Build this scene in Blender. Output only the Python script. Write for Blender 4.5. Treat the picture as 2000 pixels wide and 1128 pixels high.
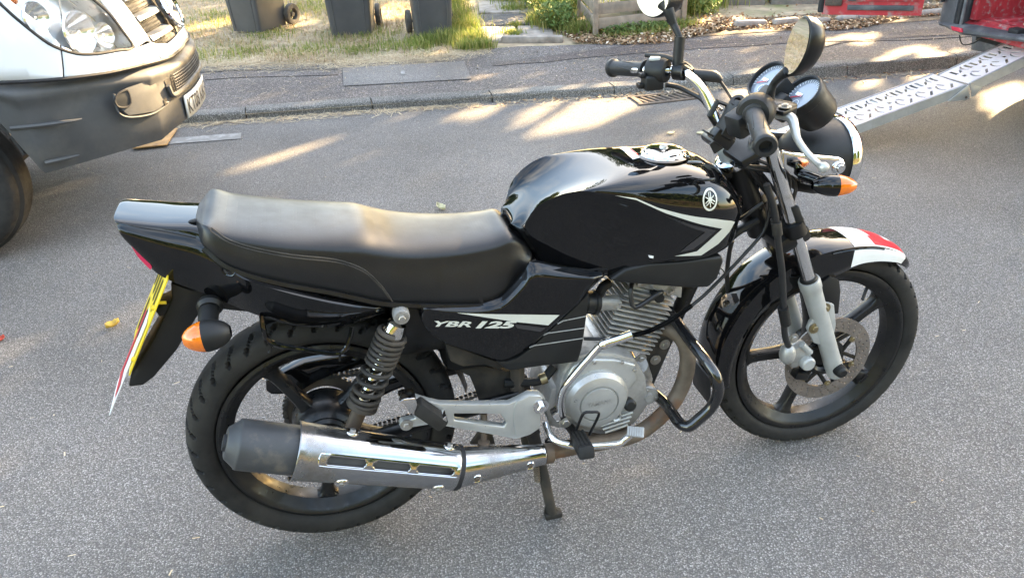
import bpy, bmesh, math, random
import numpy as np
from mathutils import Vector as V, Matrix
from mathutils.bvhtree import BVHTree

for o in list(bpy.data.objects):
    bpy.data.objects.remove(o)
scene = bpy.context.scene
COL = scene.collection
R = math.radians
random.seed(7)

# ------------------------------------------------------------------ camera
cam_data = bpy.data.cameras.new("camera")
cam = bpy.data.objects.new("camera", cam_data)
COL.objects.link(cam)
cam_data.sensor_width = 36.0
cam_data.lens = 28.522
cam_data.clip_start = 0.05
cam_data.clip_end = 600.0
_c = (0.1006, -1.5978, 1.5223)
_yaw, _pitch, _roll = R(12.8515), R(-28.9027), R(-2.5125)
_f = V((math.sin(_yaw) * math.cos(_pitch), math.cos(_yaw) * math.cos(_pitch), math.sin(_pitch)))
_r = V((math.cos(_yaw), -math.sin(_yaw), 0))
_u = _r.cross(_f)
_r2 = _r * math.cos(_roll) + _u * math.sin(_roll)
_u2 = _u * math.cos(_roll) - _r * math.sin(_roll)
cam.matrix_world = Matrix(((_r2.x, _u2.x, -_f.x, _c[0]), (_r2.y, _u2.y, -_f.y, _c[1]), (_r2.z, _u2.z, -_f.z, _c[2]), (0, 0, 0, 1)))
scene.camera = cam

# ------------------------------------------------------------------ light
SUN_EL = R(22.0)
SUN_AZ = V((0.80, 0.60))                       # horizontal direction towards the sun
TO_SUN = V((SUN_AZ.x * math.cos(SUN_EL), SUN_AZ.y * math.cos(SUN_EL), math.sin(SUN_EL)))
sun_data = bpy.data.lights.new("sun", 'SUN')
sun_data.energy = 5.0
sun_data.angle = R(0.5)
sun_data.color = (1.0, 0.80, 0.54)
sun = bpy.data.objects.new("sun", sun_data)
COL.objects.link(sun)
sun.rotation_euler = TO_SUN.to_track_quat('Z', 'Y').to_euler()
sun.location = (12, 9, 8)

world = bpy.data.worlds.new("World")
scene.world = world
world.use_nodes = True
wn, wl = world.node_tree.nodes, world.node_tree.links
wn.clear()
w_out = wn.new('ShaderNodeOutputWorld')
w_bg = wn.new('ShaderNodeBackground')
w_sky = wn.new('ShaderNodeTexSky')
w_sky.sky_type = 'NISHITA'
w_sky.sun_disc = False
w_sky.sun_elevation = SUN_EL
w_sky.sun_rotation = math.atan2(SUN_AZ.x, SUN_AZ.y)
w_sky.dust_density = 1.6
w_sky.air_density = 1.0
w_sky.ozone_density = 1.0
w_tc = wn.new('ShaderNodeTexCoord')
w_map = wn.new('ShaderNodeMapping')
w_map.inputs['Scale'].default_value = (1.0, 1.0, 2.6)
w_noise = wn.new('ShaderNodeTexNoise')
w_noise.inputs['Scale'].default_value = 2.6
w_noise.inputs['Detail'].default_value = 7
w_noise.inputs['Roughness'].default_value = 0.58
w_ramp = wn.new('ShaderNodeValToRGB')
w_ramp.color_ramp.elements[0].position = 0.42
w_ramp.color_ramp.elements[1].position = 0.72
w_hsv = wn.new('ShaderNodeHueSaturation')
w_hsv.inputs['Saturation'].default_value = 1.2
w_mix = wn.new('ShaderNodeMixRGB')
w_mix.inputs['Color2'].default_value = (7.0, 6.9, 6.7, 1)
w_fac = wn.new('ShaderNodeMath')
w_fac.operation = 'MULTIPLY'
w_fac.inputs[1].default_value = 0.32
wl.new(w_tc.outputs['Generated'], w_map.inputs['Vector'])
wl.new(w_map.outputs['Vector'], w_noise.inputs['Vector'])
wl.new(w_noise.outputs['Fac'], w_ramp.inputs['Fac'])
wl.new(w_ramp.outputs['Color'], w_fac.inputs[0])
wl.new(w_sky.outputs['Color'], w_hsv.inputs['Color'])
wl.new(w_hsv.outputs['Color'], w_mix.inputs['Color1'])
wl.new(w_fac.outputs[0], w_mix.inputs['Fac'])
wl.new(w_mix.outputs['Color'], w_bg.inputs['Color'])
wl.new(w_bg.outputs['Background'], w_out.inputs['Surface'])
w_bg.inputs['Strength'].default_value = 0.12

vs = scene.view_settings
vs.view_transform = 'Standard'
vs.look = 'None'
vs.gamma = 1.0
vs.use_curve_mapping = False
vs.exposure = 3.58
vs.use_white_balance = True
vs.white_balance_temperature = 8400.0
vs.white_balance_tint = 10.0
scene.render.engine = 'CYCLES'

# ------------------------------------------------------------------ materials
MATS = {}

def _nt(name):
    m = bpy.data.materials.new(name)
    m.use_nodes = True
    nt = m.node_tree
    b = nt.nodes['Principled BSDF']
    MATS[name] = m
    return m, nt.nodes, nt.links, b

def _noise(n, l, vec, scale, detail=4, rough=0.55):
    t = n.new('ShaderNodeTexNoise')
    t.inputs['Scale'].default_value = scale
    t.inputs['Detail'].default_value = detail
    t.inputs['Roughness'].default_value = rough
    l.new(vec, t.inputs['Vector'])
    return t.outputs['Fac']

def _ramp(n, l, fac, stops):
    r = n.new('ShaderNodeValToRGB')
    e = r.color_ramp.elements
    while len(e) < len(stops):
        e.new(0.5)
    for k, (p, c) in enumerate(stops):
        e[k].position = p
        e[k].color = (c[0], c[1], c[2], 1) if hasattr(c, '__len__') else (c, c, c, 1)
    l.new(fac, r.inputs['Fac'])
    return r.outputs['Color']

def _mix(n, l, fac, a, b, mode='MIX'):
    m = n.new('ShaderNodeMixRGB')
    m.blend_type = mode
    for sock, v in ((m.inputs['Fac'], fac), (m.inputs['Color1'], a), (m.inputs['Color2'], b)):
        if isinstance(v, (int, float)):
            sock.default_value = v if sock.type == 'VALUE' else (v, v, v, 1)
        elif isinstance(v, tuple):
            sock.default_value = (v[0], v[1], v[2], 1)
        else:
            l.new(v, sock)
    return m.outputs['Color']

def _bump(n, l, b, height, strength, dist=0.002):
    u = n.new('ShaderNodeBump')
    u.inputs['Strength'].default_value = strength
    u.inputs['Distance'].default_value = dist
    l.new(height, u.inputs['Height'])
    l.new(u.outputs['Normal'], b.inputs['Normal'])
    return u

def mat(name, col, rough=0.5, metal=0.0, coat=0.0, var=0.18, vs=14.0, rvar=0.12, bump=0.0, bs=300.0,
        dirt=None, ds=9.0, dlo=0.55, dhi=0.75, spec=0.5, drough=0.7, trans=0.0, dmetal=None):
    """principled surface with uneven colour, uneven gloss, fine relief and an optional second 'dirt' tone"""
    m, n, l, b = _nt(name)
    tc = n.new('ShaderNodeTexCoord')
    o = tc.outputs['Object']
    f = _noise(n, l, o, vs)
    lo = tuple(c * (1 - var) for c in col)
    hi = tuple(min(1, c * (1 + var)) for c in col)
    c = _ramp(n, l, f, [(0.3, lo), (0.7, hi)])
    rf = _noise(n, l, o, vs * 3.1)
    r = _ramp(n, l, rf, [(0.3, max(0.01, rough * (1 - rvar))), (0.7, min(1, rough * (1 + rvar)))])
    b.inputs['Metallic'].default_value = metal
    if dirt:
        df = _ramp(n, l, _noise(n, l, o, ds, 8, 0.65), [(dlo, 0.0), (dhi, 1.0)])
        c = _mix(n, l, df, c, dirt)
        r = _mix(n, l, df, r, drough)
        mm = _mix(n, l, df, metal, metal * 0.2 if dmetal is None else dmetal)
        l.new(mm, b.inputs['Metallic'])
    l.new(c, b.inputs['Base Color'])
    l.new(r, b.inputs['Roughness'])
    b.inputs['Coat Weight'].default_value = coat
    b.inputs['Coat Roughness'].default_value = 0.03
    b.inputs['Specular IOR Level'].default_value = spec
    b.inputs['Transmission Weight'].default_value = trans
    if bump:
        _bump(n, l, b, _noise(n, l, o, bs, 3), bump, 0.001)
    return m

# ------------------------------------------------------------------ mesh helpers
def catmull(pts, k, closed=False):
    if k <= 1 or len(pts) < 3:
        return [V(p) for p in pts]
    p = [V(q) for q in pts]
    n = len(p)
    out = []
    segs = n if closed else n - 1
    for i in range(segs):
        a = p[(i - 1) % n] if (closed or i > 0) else p[0] * 2 - p[1]
        b, c = p[i % n], p[(i + 1) % n]
        d = p[(i + 2) % n] if (closed or i + 2 < n) else p[-1] * 2 - p[-2]
        for j in range(k):
            t = j / k
            out.append(0.5 * ((2 * b) + (c - a) * t + (2 * a - 5 * b + 4 * c - d) * t * t + (3 * b - a - 3 * c + d) * t ** 3))
    if not closed:
        out.append(p[-1])
    return out

def frame(d):
    d = V(d).normalized()
    up = V((0, 0, 1)) if abs(d.z) < 0.9 else V((1, 0, 0))
    a = up.cross(d).normalized()
    return d, a, d.cross(a).normalized()

class Geo:
    def __init__(s):
        s.v, s.f = [], []
    def add(s, v, f):
        o = len(s.v)
        s.v += [V(q) for q in v]
        s.f += [tuple(i + o for i in q) for q in f]
        return s
    def loft(s, rings, closed=True, cap0=True, cap1=True, loop=False):
        n = len(rings[0])
        o = len(s.v)
        for r in rings:
            s.v += [V(q) for q in r]
        m = len(rings)
        for i in range(m if loop else m - 1):
            for j in range(n if closed else n - 1):
                a, b = o + i * n + j, o + i * n + (j + 1) % n
                c, d = o + ((i + 1) % m) * n + (j + 1) % n, o + ((i + 1) % m) * n + j
                s.f.append((a, b, c, d))
        if closed and cap0 and not loop:
            s.f.append(tuple(o + j for j in reversed(range(n))))
        if closed and cap1 and not loop:
            s.f.append(tuple(o + (m - 1) * n + j for j in range(n)))
        return s
    def tube(s, pts, r, n=10, k=1, closed=False, sx=1.0):
        p = catmull(pts, k, closed)
        m = len(p)
        if hasattr(r, '__len__'):
            rr = [r[min(len(r) - 1, int(i / max(1, m - 1) * (len(r) - 1)))] * (1 - (i / max(1, m - 1) * (len(r) - 1)) % 1) +
                  r[min(len(r) - 1, int(i / max(1, m - 1) * (len(r) - 1)) + 1)] * ((i / max(1, m - 1) * (len(r) - 1)) % 1) for i in range(m)]
        else:
            rr = [r] * m
        rings = []
        a = None
        for i in range(m):
            d = (p[(i + 1) % m] - p[i - 1]) if closed else (p[min(i + 1, m - 1)] - p[max(i - 1, 0)])
            d = d.normalized() if d.length > 1e-9 else V((1, 0, 0))
            if a is None:
                a = frame(d)[1]
            a = (a - d * a.dot(d)).normalized()
            b = d.cross(a)
            rings.append([p[i] + (a * math.cos(t) * sx + b * math.sin(t)) * rr[i] for t in [2 * math.pi * j / n for j in range(n)]])
        return s.loft(rings, loop=closed)
    def lathe(s, prof, org, axis, n=28, a0=0.0, a1=None, closed_prof=False, ref=None):
        d, a, b = frame(axis)
        if ref is not None:
            a = (V(ref) - d * V(ref).dot(d)).normalized()
            b = d.cross(a)
        org = V(org)
        full = a1 is None
        cnt = n if full else n + 1
        rings = []
        for j in range(cnt):
            t = a0 + (2 * math.pi * j / n if full else (a1 - a0) * j / n)
            e = a * math.cos(t) + b * math.sin(t)
            rings.append([org + d * h + e * max(r, 1e-5) for r, h in prof])
        m = len(prof)
        o = len(s.v)
        for r in rings:
            s.v += r
        for i in range(cnt if full else cnt - 1):
            for j in range(m if closed_prof else m - 1):
                q = (o + i * m + j, o + i * m + (j + 1) % m, o + ((i + 1) % cnt) * m + (j + 1) % m, o + ((i + 1) % cnt) * m + j)
                s.f.append(q[::-1])
        return s
    def box(s, c, size, ax=None, bev=0.0, seg=2):
        bm = bmesh.new()
        bmesh.ops.create_cube(bm, size=1.0)
        for v in bm.verts:
            v.co = V((v.co.x * size[0], v.co.y * size[1], v.co.z * size[2]))
        if bev > 0:
            bmesh.ops.bevel(bm, geom=list(bm.edges), offset=bev, segments=seg, profile=0.5, affect='EDGES')
        return s._bm(bm, c, ax)
    def _bm(s, bm, c=(0, 0, 0), ax=None):
        bm.verts.ensure_lookup_table()
        c = V(c)
        if ax is None:
            vv = [v.co + c for v in bm.verts]
        else:
            A = [V(q).normalized() for q in ax]
            vv = [c + A[0] * v.co.x + A[1] * v.co.y + A[2] * v.co.z for v in bm.verts]
        bm.verts.index_update()
        ff = [tuple(v.index for v in f.verts) for f in bm.faces]
        bm.free()
        return s.add(vv, ff)
    def prism(s, outer, d, holes=(), bev=0.0, seg=2, tri=True):
        """outline (3D points, one plane) pushed along d, edges rounded"""
        bm = bmesh.new()
        d = V(d)
        loops = [outer] + list(holes)
        edges = []
        for lp in loops:
            vs_ = [bm.verts.new(V(q)) for q in lp]
            for i in range(len(vs_)):
                edges.append(bm.edges.new((vs_[i], vs_[(i + 1) % len(vs_)])))
        if holes:
            bmesh.ops.triangle_fill(bm, use_beauty=True, edges=edges)
        else:
            bm.faces.new(list(bm.verts))
        ret = bmesh.ops.extrude_face_region(bm, geom=list(bm.faces))
        for g in ret['geom']:
            if isinstance(g, bmesh.types.BMVert):
                g.co += d
        bmesh.ops.recalc_face_normals(bm, faces=list(bm.faces))
        if bev > 0:
            ee = [e for e in bm.edges if len(e.link_faces) == 2 and e.calc_face_angle(0) > 0.6]
            bmesh.ops.bevel(bm, geom=ee, offset=bev, segments=seg, profile=0.5, affect='EDGES', clamp_overlap=True)
        return s._bm(bm)
    def sphere(s, c, r, ax=None, nu=20, nv=12):
        bm = bmesh.new()
        bmesh.ops.create_uvsphere(bm, u_segments=nu, v_segments=nv, radius=1.0)
        rr = r if hasattr(r, '__len__') else (r, r, r)
        for v in bm.verts:
            v.co = V((v.co.x * rr[0], v.co.y * rr[1], v.co.z * rr[2]))
        return s._bm(bm, c, ax)

ORG = {}

def obj(name, g, material, parent=None, smooth=35.0, recalc=True):
    """one mesh object; when parented, its vertices are stored relative to the thing's base point"""
    org = ORG.get(parent.name, V((0, 0, 0))) if parent else V((0, 0, 0))
    me = bpy.data.meshes.new(name)
    me.from_pydata([tuple(q - org) for q in g.v], [], g.f)
    if recalc:
        bm = bmesh.new()
        bm.from_mesh(me)
        bmesh.ops.recalc_face_normals(bm, faces=list(bm.faces))
        bm.to_mesh(me)
        bm.free()
    if smooth:
        me.polygons.foreach_set('use_smooth', [True] * len(me.polygons))
        me.set_sharp_from_angle(angle=R(smooth))
    me.materials.append(MATS[material] if isinstance(material, str) else material)
    me.update()
    o = bpy.data.objects.new(name, me)
    COL.objects.link(o)
    if parent:
        o.parent = parent
        ORG[o.name] = org
    return o

def tag(o, label=None, cat=None, group=None, kind=None):
    for k, v in (('label', label), ('category', cat), ('group', group), ('kind', kind)):
        if v:
            o[k] = v
    return o

def thing(name, label, cat, loc, group=None):
    o = bpy.data.objects.new(name, None)
    o.empty_display_size = 0.1
    COL.objects.link(o)
    o.location = loc
    ORG[o.name] = V(loc)
    return tag(o, label, cat, group)

def text_mesh(s, size, shear=0.0, offset=0.0, space=1.0):
    """outline letters as flat triangles in a 2D frame (x right, y up)"""
    cu = bpy.data.curves.new('lettering', 'FONT')
    cu.body = s
    cu.size = size
    cu.shear = shear
    cu.offset = offset
    cu.space_character = space
    cu.resolution_u = 3
    t = bpy.data.objects.new('lettering', cu)
    COL.objects.link(t)
    bpy.context.view_layer.update()
    me = t.evaluated_get(bpy.context.evaluated_depsgraph_get()).to_mesh()
    vv = [(v.co.x, v.co.y) for v in me.vertices]
    ff = [tuple(p.vertices) for p in me.polygons]
    bpy.data.objects.remove(t)
    return vv, ff

def interp(x, xs, ys):
    return float(np.interp(x, xs, ys))

def bvh_of(g):
    return BVHTree.FromPolygons([tuple(q) for q in g.v], g.f)

def fill2d(loops, fine=0.0):
    """2D outlines -> triangles, optionally refined so that they can follow a curved surface"""
    bm = bmesh.new()
    ed = []
    for lp in loops:
        vs_ = [bm.verts.new((q[0], q[1], 0)) for q in lp]
        ed += [bm.edges.new((vs_[i], vs_[(i + 1) % len(vs_)])) for i in range(len(vs_))]
    bmesh.ops.triangle_fill(bm, use_beauty=True, edges=ed)
    if fine:
        for _ in range(5):
            e = [q for q in bm.edges if q.calc_length() > fine]
            if not e:
                break
            bmesh.ops.subdivide_edges(bm, edges=e, cuts=1)
            bmesh.ops.triangulate(bm, faces=list(bm.faces))
    bm.verts.index_update()
    vv = [(v.co.x, v.co.y) for v in bm.verts]
    ff = [tuple(v.index for v in f.verts) for f in bm.faces]
    bm.free()
    return vv, ff

# ------------------------------------------------------------------ surface materials of the setting
def mat_asphalt(name, dark, mid, light, cell=135.0, tint=(1, 1, 1), patch=0.25, bump=0.55, lightpos=0.80):
    m, n, l, b = _nt(name)
    tc = n.new('ShaderNodeTexCoord')
    o = tc.outputs['Object']
    wob = n.new('ShaderNodeVectorMath')
    wob.operation = 'ADD'
    nz = n.new('ShaderNodeTexNoise')
    nz.inputs['Scale'].default_value = 60
    l.new(o, nz.inputs['Vector'])
    sc = n.new('ShaderNodeVectorMath')
    sc.operation = 'SCALE'
    sc.inputs['Scale'].default_value = 0.006
    l.new(nz.outputs['Color'], sc.inputs[0])
    l.new(o, wob.inputs[0])
    l.new(sc.outputs[0], wob.inputs[1])
    vo = n.new('ShaderNodeTexVoronoi')
    vo.inputs['Scale'].default_value = cell
    l.new(wob.outputs[0], vo.inputs['Vector'])
    sep = n.new('ShaderNodeSeparateColor')
    l.new(vo.outputs['Color'], sep.inputs['Color'])
    stone = _ramp(n, l, sep.outputs['Red'], [(0.0, dark), (0.55, mid), (lightpos, mid * 1.5), (0.985, light)])
    gapf = _ramp(n, l, vo.outputs['Distance'], [(0.30, 0.0), (0.62, 1.0)])
    c = _mix(n, l, gapf, stone, dark * 0.6)
    big = _ramp(n, l, _noise(n, l, o, 1.3, 5), [(0.3, 1 - patch), (0.7, 1 + patch * 0.6)])
    c = _mix(n, l, 1.0, c, big, 'MULTIPLY')
    wear = _ramp(n, l, _noise(n, l, o, 0.45, 4, 0.6), [(0.3, 0.88), (0.7, 1.10)])
    c = _mix(n, l, 1.0, c, wear, 'MULTIPLY')
    stain = _ramp(n, l, _noise(n, l, o, 5.5, 5, 0.7), [(0.66, 1.0), (0.80, 0.72)])
    c = _mix(n, l, 1.0, c, stain, 'MULTIPLY')
    fine = _ramp(n, l, _noise(n, l, o, 420, 2), [(0.3, 0.7), (0.7, 1.3)])
    c = _mix(n, l, 1.0, c, fine, 'MULTIPLY')
    mid_n = _ramp(n, l, _noise(n, l, o, 55, 3, 0.7), [(0.3, 0.92), (0.7, 1.08)])
    c = _mix(n, l, 1.0, c, mid_n, 'MULTIPLY')
    warm = _mix(n, l, _noise(n, l, o, 3.2, 3), tint, (1.0, 0.95, 0.93))
    c = _mix(n, l, 1.0, c, warm, 'MULTIPLY')
    l.new(c, b.inputs['Base Color'])
    b.inputs['Roughness'].default_value = 0.78
    b.inputs['Specular IOR Level'].default_value = 0.35
    hgt = n.new('ShaderNodeMath')
    hgt.operation = 'MULTIPLY_ADD'
    l.new(vo.outputs['Distance'], hgt.inputs[0])
    hgt.inputs[1].default_value = -1.0
    l.new(sep.outputs['Green'], hgt.inputs[2])
    _bump(n, l, b, hgt.outputs[0], bump, 0.006)
    return m

mat_asphalt('asphalt', 0.165, 0.205, 0.38, 215.0, (1.06, 1.0, 0.94), 0.22, 0.65)
mat_asphalt('pavement_asphalt', 0.115, 0.17, 0.38, 120.0, (1.20, 0.98, 0.90), 0.3)
mat_asphalt('pavement_red', 0.075, 0.135, 0.30, 150.0, (1.28, 0.95, 0.88), 0.22)
mat_asphalt('kerb_speckle', 0.16, 0.24, 0.42, 170.0, (1.02, 1.0, 0.90), 0.45, 0.35)
mat_asphalt('slab_worn', 0.19, 0.25, 0.38, 230.0, (1.05, 0.99, 0.94), 0.3)
mat_asphalt('pavement_grey', 0.085, 0.15, 0.30, 170.0, (1.02, 1.0, 0.98), 0.2)
mat('concrete', (0.20, 0.185, 0.17), 0.85, var=0.25, vs=22, bump=0.5, bs=180, dirt=(0.13, 0.13, 0.10), ds=7, dlo=0.5, dhi=0.8)
mat('kerb_concrete', (0.175, 0.16, 0.135), 0.85, var=0.3, vs=16, bump=0.6, bs=150, dirt=(0.085, 0.09, 0.08), ds=6, dlo=0.48, dhi=0.66)
mat('path_concrete', (0.30, 0.26, 0.225), 0.9, var=0.3, vs=12, bump=0.5, bs=120, dirt=(0.12, 0.10, 0.08), ds=5, dlo=0.5, dhi=0.72)
mat('soil', (0.36, 0.275, 0.185), 0.95, var=0.35, vs=9, bump=0.8, bs=60, dirt=(0.19, 0.19, 0.075), ds=2.2, dlo=0.5, dhi=0.68)
mat('litter_soil', (0.13, 0.085, 0.05), 0.95, var=0.4, vs=30, bump=0.8, bs=80, dirt=(0.2, 0.14, 0.09), ds=18, dlo=0.5, dhi=0.65)
mat('lawn', (0.10, 0.14, 0.035), 0.9, var=0.4, vs=6, bump=0.8, bs=50, dirt=(0.2, 0.18, 0.07), ds=1.6, dlo=0.5, dhi=0.7)
mat('white_paint', (0.30, 0.30, 0.295), 0.7, var=0.25, vs=30, dirt=(0.175, 0.17, 0.165), ds=14, dlo=0.36, dhi=0.52, bump=0.5, bs=160)
mat('straw', (0.42, 0.32, 0.16), 0.85, var=0.35, vs=6)
mat('dry_grass', (0.36, 0.29, 0.12), 0.85, var=0.4, vs=3)
mat('green_grass', (0.10, 0.17, 0.035), 0.7, var=0.45, vs=3)
mat('iron', (0.11, 0.085, 0.07), 0.7, metal=0.4, var=0.3, vs=30, bump=0.3, bs=200, dirt=(0.16, 0.10, 0.065), ds=20)
mat('pit', (0.015, 0.013, 0.012), 0.9)
mat('stone', (0.24, 0.22, 0.20), 0.9, var=0.35, vs=14, bump=0.6, bs=80, dirt=(0.10, 0.09, 0.075), ds=6)
mat('cardboard', (0.42, 0.24, 0.10), 0.8, var=0.2, vs=12, bump=0.2, bs=90, dirt=(0.22, 0.12, 0.06), ds=14)

# ------------------------------------------------------------------ ground, road, kerb, pavement
KX = [-40, -8, -3, -0.676, 0.436, 1.208, 2.271, 3.779, 4.577, 7, 14, 40]
KY = [8.5, 4.70, 4.14, 3.874, 3.741, 3.625, 3.468, 3.310, 3.25, 3.20, 3.3, 4.4]
_kc = catmull([(x, y, 0) for x, y in zip(KX, KY)], 12)
_kx, _ky = [q.x for q in _kc], [q.y for q in _kc]

def kerb_y(x):
    return interp(x, _kx, _ky)

PZ = 0.046            # pavement level left of the dropped kerb

def pz(x):
    return interp(x, [2.4, 3.6], [PZ, 0.080])

def sheet_between(f0, f1, xs, z, rows=1):
    g = Geo()
    rings = []
    for x in xs:
        a, b = f0(x), f1(x)
        zz = z(x) if callable(z) else z
        rings.append([(x, a + (b - a) * j / rows, zz) for j in range(rows + 1)])
    return g.loft(rings, closed=False)

ground = obj('ground', Geo().add([(-250, -250, -0.03), (250, -250, -0.03), (250, 250, -0.03), (-250, 250, -0.03)], [(0, 1, 2, 3)]), 'lawn', smooth=0)
tag(ground, kind='structure')
DX0, DX1, DY0, DY1 = 2.115, 2.50, 3.215, 3.375      # hole of the gully
xs = [-40 + i * 1.0 for i in range(42)] + [2.0, DX0]
g = sheet_between(lambda x: -5.2, kerb_y, xs, 0.0)
g2 = sheet_between(lambda x: -5.2, lambda x: DY0, [DX0, DX1], 0.0)
g.add(g2.v, g2.f)
g2 = sheet_between(lambda x: DY1, kerb_y, [DX0, DX1], 0.0)
g.add(g2.v, g2.f)
g2 = sheet_between(lambda x: -5.2, kerb_y, [DX1, 3] + [4 + i for i in range(37)], 0.0)
g.add(g2.v, g2.f)
tag(obj('road', g, 'asphalt', smooth=0), kind='structure')

kerb = bpy.data.objects.new('kerb', None)
COL.objects.link(kerb)
tag(kerb, kind='structure')
ORG['kerb'] = V((0, 0, 0))
joints = [-3.64, -2.82, -2.0, -1.19, -0.38, 0.43, 1.215, 2.03, 2.85, 3.67, 4.49, 5.31, 6.13, 6.95]
rk = random.Random(3)
KW = 0.125
for a, b in zip(joints[:-1], joints[1:]):
    g = Geo()
    rings = []
    dz = rk.uniform(-0.004, 0.004)
    dy = rk.uniform(-0.005, 0.005)
    n = 8
    for i in range(n + 1):
        x = a + 0.004 + (b - a - 0.008) * i / n
        y0 = kerb_y(x) + dy
        e = 0.010 + rk.uniform(-0.003, 0.004)
        if i in (0, n):
            e += 0.006
        zt = pz(x) + 0.005 + dz + rk.uniform(-0.0015, 0.0015)
        rings.append([(x, y0, -0.06), (x, y0 + 0.006, zt - e * 1.6), (x, y0 + 0.008 + e * 0.35, zt - e * 0.5), (x, y0 + 0.010 + e, zt), (x, y0 + KW, zt), (x, y0 + KW, -0.06)])
    g.loft(rings)
    obj('kerb_stone', g, 'kerb_speckle', kerb, smooth=50)
g = sheet_between(lambda x: kerb_y(x) + 0.004, lambda x: kerb_y(x) + KW - 0.004, [joints[0] + 0.1 * i for i in range(106)], lambda x: pz(x) - 0.014)
obj('mortar_joint', g, 'soil', kerb, smooth=0)

def pav_back(x):
    return interp(x, [-40, -3, -0.744, -0.268, 0.296, 1.03, 1.25, 1.6, 2.0, 2.38, 2.93, 3.06, 3.76, 4.18, 4.7, 5.2, 6.05, 40], [10, 5.95, 5.30, 5.17, 4.95, 4.80, 4.92, 5.02, 4.88, 4.78, 4.64, 4.66, 4.52, 4.44, 4.42, 4.37, 4.34, 5])

xs = [-40, -30, -20, -12, -8] + [-6 + i * 0.25 for i in range(60)] + [10, 14, 20, 30, 40]
pav = tag(obj('pavement', sheet_between(lambda x: kerb_y(x) + KW - 0.002, pav_back, xs, pz), 'pavement_asphalt', smooth=0), kind='structure')
# resurfaced strips in the pavement
def strip(name, m, lo, hi, x0, x1, z, wob=0.02):
    r_ = random.Random(int(x0 * 100) + 5)
    xs_ = [x0 + (x1 - x0) * i / 40 for i in range(41)]
    ws = {x: (r_.uniform(-wob, wob), r_.uniform(-wob, wob)) for x in xs_}
    return tag(obj(name, sheet_between(lambda x: lo(x) + ws[x][0], lambda x: hi(x) + ws[x][1], xs_, z), m, pav, smooth=0))

strip('asphalt_patch', 'pavement_red', lambda x: interp(x, [1.4, 2.6, 3.9, 5.5, 9], [4.38, 4.34, 3.98, 3.70, 3.6]), lambda x: interp(x, [1.4, 2.6, 3.9, 5.5, 9], [4.50, 4.62, 4.26, 3.96, 3.9]), 1.4, 9.0, lambda x: pz(x) + 0.004)
strip('asphalt_patch', 'pavement_grey', lambda x: pav_back(x) - 0.20, lambda x: pav_back(x) - 0.02, -3.5, 0.25, PZ + 0.004)
g = Geo().prism([(0.3049,4.7796,0.048),(1.2175,4.6155,0.048),(1.1683,4.0802,0.048),(0.2776,4.2395,0.048)], (0, 0, 0.006), bev=0.002)
tag(obj('concrete_slab', g, 'slab_worn', pav), 'pale concrete slab let into the pavement')
g = Geo().prism([(0.7129,4.4908,0.0555),(0.7439,4.4941,0.0555),(0.7331,4.3537,0.0555),(0.7047,4.3656,0.0555)], (0, 0, 0.003))
obj('marker_stud', g, 'white_paint', pav)
# thin crack lines of the old trench edges
def crack(pts):
    obj('pavement_joint', Geo().tube([(p[0], p[1], pz(p[0]) + 0.001) for p in pts], 0.0035, 5, 4), 'pit', pav)
crack([(-0.7082,4.8355,0.046),(-0.4488,4.8073,0.046),(-0.1123,4.6992,0.046),(0.2588,4.5924,0.046)])
crack([(2.1568,4.4096,0.055),(2.528,4.395,0.055),(2.9064,4.3801,0.055),(3.2592,4.3006,0.055),(3.5591,4.2053,0.055)])
crack([(3.6991,3.7939,0.08),(4.0298,3.9068,0.08),(4.2279,3.8754,0.08),(4.5925,3.7685,0.08),(4.9908,3.7051,0.08),(5.3923,3.6412,0.08)])
crack([(3.9674,4.1525,0.084),(4.3546,4.0571,0.084),(4.6969,4.0244,0.084),(5.0093,4.0073,0.084)])

# verge, garden strip, near side of the street
tag(obj('verge', sheet_between(lambda x: pav_back(x) - 0.03, lambda x: 40.0, xs, lambda x: pz(x) - 0.012, 1), 'soil', smooth=0), kind='structure')
tag(obj('leaf_litter_bed', sheet_between(lambda x: pav_back(x) - 0.05, lambda x: pav_back(x) + 0.55, [3.1 + i * 0.25 for i in range(28)], lambda x: pz(x) + 0.004), 'litter_soil', smooth=0), kind='structure')
tag(obj('near_pavement', Geo().box((0, -6.2, 0.02), (80, 2.0, 0.12)), 'pavement_asphalt', smooth=0), kind='structure')
tag(obj('near_verge', Geo().box((0, -18, 0.0), (80, 21.6, 0.14)), 'lawn', smooth=0), kind='structure')

# garden path of concrete flags
path = bpy.data.objects.new('path', None)
COL.objects.link(path)
tag(path, kind='structure')
ORG['path'] = V((0, 0, 0))
rp = random.Random(9)
for y0, y1, xl0, xr0, xl1, xr1, m in [(5.26, 5.92, 1.50, 2.08, 1.63, 2.22, 'path_concrete'), (5.94, 6.50, 1.63, 2.22, 1.74, 2.32, 'pavement_grey'),
                                      (6.52, 7.20, 1.74, 2.32, 1.86, 2.40, 'path_concrete'), (7.22, 8.0, 1.87, 2.42, 2.0, 2.6, 'path_concrete')]:
    for k in range(2 if m == 'path_concrete' and y0 < 5.5 else 1):
        if m == 'path_concrete' and y0 < 5.5:
            xm0, xm1 = (xl0 + xr0) / 2, (xl1 + xr1) / 2
            q = [(xl0, y0), (xm0 - 0.01, y0), (xm1 - 0.01, y1), (xl1, y1)] if k == 0 else [(xm0 + 0.01, y0), (xr0, y0), (xr1, y1), (xm1 + 0.01, y1)]
        else:
            q = [(xl0, y0), (xr0, y0), (xr1, y1), (xl1, y1)]
        z = PZ + rp.uniform(0.0, 0.008)
        q = [(x, y - (x - xl0) * 0.38) for x, y in q]
        obj('flagstone', Geo().prism([(x, y, z - 0.05) for x, y in q], (0, 0, 0.055), bev=0.008), m, path)
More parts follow.
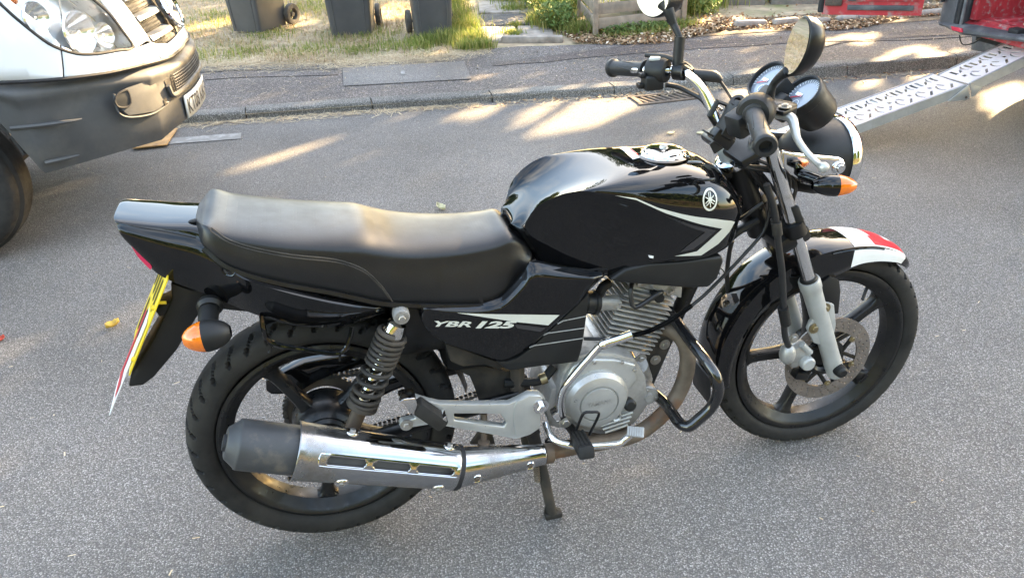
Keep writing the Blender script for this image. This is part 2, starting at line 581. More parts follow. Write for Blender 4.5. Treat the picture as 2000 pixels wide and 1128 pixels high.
obj('edging_stone', Geo().box((1.90, 5.12, PZ + 0.008), (0.52, 0.07, 0.07), ((1, -0.42, 0), (0.42, 1, 0), (0, 0, 1)), bev=0.016), 'path_concrete', path)

# gully in the gutter
gd = thing('drain_grate', 'rusty iron drain grate in the gutter by the kerb', 'drain', ((DX0 + DX1) / 2, (DY0 + DY1) / 2, 0))
g = Geo()
t = 0.03
for c, s in [(((DX0 + DX1) / 2, DY0 - t / 2 + 0.006, 0.001), (DX1 - DX0 + 2 * t, t, 0.014)), (((DX0 + DX1) / 2, DY1 + t / 2 - 0.006, 0.001), (DX1 - DX0 + 2 * t, t, 0.014)),
             ((DX0 - t / 2 + 0.006, (DY0 + DY1) / 2, 0.0015), (t, DY1 - DY0 + 0.01, 0.014)), ((DX1 + t / 2 - 0.006, (DY0 + DY1) / 2, 0.0015), (t, DY1 - DY0 + 0.01, 0.014))]:
    g.box(c, s, bev=0.002)
obj('grate_frame', g, 'iron', gd)
for i in range(8):
    x = DX0 + 0.026 + i * (DX1 - DX0 - 0.05) / 7
    obj('bar', Geo().box((x, (DY0 + DY1) / 2, -0.010), (0.022, DY1 - DY0 - 0.004, 0.030), ((1, 0.33, 0), (-0.33, 1, 0), (0, 0, 1)), bev=0.003), 'iron', gd)
g = Geo().add([(DX0, DY0, 0), (DX1, DY0, 0), (DX1, DY1, 0), (DX0, DY1, 0), (DX0, DY0, -0.4), (DX1, DY0, -0.4), (DX1, DY1, -0.4), (DX0, DY1, -0.4)],
              [(0, 1, 5, 4), (1, 2, 6, 5), (2, 3, 7, 6), (3, 0, 4, 7), (4, 5, 6, 7)])
obj('pit_wall', g, 'pit', gd, smooth=0)

# worn white line along the gutter
g = sheet_between(lambda x: kerb_y(x) - 0.42, lambda x: kerb_y(x) - 0.30, [-3.0 + i * 0.1 for i in range(27)], 0.004)
tag(obj('road_marking', g, 'white_paint', smooth=0), kind='structure')

# ------------------------------------------------------------------ white van (front corner in view)
mat('van_white', (0.66, 0.68, 0.70), 0.22, coat=0.6, var=0.04, vs=3, dirt=(0.55, 0.54, 0.50), ds=5, dlo=0.6, dhi=0.9, drough=0.4)
mat('bumper_plastic', (0.052, 0.054, 0.057), 0.6, var=0.25, vs=4, rvar=0.3, bump=0.12, bs=500, dirt=(0.105, 0.10, 0.092), ds=5, dlo=0.48, dhi=0.85, drough=0.6)
mat('dark_plastic', (0.014, 0.0145, 0.015), 0.5, var=0.25, vs=10, bump=0.1, bs=400)
mat('grille_slat', (0.24, 0.235, 0.23), 0.32, metal=0.35, var=0.2, vs=10)
mat('mirror_chrome', (0.86, 0.87, 0.88), 0.05, metal=1.0, var=0.03, rvar=0.4, dirt=(0.5, 0.48, 0.45), ds=16, dlo=0.62, dhi=0.9, drough=0.3, dmetal=0.8)
mat('lamp_reflector', (0.88, 0.88, 0.88), 0.14, metal=0.9, var=0.08, vs=20)
mat('lamp_grey', (0.50, 0.50, 0.50), 0.3, metal=0.6, var=0.15, vs=12)
mat('amber_lens', (0.85, 0.20, 0.01), 0.12, var=0.1, trans=0.35, coat=0.5)
mat('tyre_rubber', (0.024, 0.023, 0.022), 0.75, var=0.3, vs=16, bump=0.25, bs=220, dirt=(0.045, 0.041, 0.036), ds=10, dlo=0.5, dhi=0.8, drough=0.9, spec=0.3)
mat('plate_white', (0.60, 0.60, 0.57), 0.35, var=0.05)
mat('plate_black', (0.01, 0.01, 0.01), 0.4)
mat('seam', (0.012, 0.012, 0.014), 0.7)
m, n, l, b = _nt('clear_lens')
b.inputs['Base Color'].default_value = (0.97, 0.97, 0.95, 1)
b.inputs['Roughness'].default_value = 0.04
b.inputs['Transmission Weight'].default_value = 1.0
b.inputs['IOR'].default_value = 1.25

VO = V((-0.455, 2.72, 0))
_yw = R(-7)
VF = V((math.cos(_yw), math.sin(_yw), 0))
VL = V((-math.sin(_yw), math.cos(_yw), 0))
_ZF = [.15, .3, .45, .62, .72, .78, .84, .95, 1.1, 1.25, 1.45]
_FO = [-.12, -.03, 0, 0, -.015, -.035, -.06, -.11, -.2, -.33, -.55]
_ZS, _SO = [.15, .3, .5, .9, 1.25, 1.45], [.07, .03, 0, 0, .04, .08]

def van_pt(th, z, off=0.0):
    """point of the van's skin: th = degrees round the nose (0 front centre, 90 right flank), z = height"""
    def q(th, z):
        t = R(min(max(th, -90), 90))
        c, s = abs(math.cos(t)), math.sin(t)
        a = -.72 + .72 * c ** 0.9
        b = -.85 * math.copysign(abs(s) ** 0.9, s)
        if abs(th) > 90:
            a -= (abs(th) - 90) * .012
        a -= .026 * (max(0, 22 - th) / 22) ** 1.2 if th > -30 else .026 * 2.85
        a += interp(z, _ZF, _FO) * c ** .5
        b *= 1 - interp(z, _ZS, _SO) / .85
        return VO + VF * a + VL * b + V((0, 0, z))
    p = q(th, z)
    if off:
        n = (q(th + 1.0, z) - q(th - 1.0, z)).cross(q(th, z + .01) - q(th, z - .01)).normalized()
        out = p - (VO + VF * -0.9 + V((0, 0, z)))
        if n.dot(out) < 0:
            n = -n
        p = p + n * off
    return p

def van_patch(poly, off, fine=2.0, zs=0.012):
    """outline in (th, z) laid on the skin"""
    s = fine / zs
    vv, ff = fill2d([[(a, b * s) for a, b in poly]], fine * 1.6)
    return Geo().add([van_pt(a, b / s, off) for a, b in vv], ff)

def van_grid(ths, zlo, zhi, off, rows=10, prof=None):
    rings = []
    for t in ths:
        a, b = zlo(t), zhi(t)
        rings.append([van_pt(t, a + (b - a) * j / rows, off + (prof(j / rows) if prof else 0)) for j in range(rows + 1)])
    return Geo().loft(rings, closed=False)

def solid(o, th, offset=-1.0):
    md = o.modifiers.new('thickness', 'SOLIDIFY')
    md.thickness = th
    md.offset = offset
    return o

van = thing('van', 'white delivery van with grey plastic bumper parked behind the motorcycle', 'van', (VO.x - 1.2, VO.y + 0.15, 0))
seam_z = lambda t: interp(t, [-90, -16.4, -5.1, 0, 5.1, 16.4, 29.6, 45, 59.2, 68.3, 77.3, 100], [.78, .717, .72, .73, .72, .717, .731, .739, .754, .765, .776, .785])
low_z = lambda t: interp(t, [-60, 19.4, 25.9, 36.1, 54.8, 66.4, 73.3, 75.4], [.40, .422, .412, .378, .344, .347, .366, .405])
ths = [-80 + i * 1.5 for i in range(104)]
# bumper below the seam, with a rounded ridge along its top and cut away at the wheel arch
arch_z = lambda t: interp(t, [-76, -75, 73.9, 75.4, 77.4, 79.5, 81.6, 90], [.6, .3, .3, .405, .475, .55, .624, .75])
g = van_grid(ths[:-28] + [74.2, 75.2, 76.2, 77.4, 78.5, 79.5, 80.5, 82, 84], lambda t: max(low_z(t), arch_z(t)), lambda t: seam_z(t) - 0.012, 0.0, 22,
             lambda s: 0.018 * math.exp(-((s - 0.86) / 0.09) ** 2) - 0.03 * max(0, s - 0.93) / 0.07)
recess = [(46.5, 0.647), (41.6, 0.663), (29.3, 0.665), (29, 0.576), (25.7, 0.538), (33.8, 0.523), (43.9, 0.543), (46.9, 0.594)]
obj('bumper', g, 'bumper_plastic', van, smooth=45)
ob = bpy.data.objects[van.children[0].name]
# ribs and pocket trim on the bumper
for a, b, z0, z1 in [(79.5, 58.9, .592, .581), (73.5, 63.1, .430, .436)]:
    pts = [van_pt(a + (b - a) * i / 10, z0 + (z1 - z0) * i / 10, 0.001) for i in range(11)]
    obj('rib', Geo().tube(pts, [0.009, 0.009, 0.009, 0.004], 6), 'bumper_plastic', ob)
pk = van_patch([(46, 0.645), (41.6, 0.66), (29.8, 0.662), (29.5, 0.577), (26.5, 0.543), (33.8, 0.529), (43.7, 0.549), (46.5, 0.594)], 0.0045)
obj('pocket', pk, 'bumper_plastic', ob)
lip = [van_pt(a, z, 0.003) for a, z in [(27.9, 0.547), (26.1, 0.538), (29.3, 0.528), (33.8, 0.521), (38.7, 0.526), (43.9, 0.541), (46.7, 0.566), (47.2, 0.605), (46.4, 0.65)]]
obj('pocket_lip', Geo().tube(lip, 0.0048, 8, 4), 'bumper_plastic', ob)
fog = [(47.2, 0.623), (45.8, 0.643), (42.8, 0.653), (41.5, 0.646), (41.9, 0.599), (43.8, 0.586), (46.5, 0.596)]
g = van_patch(fog, 0.007)
obj('fog_lamp_cover', g, 'dark_plastic', ob)
rim = [van_pt(a, z, 0.006) for a, z in fog]
obj('cover_edge', Geo().tube(rim, 0.005, 6, 3, closed=True), 'seam', ob)
obj('towing_eye_hole', van_patch([(28.6, 0.56), (27.1, 0.565), (26.8, 0.533), (28.3, 0.527)], 0.007, 1.0), 'pit', ob)
# lower air intake with a wire mesh
intake = [(25.9, 0.662), (18.6, 0.669), (11.3, 0.677), (-0.6, 0.682), (-11.5, 0.677), (-23.4, 0.667), (-25.6, 0.613), (-21.8, 0.57), (-6.6, 0.572), (7.5, 0.576), (22.1, 0.559), (24.7, 0.57)]
obj('air_intake', van_patch(intake, 0.004), 'pit', ob)
g = Geo()
for i in range(34):
    a = -20 + i * 1.25
    g.tube([van_pt(a, .57, .010), van_pt(a + 0.2, .612, .012), van_pt(a + 0.4, .650, .010)], 0.0022, 4)
for k in range(7):
    g.tube([van_pt(-20 + i * 4.1, .572 + k * .012, .011) for i in range(11)], 0.0022, 4)
obj('intake_mesh', g, 'bumper_plastic', ob)
obj('intake_lip', Geo().tube([van_pt(a, z, .010) for a, z in [(25.2, 0.613), (24.2, 0.57), (21.8, 0.562), (14, 0.568), (7.5, 0.576), (-6.6, 0.572), (-21.8, 0.57)]], 0.012, 8, 4), 'bumper_plastic', ob)
# number plate bent round the bumper
pz0, pz1 = .432, .536
pl = lambda a, z, o: van_pt(a, z, o)
g = Geo().loft([[pl(18.2 - 24.0 * i / 20, z, 0.014) for z in (pz0, pz1)] for i in range(21)], closed=False)
pobj = solid(obj('number_plate', g, 'plate_white', van, smooth=30), 0.006, 0)
vv, ff = text_mesh('KT08 KKP', 0.098, 0.0, 0.0006, 1.0)
wx = max(v[0] for v in vv)
vv = [(v[0] / wx, v[1]) for v in vv]
g = Geo().add([pl(17.4 - 22.2 * x, pz0 + 0.018 + y, 0.0185) for x, y in vv], ff)
tag(obj('plate_lettering', g, 'plate_black', pobj, smooth=0), 'black registration characters KT08 KKP', kind='stuff')
# body above the bumper
hl_bot = lambda t: interp(t, [21, 31.1, 45.2, 51.3, 56.6, 59.5, 62.3, 64.3, 70], [.797, .797, .812, .829, .873, .926, .992, 1.05, 1.25])
gap_th = lambda z: interp(z, [.74, .755, .873, .95], [59.8, 59.2, 54.4, 51.5])
def panel(t0, t1, n_, zlo, zhi, rows, right_edge):
    rings = []
    for i in range(n_ + 1):
        u = i / n_
        t = t0 + (t1 - t0) * u
        row = []
        for j in range(rows + 1):
            z = zlo(t) + (zhi(t) - zlo(t)) * j / rows
            th = t0 + (gap_th(z) - .25 - t0) * u if right_edge else gap_th(z) + .25 + (t1 - gap_th(z) - .25) * u
            row.append(van_pt(th, z, 0.004))
        rings.append(row)
    return Geo().loft(rings, closed=False)
g = panel(57.0, 103.0, 46, lambda t: max(seam_z(t), interp(t, [76, 79, 82, 86, 90, 95, 100], [.5, .60, .70, .80, .86, .92, .96])),
          lambda t: max(seam_z(t) + 0.01, min(1.4, hl_bot(t))) if t < 68 else 1.4, 12, False)
solid(obj('wing', g, 'van_white', van, smooth=40), 0.01)
g = panel(23.5, 56.5, 34, seam_z, hl_bot, 8, True)
g2 = van_grid([-22 + i * 1.0 for i in range(46)], seam_z, lambda t: interp(t, [-23, -21, -14, -4, 0, 4, 14, 21, 24], [.81, .786, .765, .768, .77, .768, .765, .786, .81]), 0.004, 4)
g.add(g2.v, g2.f)
g2 = van_grid([22.6 + i * 0.75 for i in range(12)], lambda t: interp(t, [22.6, 24, 31], [.80, .81, .797]), lambda t: 1.02, 0.004, 10)
g.add(g2.v, g2.f)
solid(obj('front_panel', g, 'van_white', van, smooth=40), 0.01)
obj('panel_gap', Geo().tube([van_pt(gap_th(z), z, .001) for z in (.875, .85, .82, .79, .757)], 0.0035, 6), 'seam', van)
obj('bumper_gap', Geo().tube([van_pt(-20 + i * 3, seam_z(-20 + i * 3) - 0.004, 0.0) for i in range(36)], 0.009, 6), 'seam', van)
g = van_grid([-24 + i * 2.0 for i in range(29)], lambda t: 1.0, lambda t: 1.4, 0.006, 8)
solid(obj('bonnet', g, 'van_white', van, smooth=40), 0.01)
# grille
gr = [(22.7, 1.002), (22.4, 0.906), (22.2, 0.816), (20.9, 0.779), (14.5, 0.765), (-1.2, 0.771), (-14.5, 0.765), (-20.9, 0.779), (-22.4, 0.816), (-22.7, 1.002)]
grille = obj('grille', van_patch(gr, -0.03), 'pit', van)
for k, z in enumerate([.797, .882, .966]):
    for sgn in (1, -1):
        ths_ = [sgn * (22.0 - i * 1.7) for i in range(11)]
        ring = [[van_pt(t, z - .0, -0.02), van_pt(t, z + .004, 0.012), van_pt(t, z + .022, 0.010), van_pt(t, z + .040, -0.02)] for t in ths_]
        obj('slat', Geo().loft(ring), 'grille_slat', grille, smooth=20)
for (z0, z1) in ((.770, .797), (.842, .882), (.926, .966)):
    for sgn in (1, -1):
        rings_, net = [], Geo()
        k_ = 0
        for lift_, flip in ((-.012, 0), (-.011, 1)):
            for i in range(22):
                a = sgn * (2 + i * 0.95)
                net.tube([van_pt(a + (1.3 if flip else 0), z0, lift_), van_pt(a + (0 if flip else 1.3), z1, lift_)], 0.0016, 4)
        tag(obj('grille_mesh', net, 'bumper_plastic', grille), kind='stuff')
# round emblem with three points
sc, sn = van_pt(0.0, .880, 0.035), None
sn = (VF + V((0, 0, .38))).normalized()
st = VL.copy()
su = sn.cross(st).normalized()
if su.z < 0:
    su = -su
em = obj('emblem_ring', Geo().lathe([(.094, -.006), (.103, -.004), (.106, .004), (.100, .010), (.093, .007), (.091, 0)], sc, sn, 48, closed_prof=True), 'mirror_chrome', van)
obj('emblem_back', Geo().lathe([(0, -.02), (.094, -.02), (.094, -.004), (0, -.004)], sc, sn, 36), 'bumper_plastic', em)
g = Geo()
for k in range(3):
    a = R(90 + 120 * k)
    d = st * math.cos(a) + su * math.sin(a)
    e = st * -math.sin(a) + su * math.cos(a)
    q = [sc + d * .097, sc + e * .019 - d * 0.011, sc - e * .019 - d * 0.011, sc + sn * .016, sc + d * .097 - sn * .004]
    g.add(q, [(0, 1, 3), (0, 3, 2), (1, 2, 3), (0, 2, 4), (0, 4, 1)])
obj('emblem_star', g, 'mirror_chrome', em, smooth=0)
# headlamp
hl = [(65.6, 1.102), (63.7, 1.05), (62.1, 0.996), (59.4, 0.926), (56.5, 0.875), (51.3, 0.833), (45.1, 0.816), (37.6, 0.809), (31.5, 0.803), (31.2, 0.871), (31.7, 0.941), (33.6, 1.009), (37.6, 1.083), (45.1, 1.162), (55.5, 1.181)]
hlo = obj('headlamp', van_patch(hl, -0.085), 'lamp_grey', van)
g = Geo()
ring_o = catmull([van_pt(a, z, 0.003) for a, z in hl], 3, True)
ring_i = catmull([van_pt(a, z, -0.085) for a, z in hl], 3, True)
g.loft([ring_o, ring_i], cap0=False, cap1=False)
obj('lamp_wall', g, 'lamp_reflector', hlo, smooth=40)
obj('lamp_seal', Geo().tube([van_pt(a, z, 0.004) for a, z in hl], 0.0065, 6, 3, closed=True), 'seam', hlo)
def reflector(a, z, r, d):
    c = van_pt(a, z, -0.02)
    ax = (VF * 0.92 + VL * -0.33 + V((0, 0, 0.12))).normalized()
    prof = [(r * t, -d * (1 - t * t)) for t in (0.02, .2, .4, .6, .8, .95, 1.0)] + [(r * 1.03, 0.004), (r * 1.07, -0.004)]
    return Geo().lathe(prof, c, ax, 36), c, ax
for a, z, r, d in [(44.7, .909, .082, .07), (37.1, .877, .050, .05), (55.2, .987, .060, .05)]:
    g, c, ax = reflector(a, z, r, d)
    ro = obj('reflector', g, 'lamp_reflector', hlo)
    obj('bulb', Geo().lathe([(0, .0), (.009, -.004), (.011, -.02), (.011, -.05), (0, -.05)], c, ax, 14), 'lamp_grey', hlo)
obj('indicator_bulb', Geo().lathe([(0, .02), (.02, .015), (.026, 0), (.02, -.02)], van_pt(58, 1.07, -.04), VF, 16), 'amber_lens', hlo)
g = Geo()
for i in range(10):
    a0 = van_pt(50 - i * .7, .93 + i * .012, -.015)
    g.tube([a0, a0 + V((0, 0, .022))], .003, 5)
obj('lamp_flutes', g, 'lamp_reflector', hlo)
solid(obj('lamp_lens', van_patch(hl, 0.004, 1.6), 'clear_lens', hlo, smooth=60), 0.003)
# front wheel and dark wheel housing
wc = VO + VF * -0.98 + VL * -0.70 + V((0, 0, .335))
wax = (VL * -1.0 + VF * 0.02).normalized()
def tyre_geo(c, ax, Ro, w, rim, n=120, groove=None, prof_n=26, ref=(0, 0, 1)):
    """tyre with real grooves: ring of sections round the axle"""
    d = V(ax).normalized()
    a = (V(ref) - d * V(ref).dot(d)).normalized()
    b = d.cross(a)
    hh = (Ro - rim) / 2
    rc = rim + hh
    rings = []
    for i in range(n):
        t = 2 * math.pi * i / n
        e = a * math.cos(t) + b * math.sin(t)
        ring = []
        for j in range(prof_n):
            ph = R(-158 + 316 * j / (prof_n - 1))
            cs, sn_ = math.cos(ph), math.sin(ph)
            ex = 0.80
            rr = rc + hh * math.copysign(abs(cs) ** ex, cs)
            yy = w / 2 * math.copysign(abs(sn_) ** 0.86, sn_)
            if groove:
                k_ = 1 - groove(i, j, math.degrees(ph)) / hh
                rr, yy = rc + (rr - rc) * k_, yy * k_
            ring.append(V(c) + e * rr + d * yy)
        rings.append(ring)
    return Geo().loft(rings, closed=True, loop=True)
wheel = obj('wheel', Geo().lathe([(.0, .03), (.06, .04), (.07, .02), (.16, .03), (.19, .075), (.205, .09), (.21, .06), (.2, -.09), (.0, -.09)], wc, wax, 40), 'lamp_grey', van)
obj('tyre', tyre_geo(wc, wax, .338, .235, .205, 96, lambda i, j, p: 0.009 if (abs(p) < 48 and (j in (9, 12, 15) or (i % 3 == 0 and j in (7, 8, 16, 17, 18)))) else 0.0), 'tyre_rubber', wheel, smooth=30)
g = Geo().lathe([(.42, -.32), (.43, .14), (.44, .14)], wc + V((0, 0, .05)), wax, 32, R(-78), R(78), ref=(0, 0, 1))
obj('wheel_housing', g, 'seam', van)
obj('underbody', Geo().box(VO + VF * -2.4 + V((0, 0, .42)), (3.4, 1.5, .12), (VF, VL, (0, 0, 1))), 'seam', van)
# rest of the body behind the nose, beyond the left edge of the picture
rings = []
for a, zt in ((-.95, 1.25), (-1.0, 1.42), (-1.35, 1.7), (-1.9, 2.35), (-2.4, 2.5), (-5.4, 2.5)):
    w = .85
    rings.append([VO + VF * a + VL * y + V((0, 0, z)) for y, z in ((-w, .45 if a < -1.4 else .9), (-w, min(1.3, zt - .1)), (-w * .93, zt - .05), (-w * .85, zt), (w * .85, zt), (w * .93, zt - .05), (w, min(1.3, zt - .1)), (w, .45 if a < -1.4 else .9))])
obj('body', Geo().loft(rings), 'van_white', van)
obj('windscreen', Geo().prism([VO + VF * a + VL * y + V((0, 0, z)) for a, y, z in ((-1.36, -.8, 1.75), (-1.36, .8, 1.75), (-1.86, .76, 2.33), (-1.86, -.76, 2.33))], V((.01, 0, .012))), 'dark_plastic', van)

# ------------------------------------------------------------------ wheelie bins
mat('bin_plastic', (0.066, 0.068, 0.072), 0.5, var=0.18, vs=4, bump=0.1, bs=300, dirt=(0.085, 0.083, 0.08), ds=5, dlo=0.5, dhi=0.85)
mat('bin_wheel', (0.06, 0.055, 0.05), 0.8, var=0.3, vs=20, dirt=(0.13, 0.11, 0.085), ds=14, dlo=0.45, dhi=0.7)
def wheelie_bin(label, c, ang, w=0.355, dep=0.40):
    z0 = PZ - 0.005
    d = V((math.cos(ang), math.sin(ang), 0))       # from front to back
    s = V((d.y, -d.x, 0))                            # to its right as seen from the front
    c = V((c[0], c[1], 0))
    t = thing('wheelie_bin', label, 'bin', (c.x, c.y, z0), 'wheelie bins on the verge')
    def ring(z, hw, f, bk, r=0.03):
        out = []
        for cx, cy, a0 in ((hw, bk, 0), (-hw, bk, 90), (-hw, -f, 180), (hw, -f, 270)):
            for k in range(5):
                a = R(a0 + 90 * k / 4)
                out.append(c + s * (cx - math.copysign(r, cx) + r * math.cos(a)) + d * (cy - math.copysign(r, cy) + r * math.sin(a)) + V((0, 0, z)))
        return out
    rings = []
    for k in range(9):
        u = k / 8
        rings.append(ring(z0 + 0.01 + 0.90 * u, w / 2 * (1 + 0.30 * u), dep / 2 * (1 + 0.32 * u), dep / 2 * (1 + 0.10 * u)))
    body = obj('body', Geo().loft(rings), 'bin_plastic', t)
    g = Geo()
    for sx in (-0.36, 0.36):                        # moulded ribs of the front panel
        p0 = c + s * (w * sx) - d * (dep / 2 + 0.001) + V((0, 0, z0 + 0.03))
        p1 = c + s * (w * sx * 1.28) - d * (dep / 2 * 1.3 + 0.001) + V((0, 0, z0 + 0.86))
        g.tube([p0, p1], 0.006, 6)
    obj('front_rib', g, 'bin_plastic', body)
    obj('rim', Geo().loft([ring(z0 + 0.88, w / 2 * 1.36, dep / 2 * 1.38, dep / 2 * 1.16), ring(z0 + 0.93, w / 2 * 1.36, dep / 2 * 1.38, dep / 2 * 1.16)]), 'bin_plastic', t)
    obj('lid', Geo().loft([ring(z0 + 0.932, w / 2 * 1.38, dep / 2 * 1.40, dep / 2 * 1.2), ring(z0 + 0.97, w / 2 * 1.34, dep / 2 * 1.34, dep / 2 * 1.18), ring(z0 + 1.0, w / 2 * 1.1, dep / 2 * 1.1, dep / 2 * 1.0)]), 'bin_plastic', t)
    ac = c + d * (dep / 2 + 0.045) + V((0, 0, z0 + 0.098))
    obj('axle', Geo().tube([ac - s * (w / 2 + 0.05), ac + s * (w / 2 + 0.05)], 0.011, 8), 'iron', t)
    g = Geo()
    for sx in (-0.8, 0.8):
        g.box(c + d * (dep / 2 + 0.02) + s * (w / 2 * sx) + V((0, 0, z0 + 0.10)), (0.05, 0.08, 0.09), (s, d, (0, 0, 1)), bev=0.01)
    obj('axle_bracket', g, 'bin_plastic', t)
    for sx in (-1, 1):
        wc_ = ac + s * (sx * (w / 2 + 0.035))
        wh = obj('wheel', Geo().lathe([(.055, -.024), (.075, -.026), (.095, -.022), (.100, -.012), (.100, .012), (.095, .022), (.075, .026), (.055, .024), (.05, .012), (.05, -.012)], wc_, s, 32, closed_prof=True), 'bin_wheel', t)
        g = Geo().lathe([(.0, -.018), (.02, -.018), (.02, .018), (.0, .018)], wc_, s, 16)
        for k in range(6):
            a = R(60 * k)
            e = d * math.cos(a) + V((0, 0, 1)) * math.sin(a)
            g.tube([wc_ + e * .015, wc_ + e * .053], .007, 6)
        obj('hub', g, 'bin_wheel', wh)
    return t
wheelie_bin('grey wheelie bin turned side-on, leftmost of three, one wheel in full view', (-0.345, 6.74), R(52), 0.33, 0.40)
wheelie_bin('dark grey wheelie bin facing the road, middle one of three', (0.50, 6.21), R(80), 0.36, 0.40)
wheelie_bin('dark grey wheelie bin in long green grass beside the garden path', (1.15, 5.69), R(87), 0.30, 0.38)

# ------------------------------------------------------------------ timber planter of weathered boards
mat('old_timber', (0.34, 0.27, 0.21), 0.85, var=0.3, vs=7, bump=0.5, bs=70, dirt=(0.19, 0.16, 0.13), ds=12, dlo=0.45, dhi=0.75)
fa, fb = V((2.4481,5.0906,0.046)), V((3.27, 5.14, .046))
fd = V((0.17, 0.985, 0)).normalized()
fx = (fb - fa).normalized()
pln = thing('timber_planter', 'weathered slatted timber planter behind the pavement, beside the garden path', 'planter', fa)
fcorners = [fa, fb, fa + fd * 0.9, fb + fd * 0.9]
for q in fcorners:
    obj('post', Geo().box(q + V((0, 0, .25)), (.045, .045, .62), (fx, fd, (0, 0, 1)), bev=.004), 'old_timber', pln)
rf = random.Random(4)
for k in range(5):
    z0 = .100 + k * .118
    for a, b, nrm in ((fa, fb, -fd), (fa, fa + fd * .9, -fx), (fb, fb + fd * .9, fx)):
        u = (b - a).normalized()
        mid = (a + b) / 2 + nrm * -0.004
        obj('slat', Geo().box(V((mid.x, mid.y, z0 + .045 + rf.uniform(-.004, .004))), ((b - a).length - .05, .018, .088), (u, nrm, (0, 0, 1)), bev=.003), 'old_timber', pln)
obj('soil_fill', Geo().prism([q + V((0, 0, .32)) for q in (fcorners[0], fcorners[1], fcorners[3], fcorners[2])], (0, 0, .01)), 'litter_soil', pln)

# ------------------------------------------------------------------ stone edging at the back of the pavement, right
es = random.Random(12)
edg = thing('stone_edging', 'row of grey edging stones in the leaf litter behind the pavement', 'edging', (5.2, pav_back(5.2) + .2, pz(5.2)))
x = 3.55
while x < 7.5:
    L = es.uniform(.16, .42)
    y = pav_back(x) + 0.17 + es.uniform(-.02, .02)
    obj('stone', Geo().box((x + L / 2, y, pz(x) + .012), (L, .08, .08 + es.uniform(-.02, .015)), ((1, es.uniform(-.1, .1), es.uniform(-.05, .05)), (0, 1, 0), (0, 0, 1)), bev=.024, seg=3), 'stone', edg)
    x += L + es.uniform(.01, .08)
# low garden wall further back
gw = thing('garden_wall', 'low concrete block wall behind the leaf litter at the top of the picture', 'wall', (5.4, 5.3, .08))
for k in range(9):
    obj('block', Geo().box((4.15 + k * .46, 5.78 + .01 * (k % 2) - .19 * k, .08 + .08), (.44, .2, .22), ((1, -.42, 0), (.42, 1, 0), (0, 0, 1)), bev=.012), 'concrete', gw)

# ------------------------------------------------------------------ red van with its rear doors open
mat('red_paint', (0.50, 0.035, 0.045), 0.35, coat=0.2, var=0.12, vs=6, dirt=(0.36, 0.20, 0.19), ds=16, dlo=0.52, dhi=0.68, drough=0.7)
mat('red_scuffed', (0.40, 0.035, 0.045), 0.5, var=0.2, vs=10, dirt=(0.34, 0.20, 0.19), ds=30, dlo=0.52, dhi=0.64, drough=0.8)
mat('grey_trim', (0.075, 0.078, 0.085), 0.6, var=0.25, vs=8, bump=0.1, bs=300, dirt=(0.20, 0.19, 0.18), ds=8, dlo=0.5, dhi=0.75)
mat('red_reflector', (0.6, 0.03, 0.06), 0.2, var=0.1, vs=60, coat=0.4)
mat('bristle', (0.62, 0.55, 0.42), 0.8, var=0.2, vs=40)
mat('plywood', (0.34, 0.25, 0.16), 0.75, var=0.25, vs=9, dirt=(0.2, 0.16, 0.12), ds=9)
mat('cloth_white', (0.6, 0.63, 0.68), 0.9, var=0.15)
rv = thing('van', 'red van with open rear doors at the top right of the ramp', 'van', (4.6, 1.75, 0))
X0 = 3.74
def xb(pts, d, bev=0.0):
    return Geo().prism(pts, d, bev=bev)
bump_top = [(3.72,2.6294,0.4859), (3.7,2.5491,0.49), (3.7,2.3932,0.4978), (3.7,2.1742,0.5048), (3.7,1.9971,0.5223)]
bump_bot = [(3.72,2.62,0.4699), (3.7,2.4887,0.4604), (3.7,2.3833,0.4543), (3.7,2.194,0.4738), (3.7,1.9879,0.4952)]
g = Geo()
rings = []
for a, b in zip(bump_top, bump_bot):
    a, b = V(a), V(b)
    rings.append([a + V((.14, 0, .0)), a + V((.02, 0, .004)), a + V((0, 0, -.008)), b + V((0, 0, .012)), b + V((.02, 0, -.002)), b + V((.14, 0, .01))])
rings = [[q + V((.12, .035, .01)) for q in rings[0]]] + rings
g.loft(rings)
rb = obj('rear_bumper', g, 'grey_trim', rv, smooth=40)
a, b = V(bump_top[-1]), V(bump_bot[-1])
zt, zb = a.z, b.z
obj('bumper_cap', Geo().sphere((a + b) / 2 + V((.05, -.005, 0)), (.06, .045, (zt - zb) / 2 + .004)), 'grey_trim', rb)
obj('bumper_end', Geo().box((3.80, 0.95, (zt + zb) / 2), (.16, .55, zt - zb), bev=.02), 'grey_trim', rb)
q = [(3.688,2.4745,0.4884), (3.688,2.3926,0.4904), (3.688,2.382,0.4698), (3.688,2.4597,0.4682)]
obj('reflector', xb(q, (.012, 0, 0), .002), 'red_reflector', rb)
# corner pillar
q0, q1 = V((3.74,2.6461,0.4873)), V((3.74,2.4979,0.5071))
yl, yr, zp = q0.y, q1.y, q0.z
yR = yl - 1.75
g = Geo().loft([[(3.72 + dx, y, z) for dx, y in ((0.02, yl - .012), (0, yl - .05), (0, yr), (.1, yr - .01), (.9, yr - .01), (.9, yl), (.05, yl))] for z in (zp - .02, zp + .25, zp + 1.2)])
obj('corner_panel', g, 'grey_trim', rv, smooth=40)
obj('lamp_hole', Geo().box((3.70, (yl + yr) / 2 + .02, zp + .13), (.02, .016, .03), bev=.004), 'seam', rv)
obj('door_seal', Geo().tube([(3.735, yr - .02, zp + 0.0), (3.735, yr - .02, zp + 1.1)], .016, 8), 'seam', rv)
obj('seal_strip', Geo().tube([(3.73, yr - .05, zp + .01), (3.73, yr - .05, zp + 1.1)], .010, 8), 'grey_trim', rv)
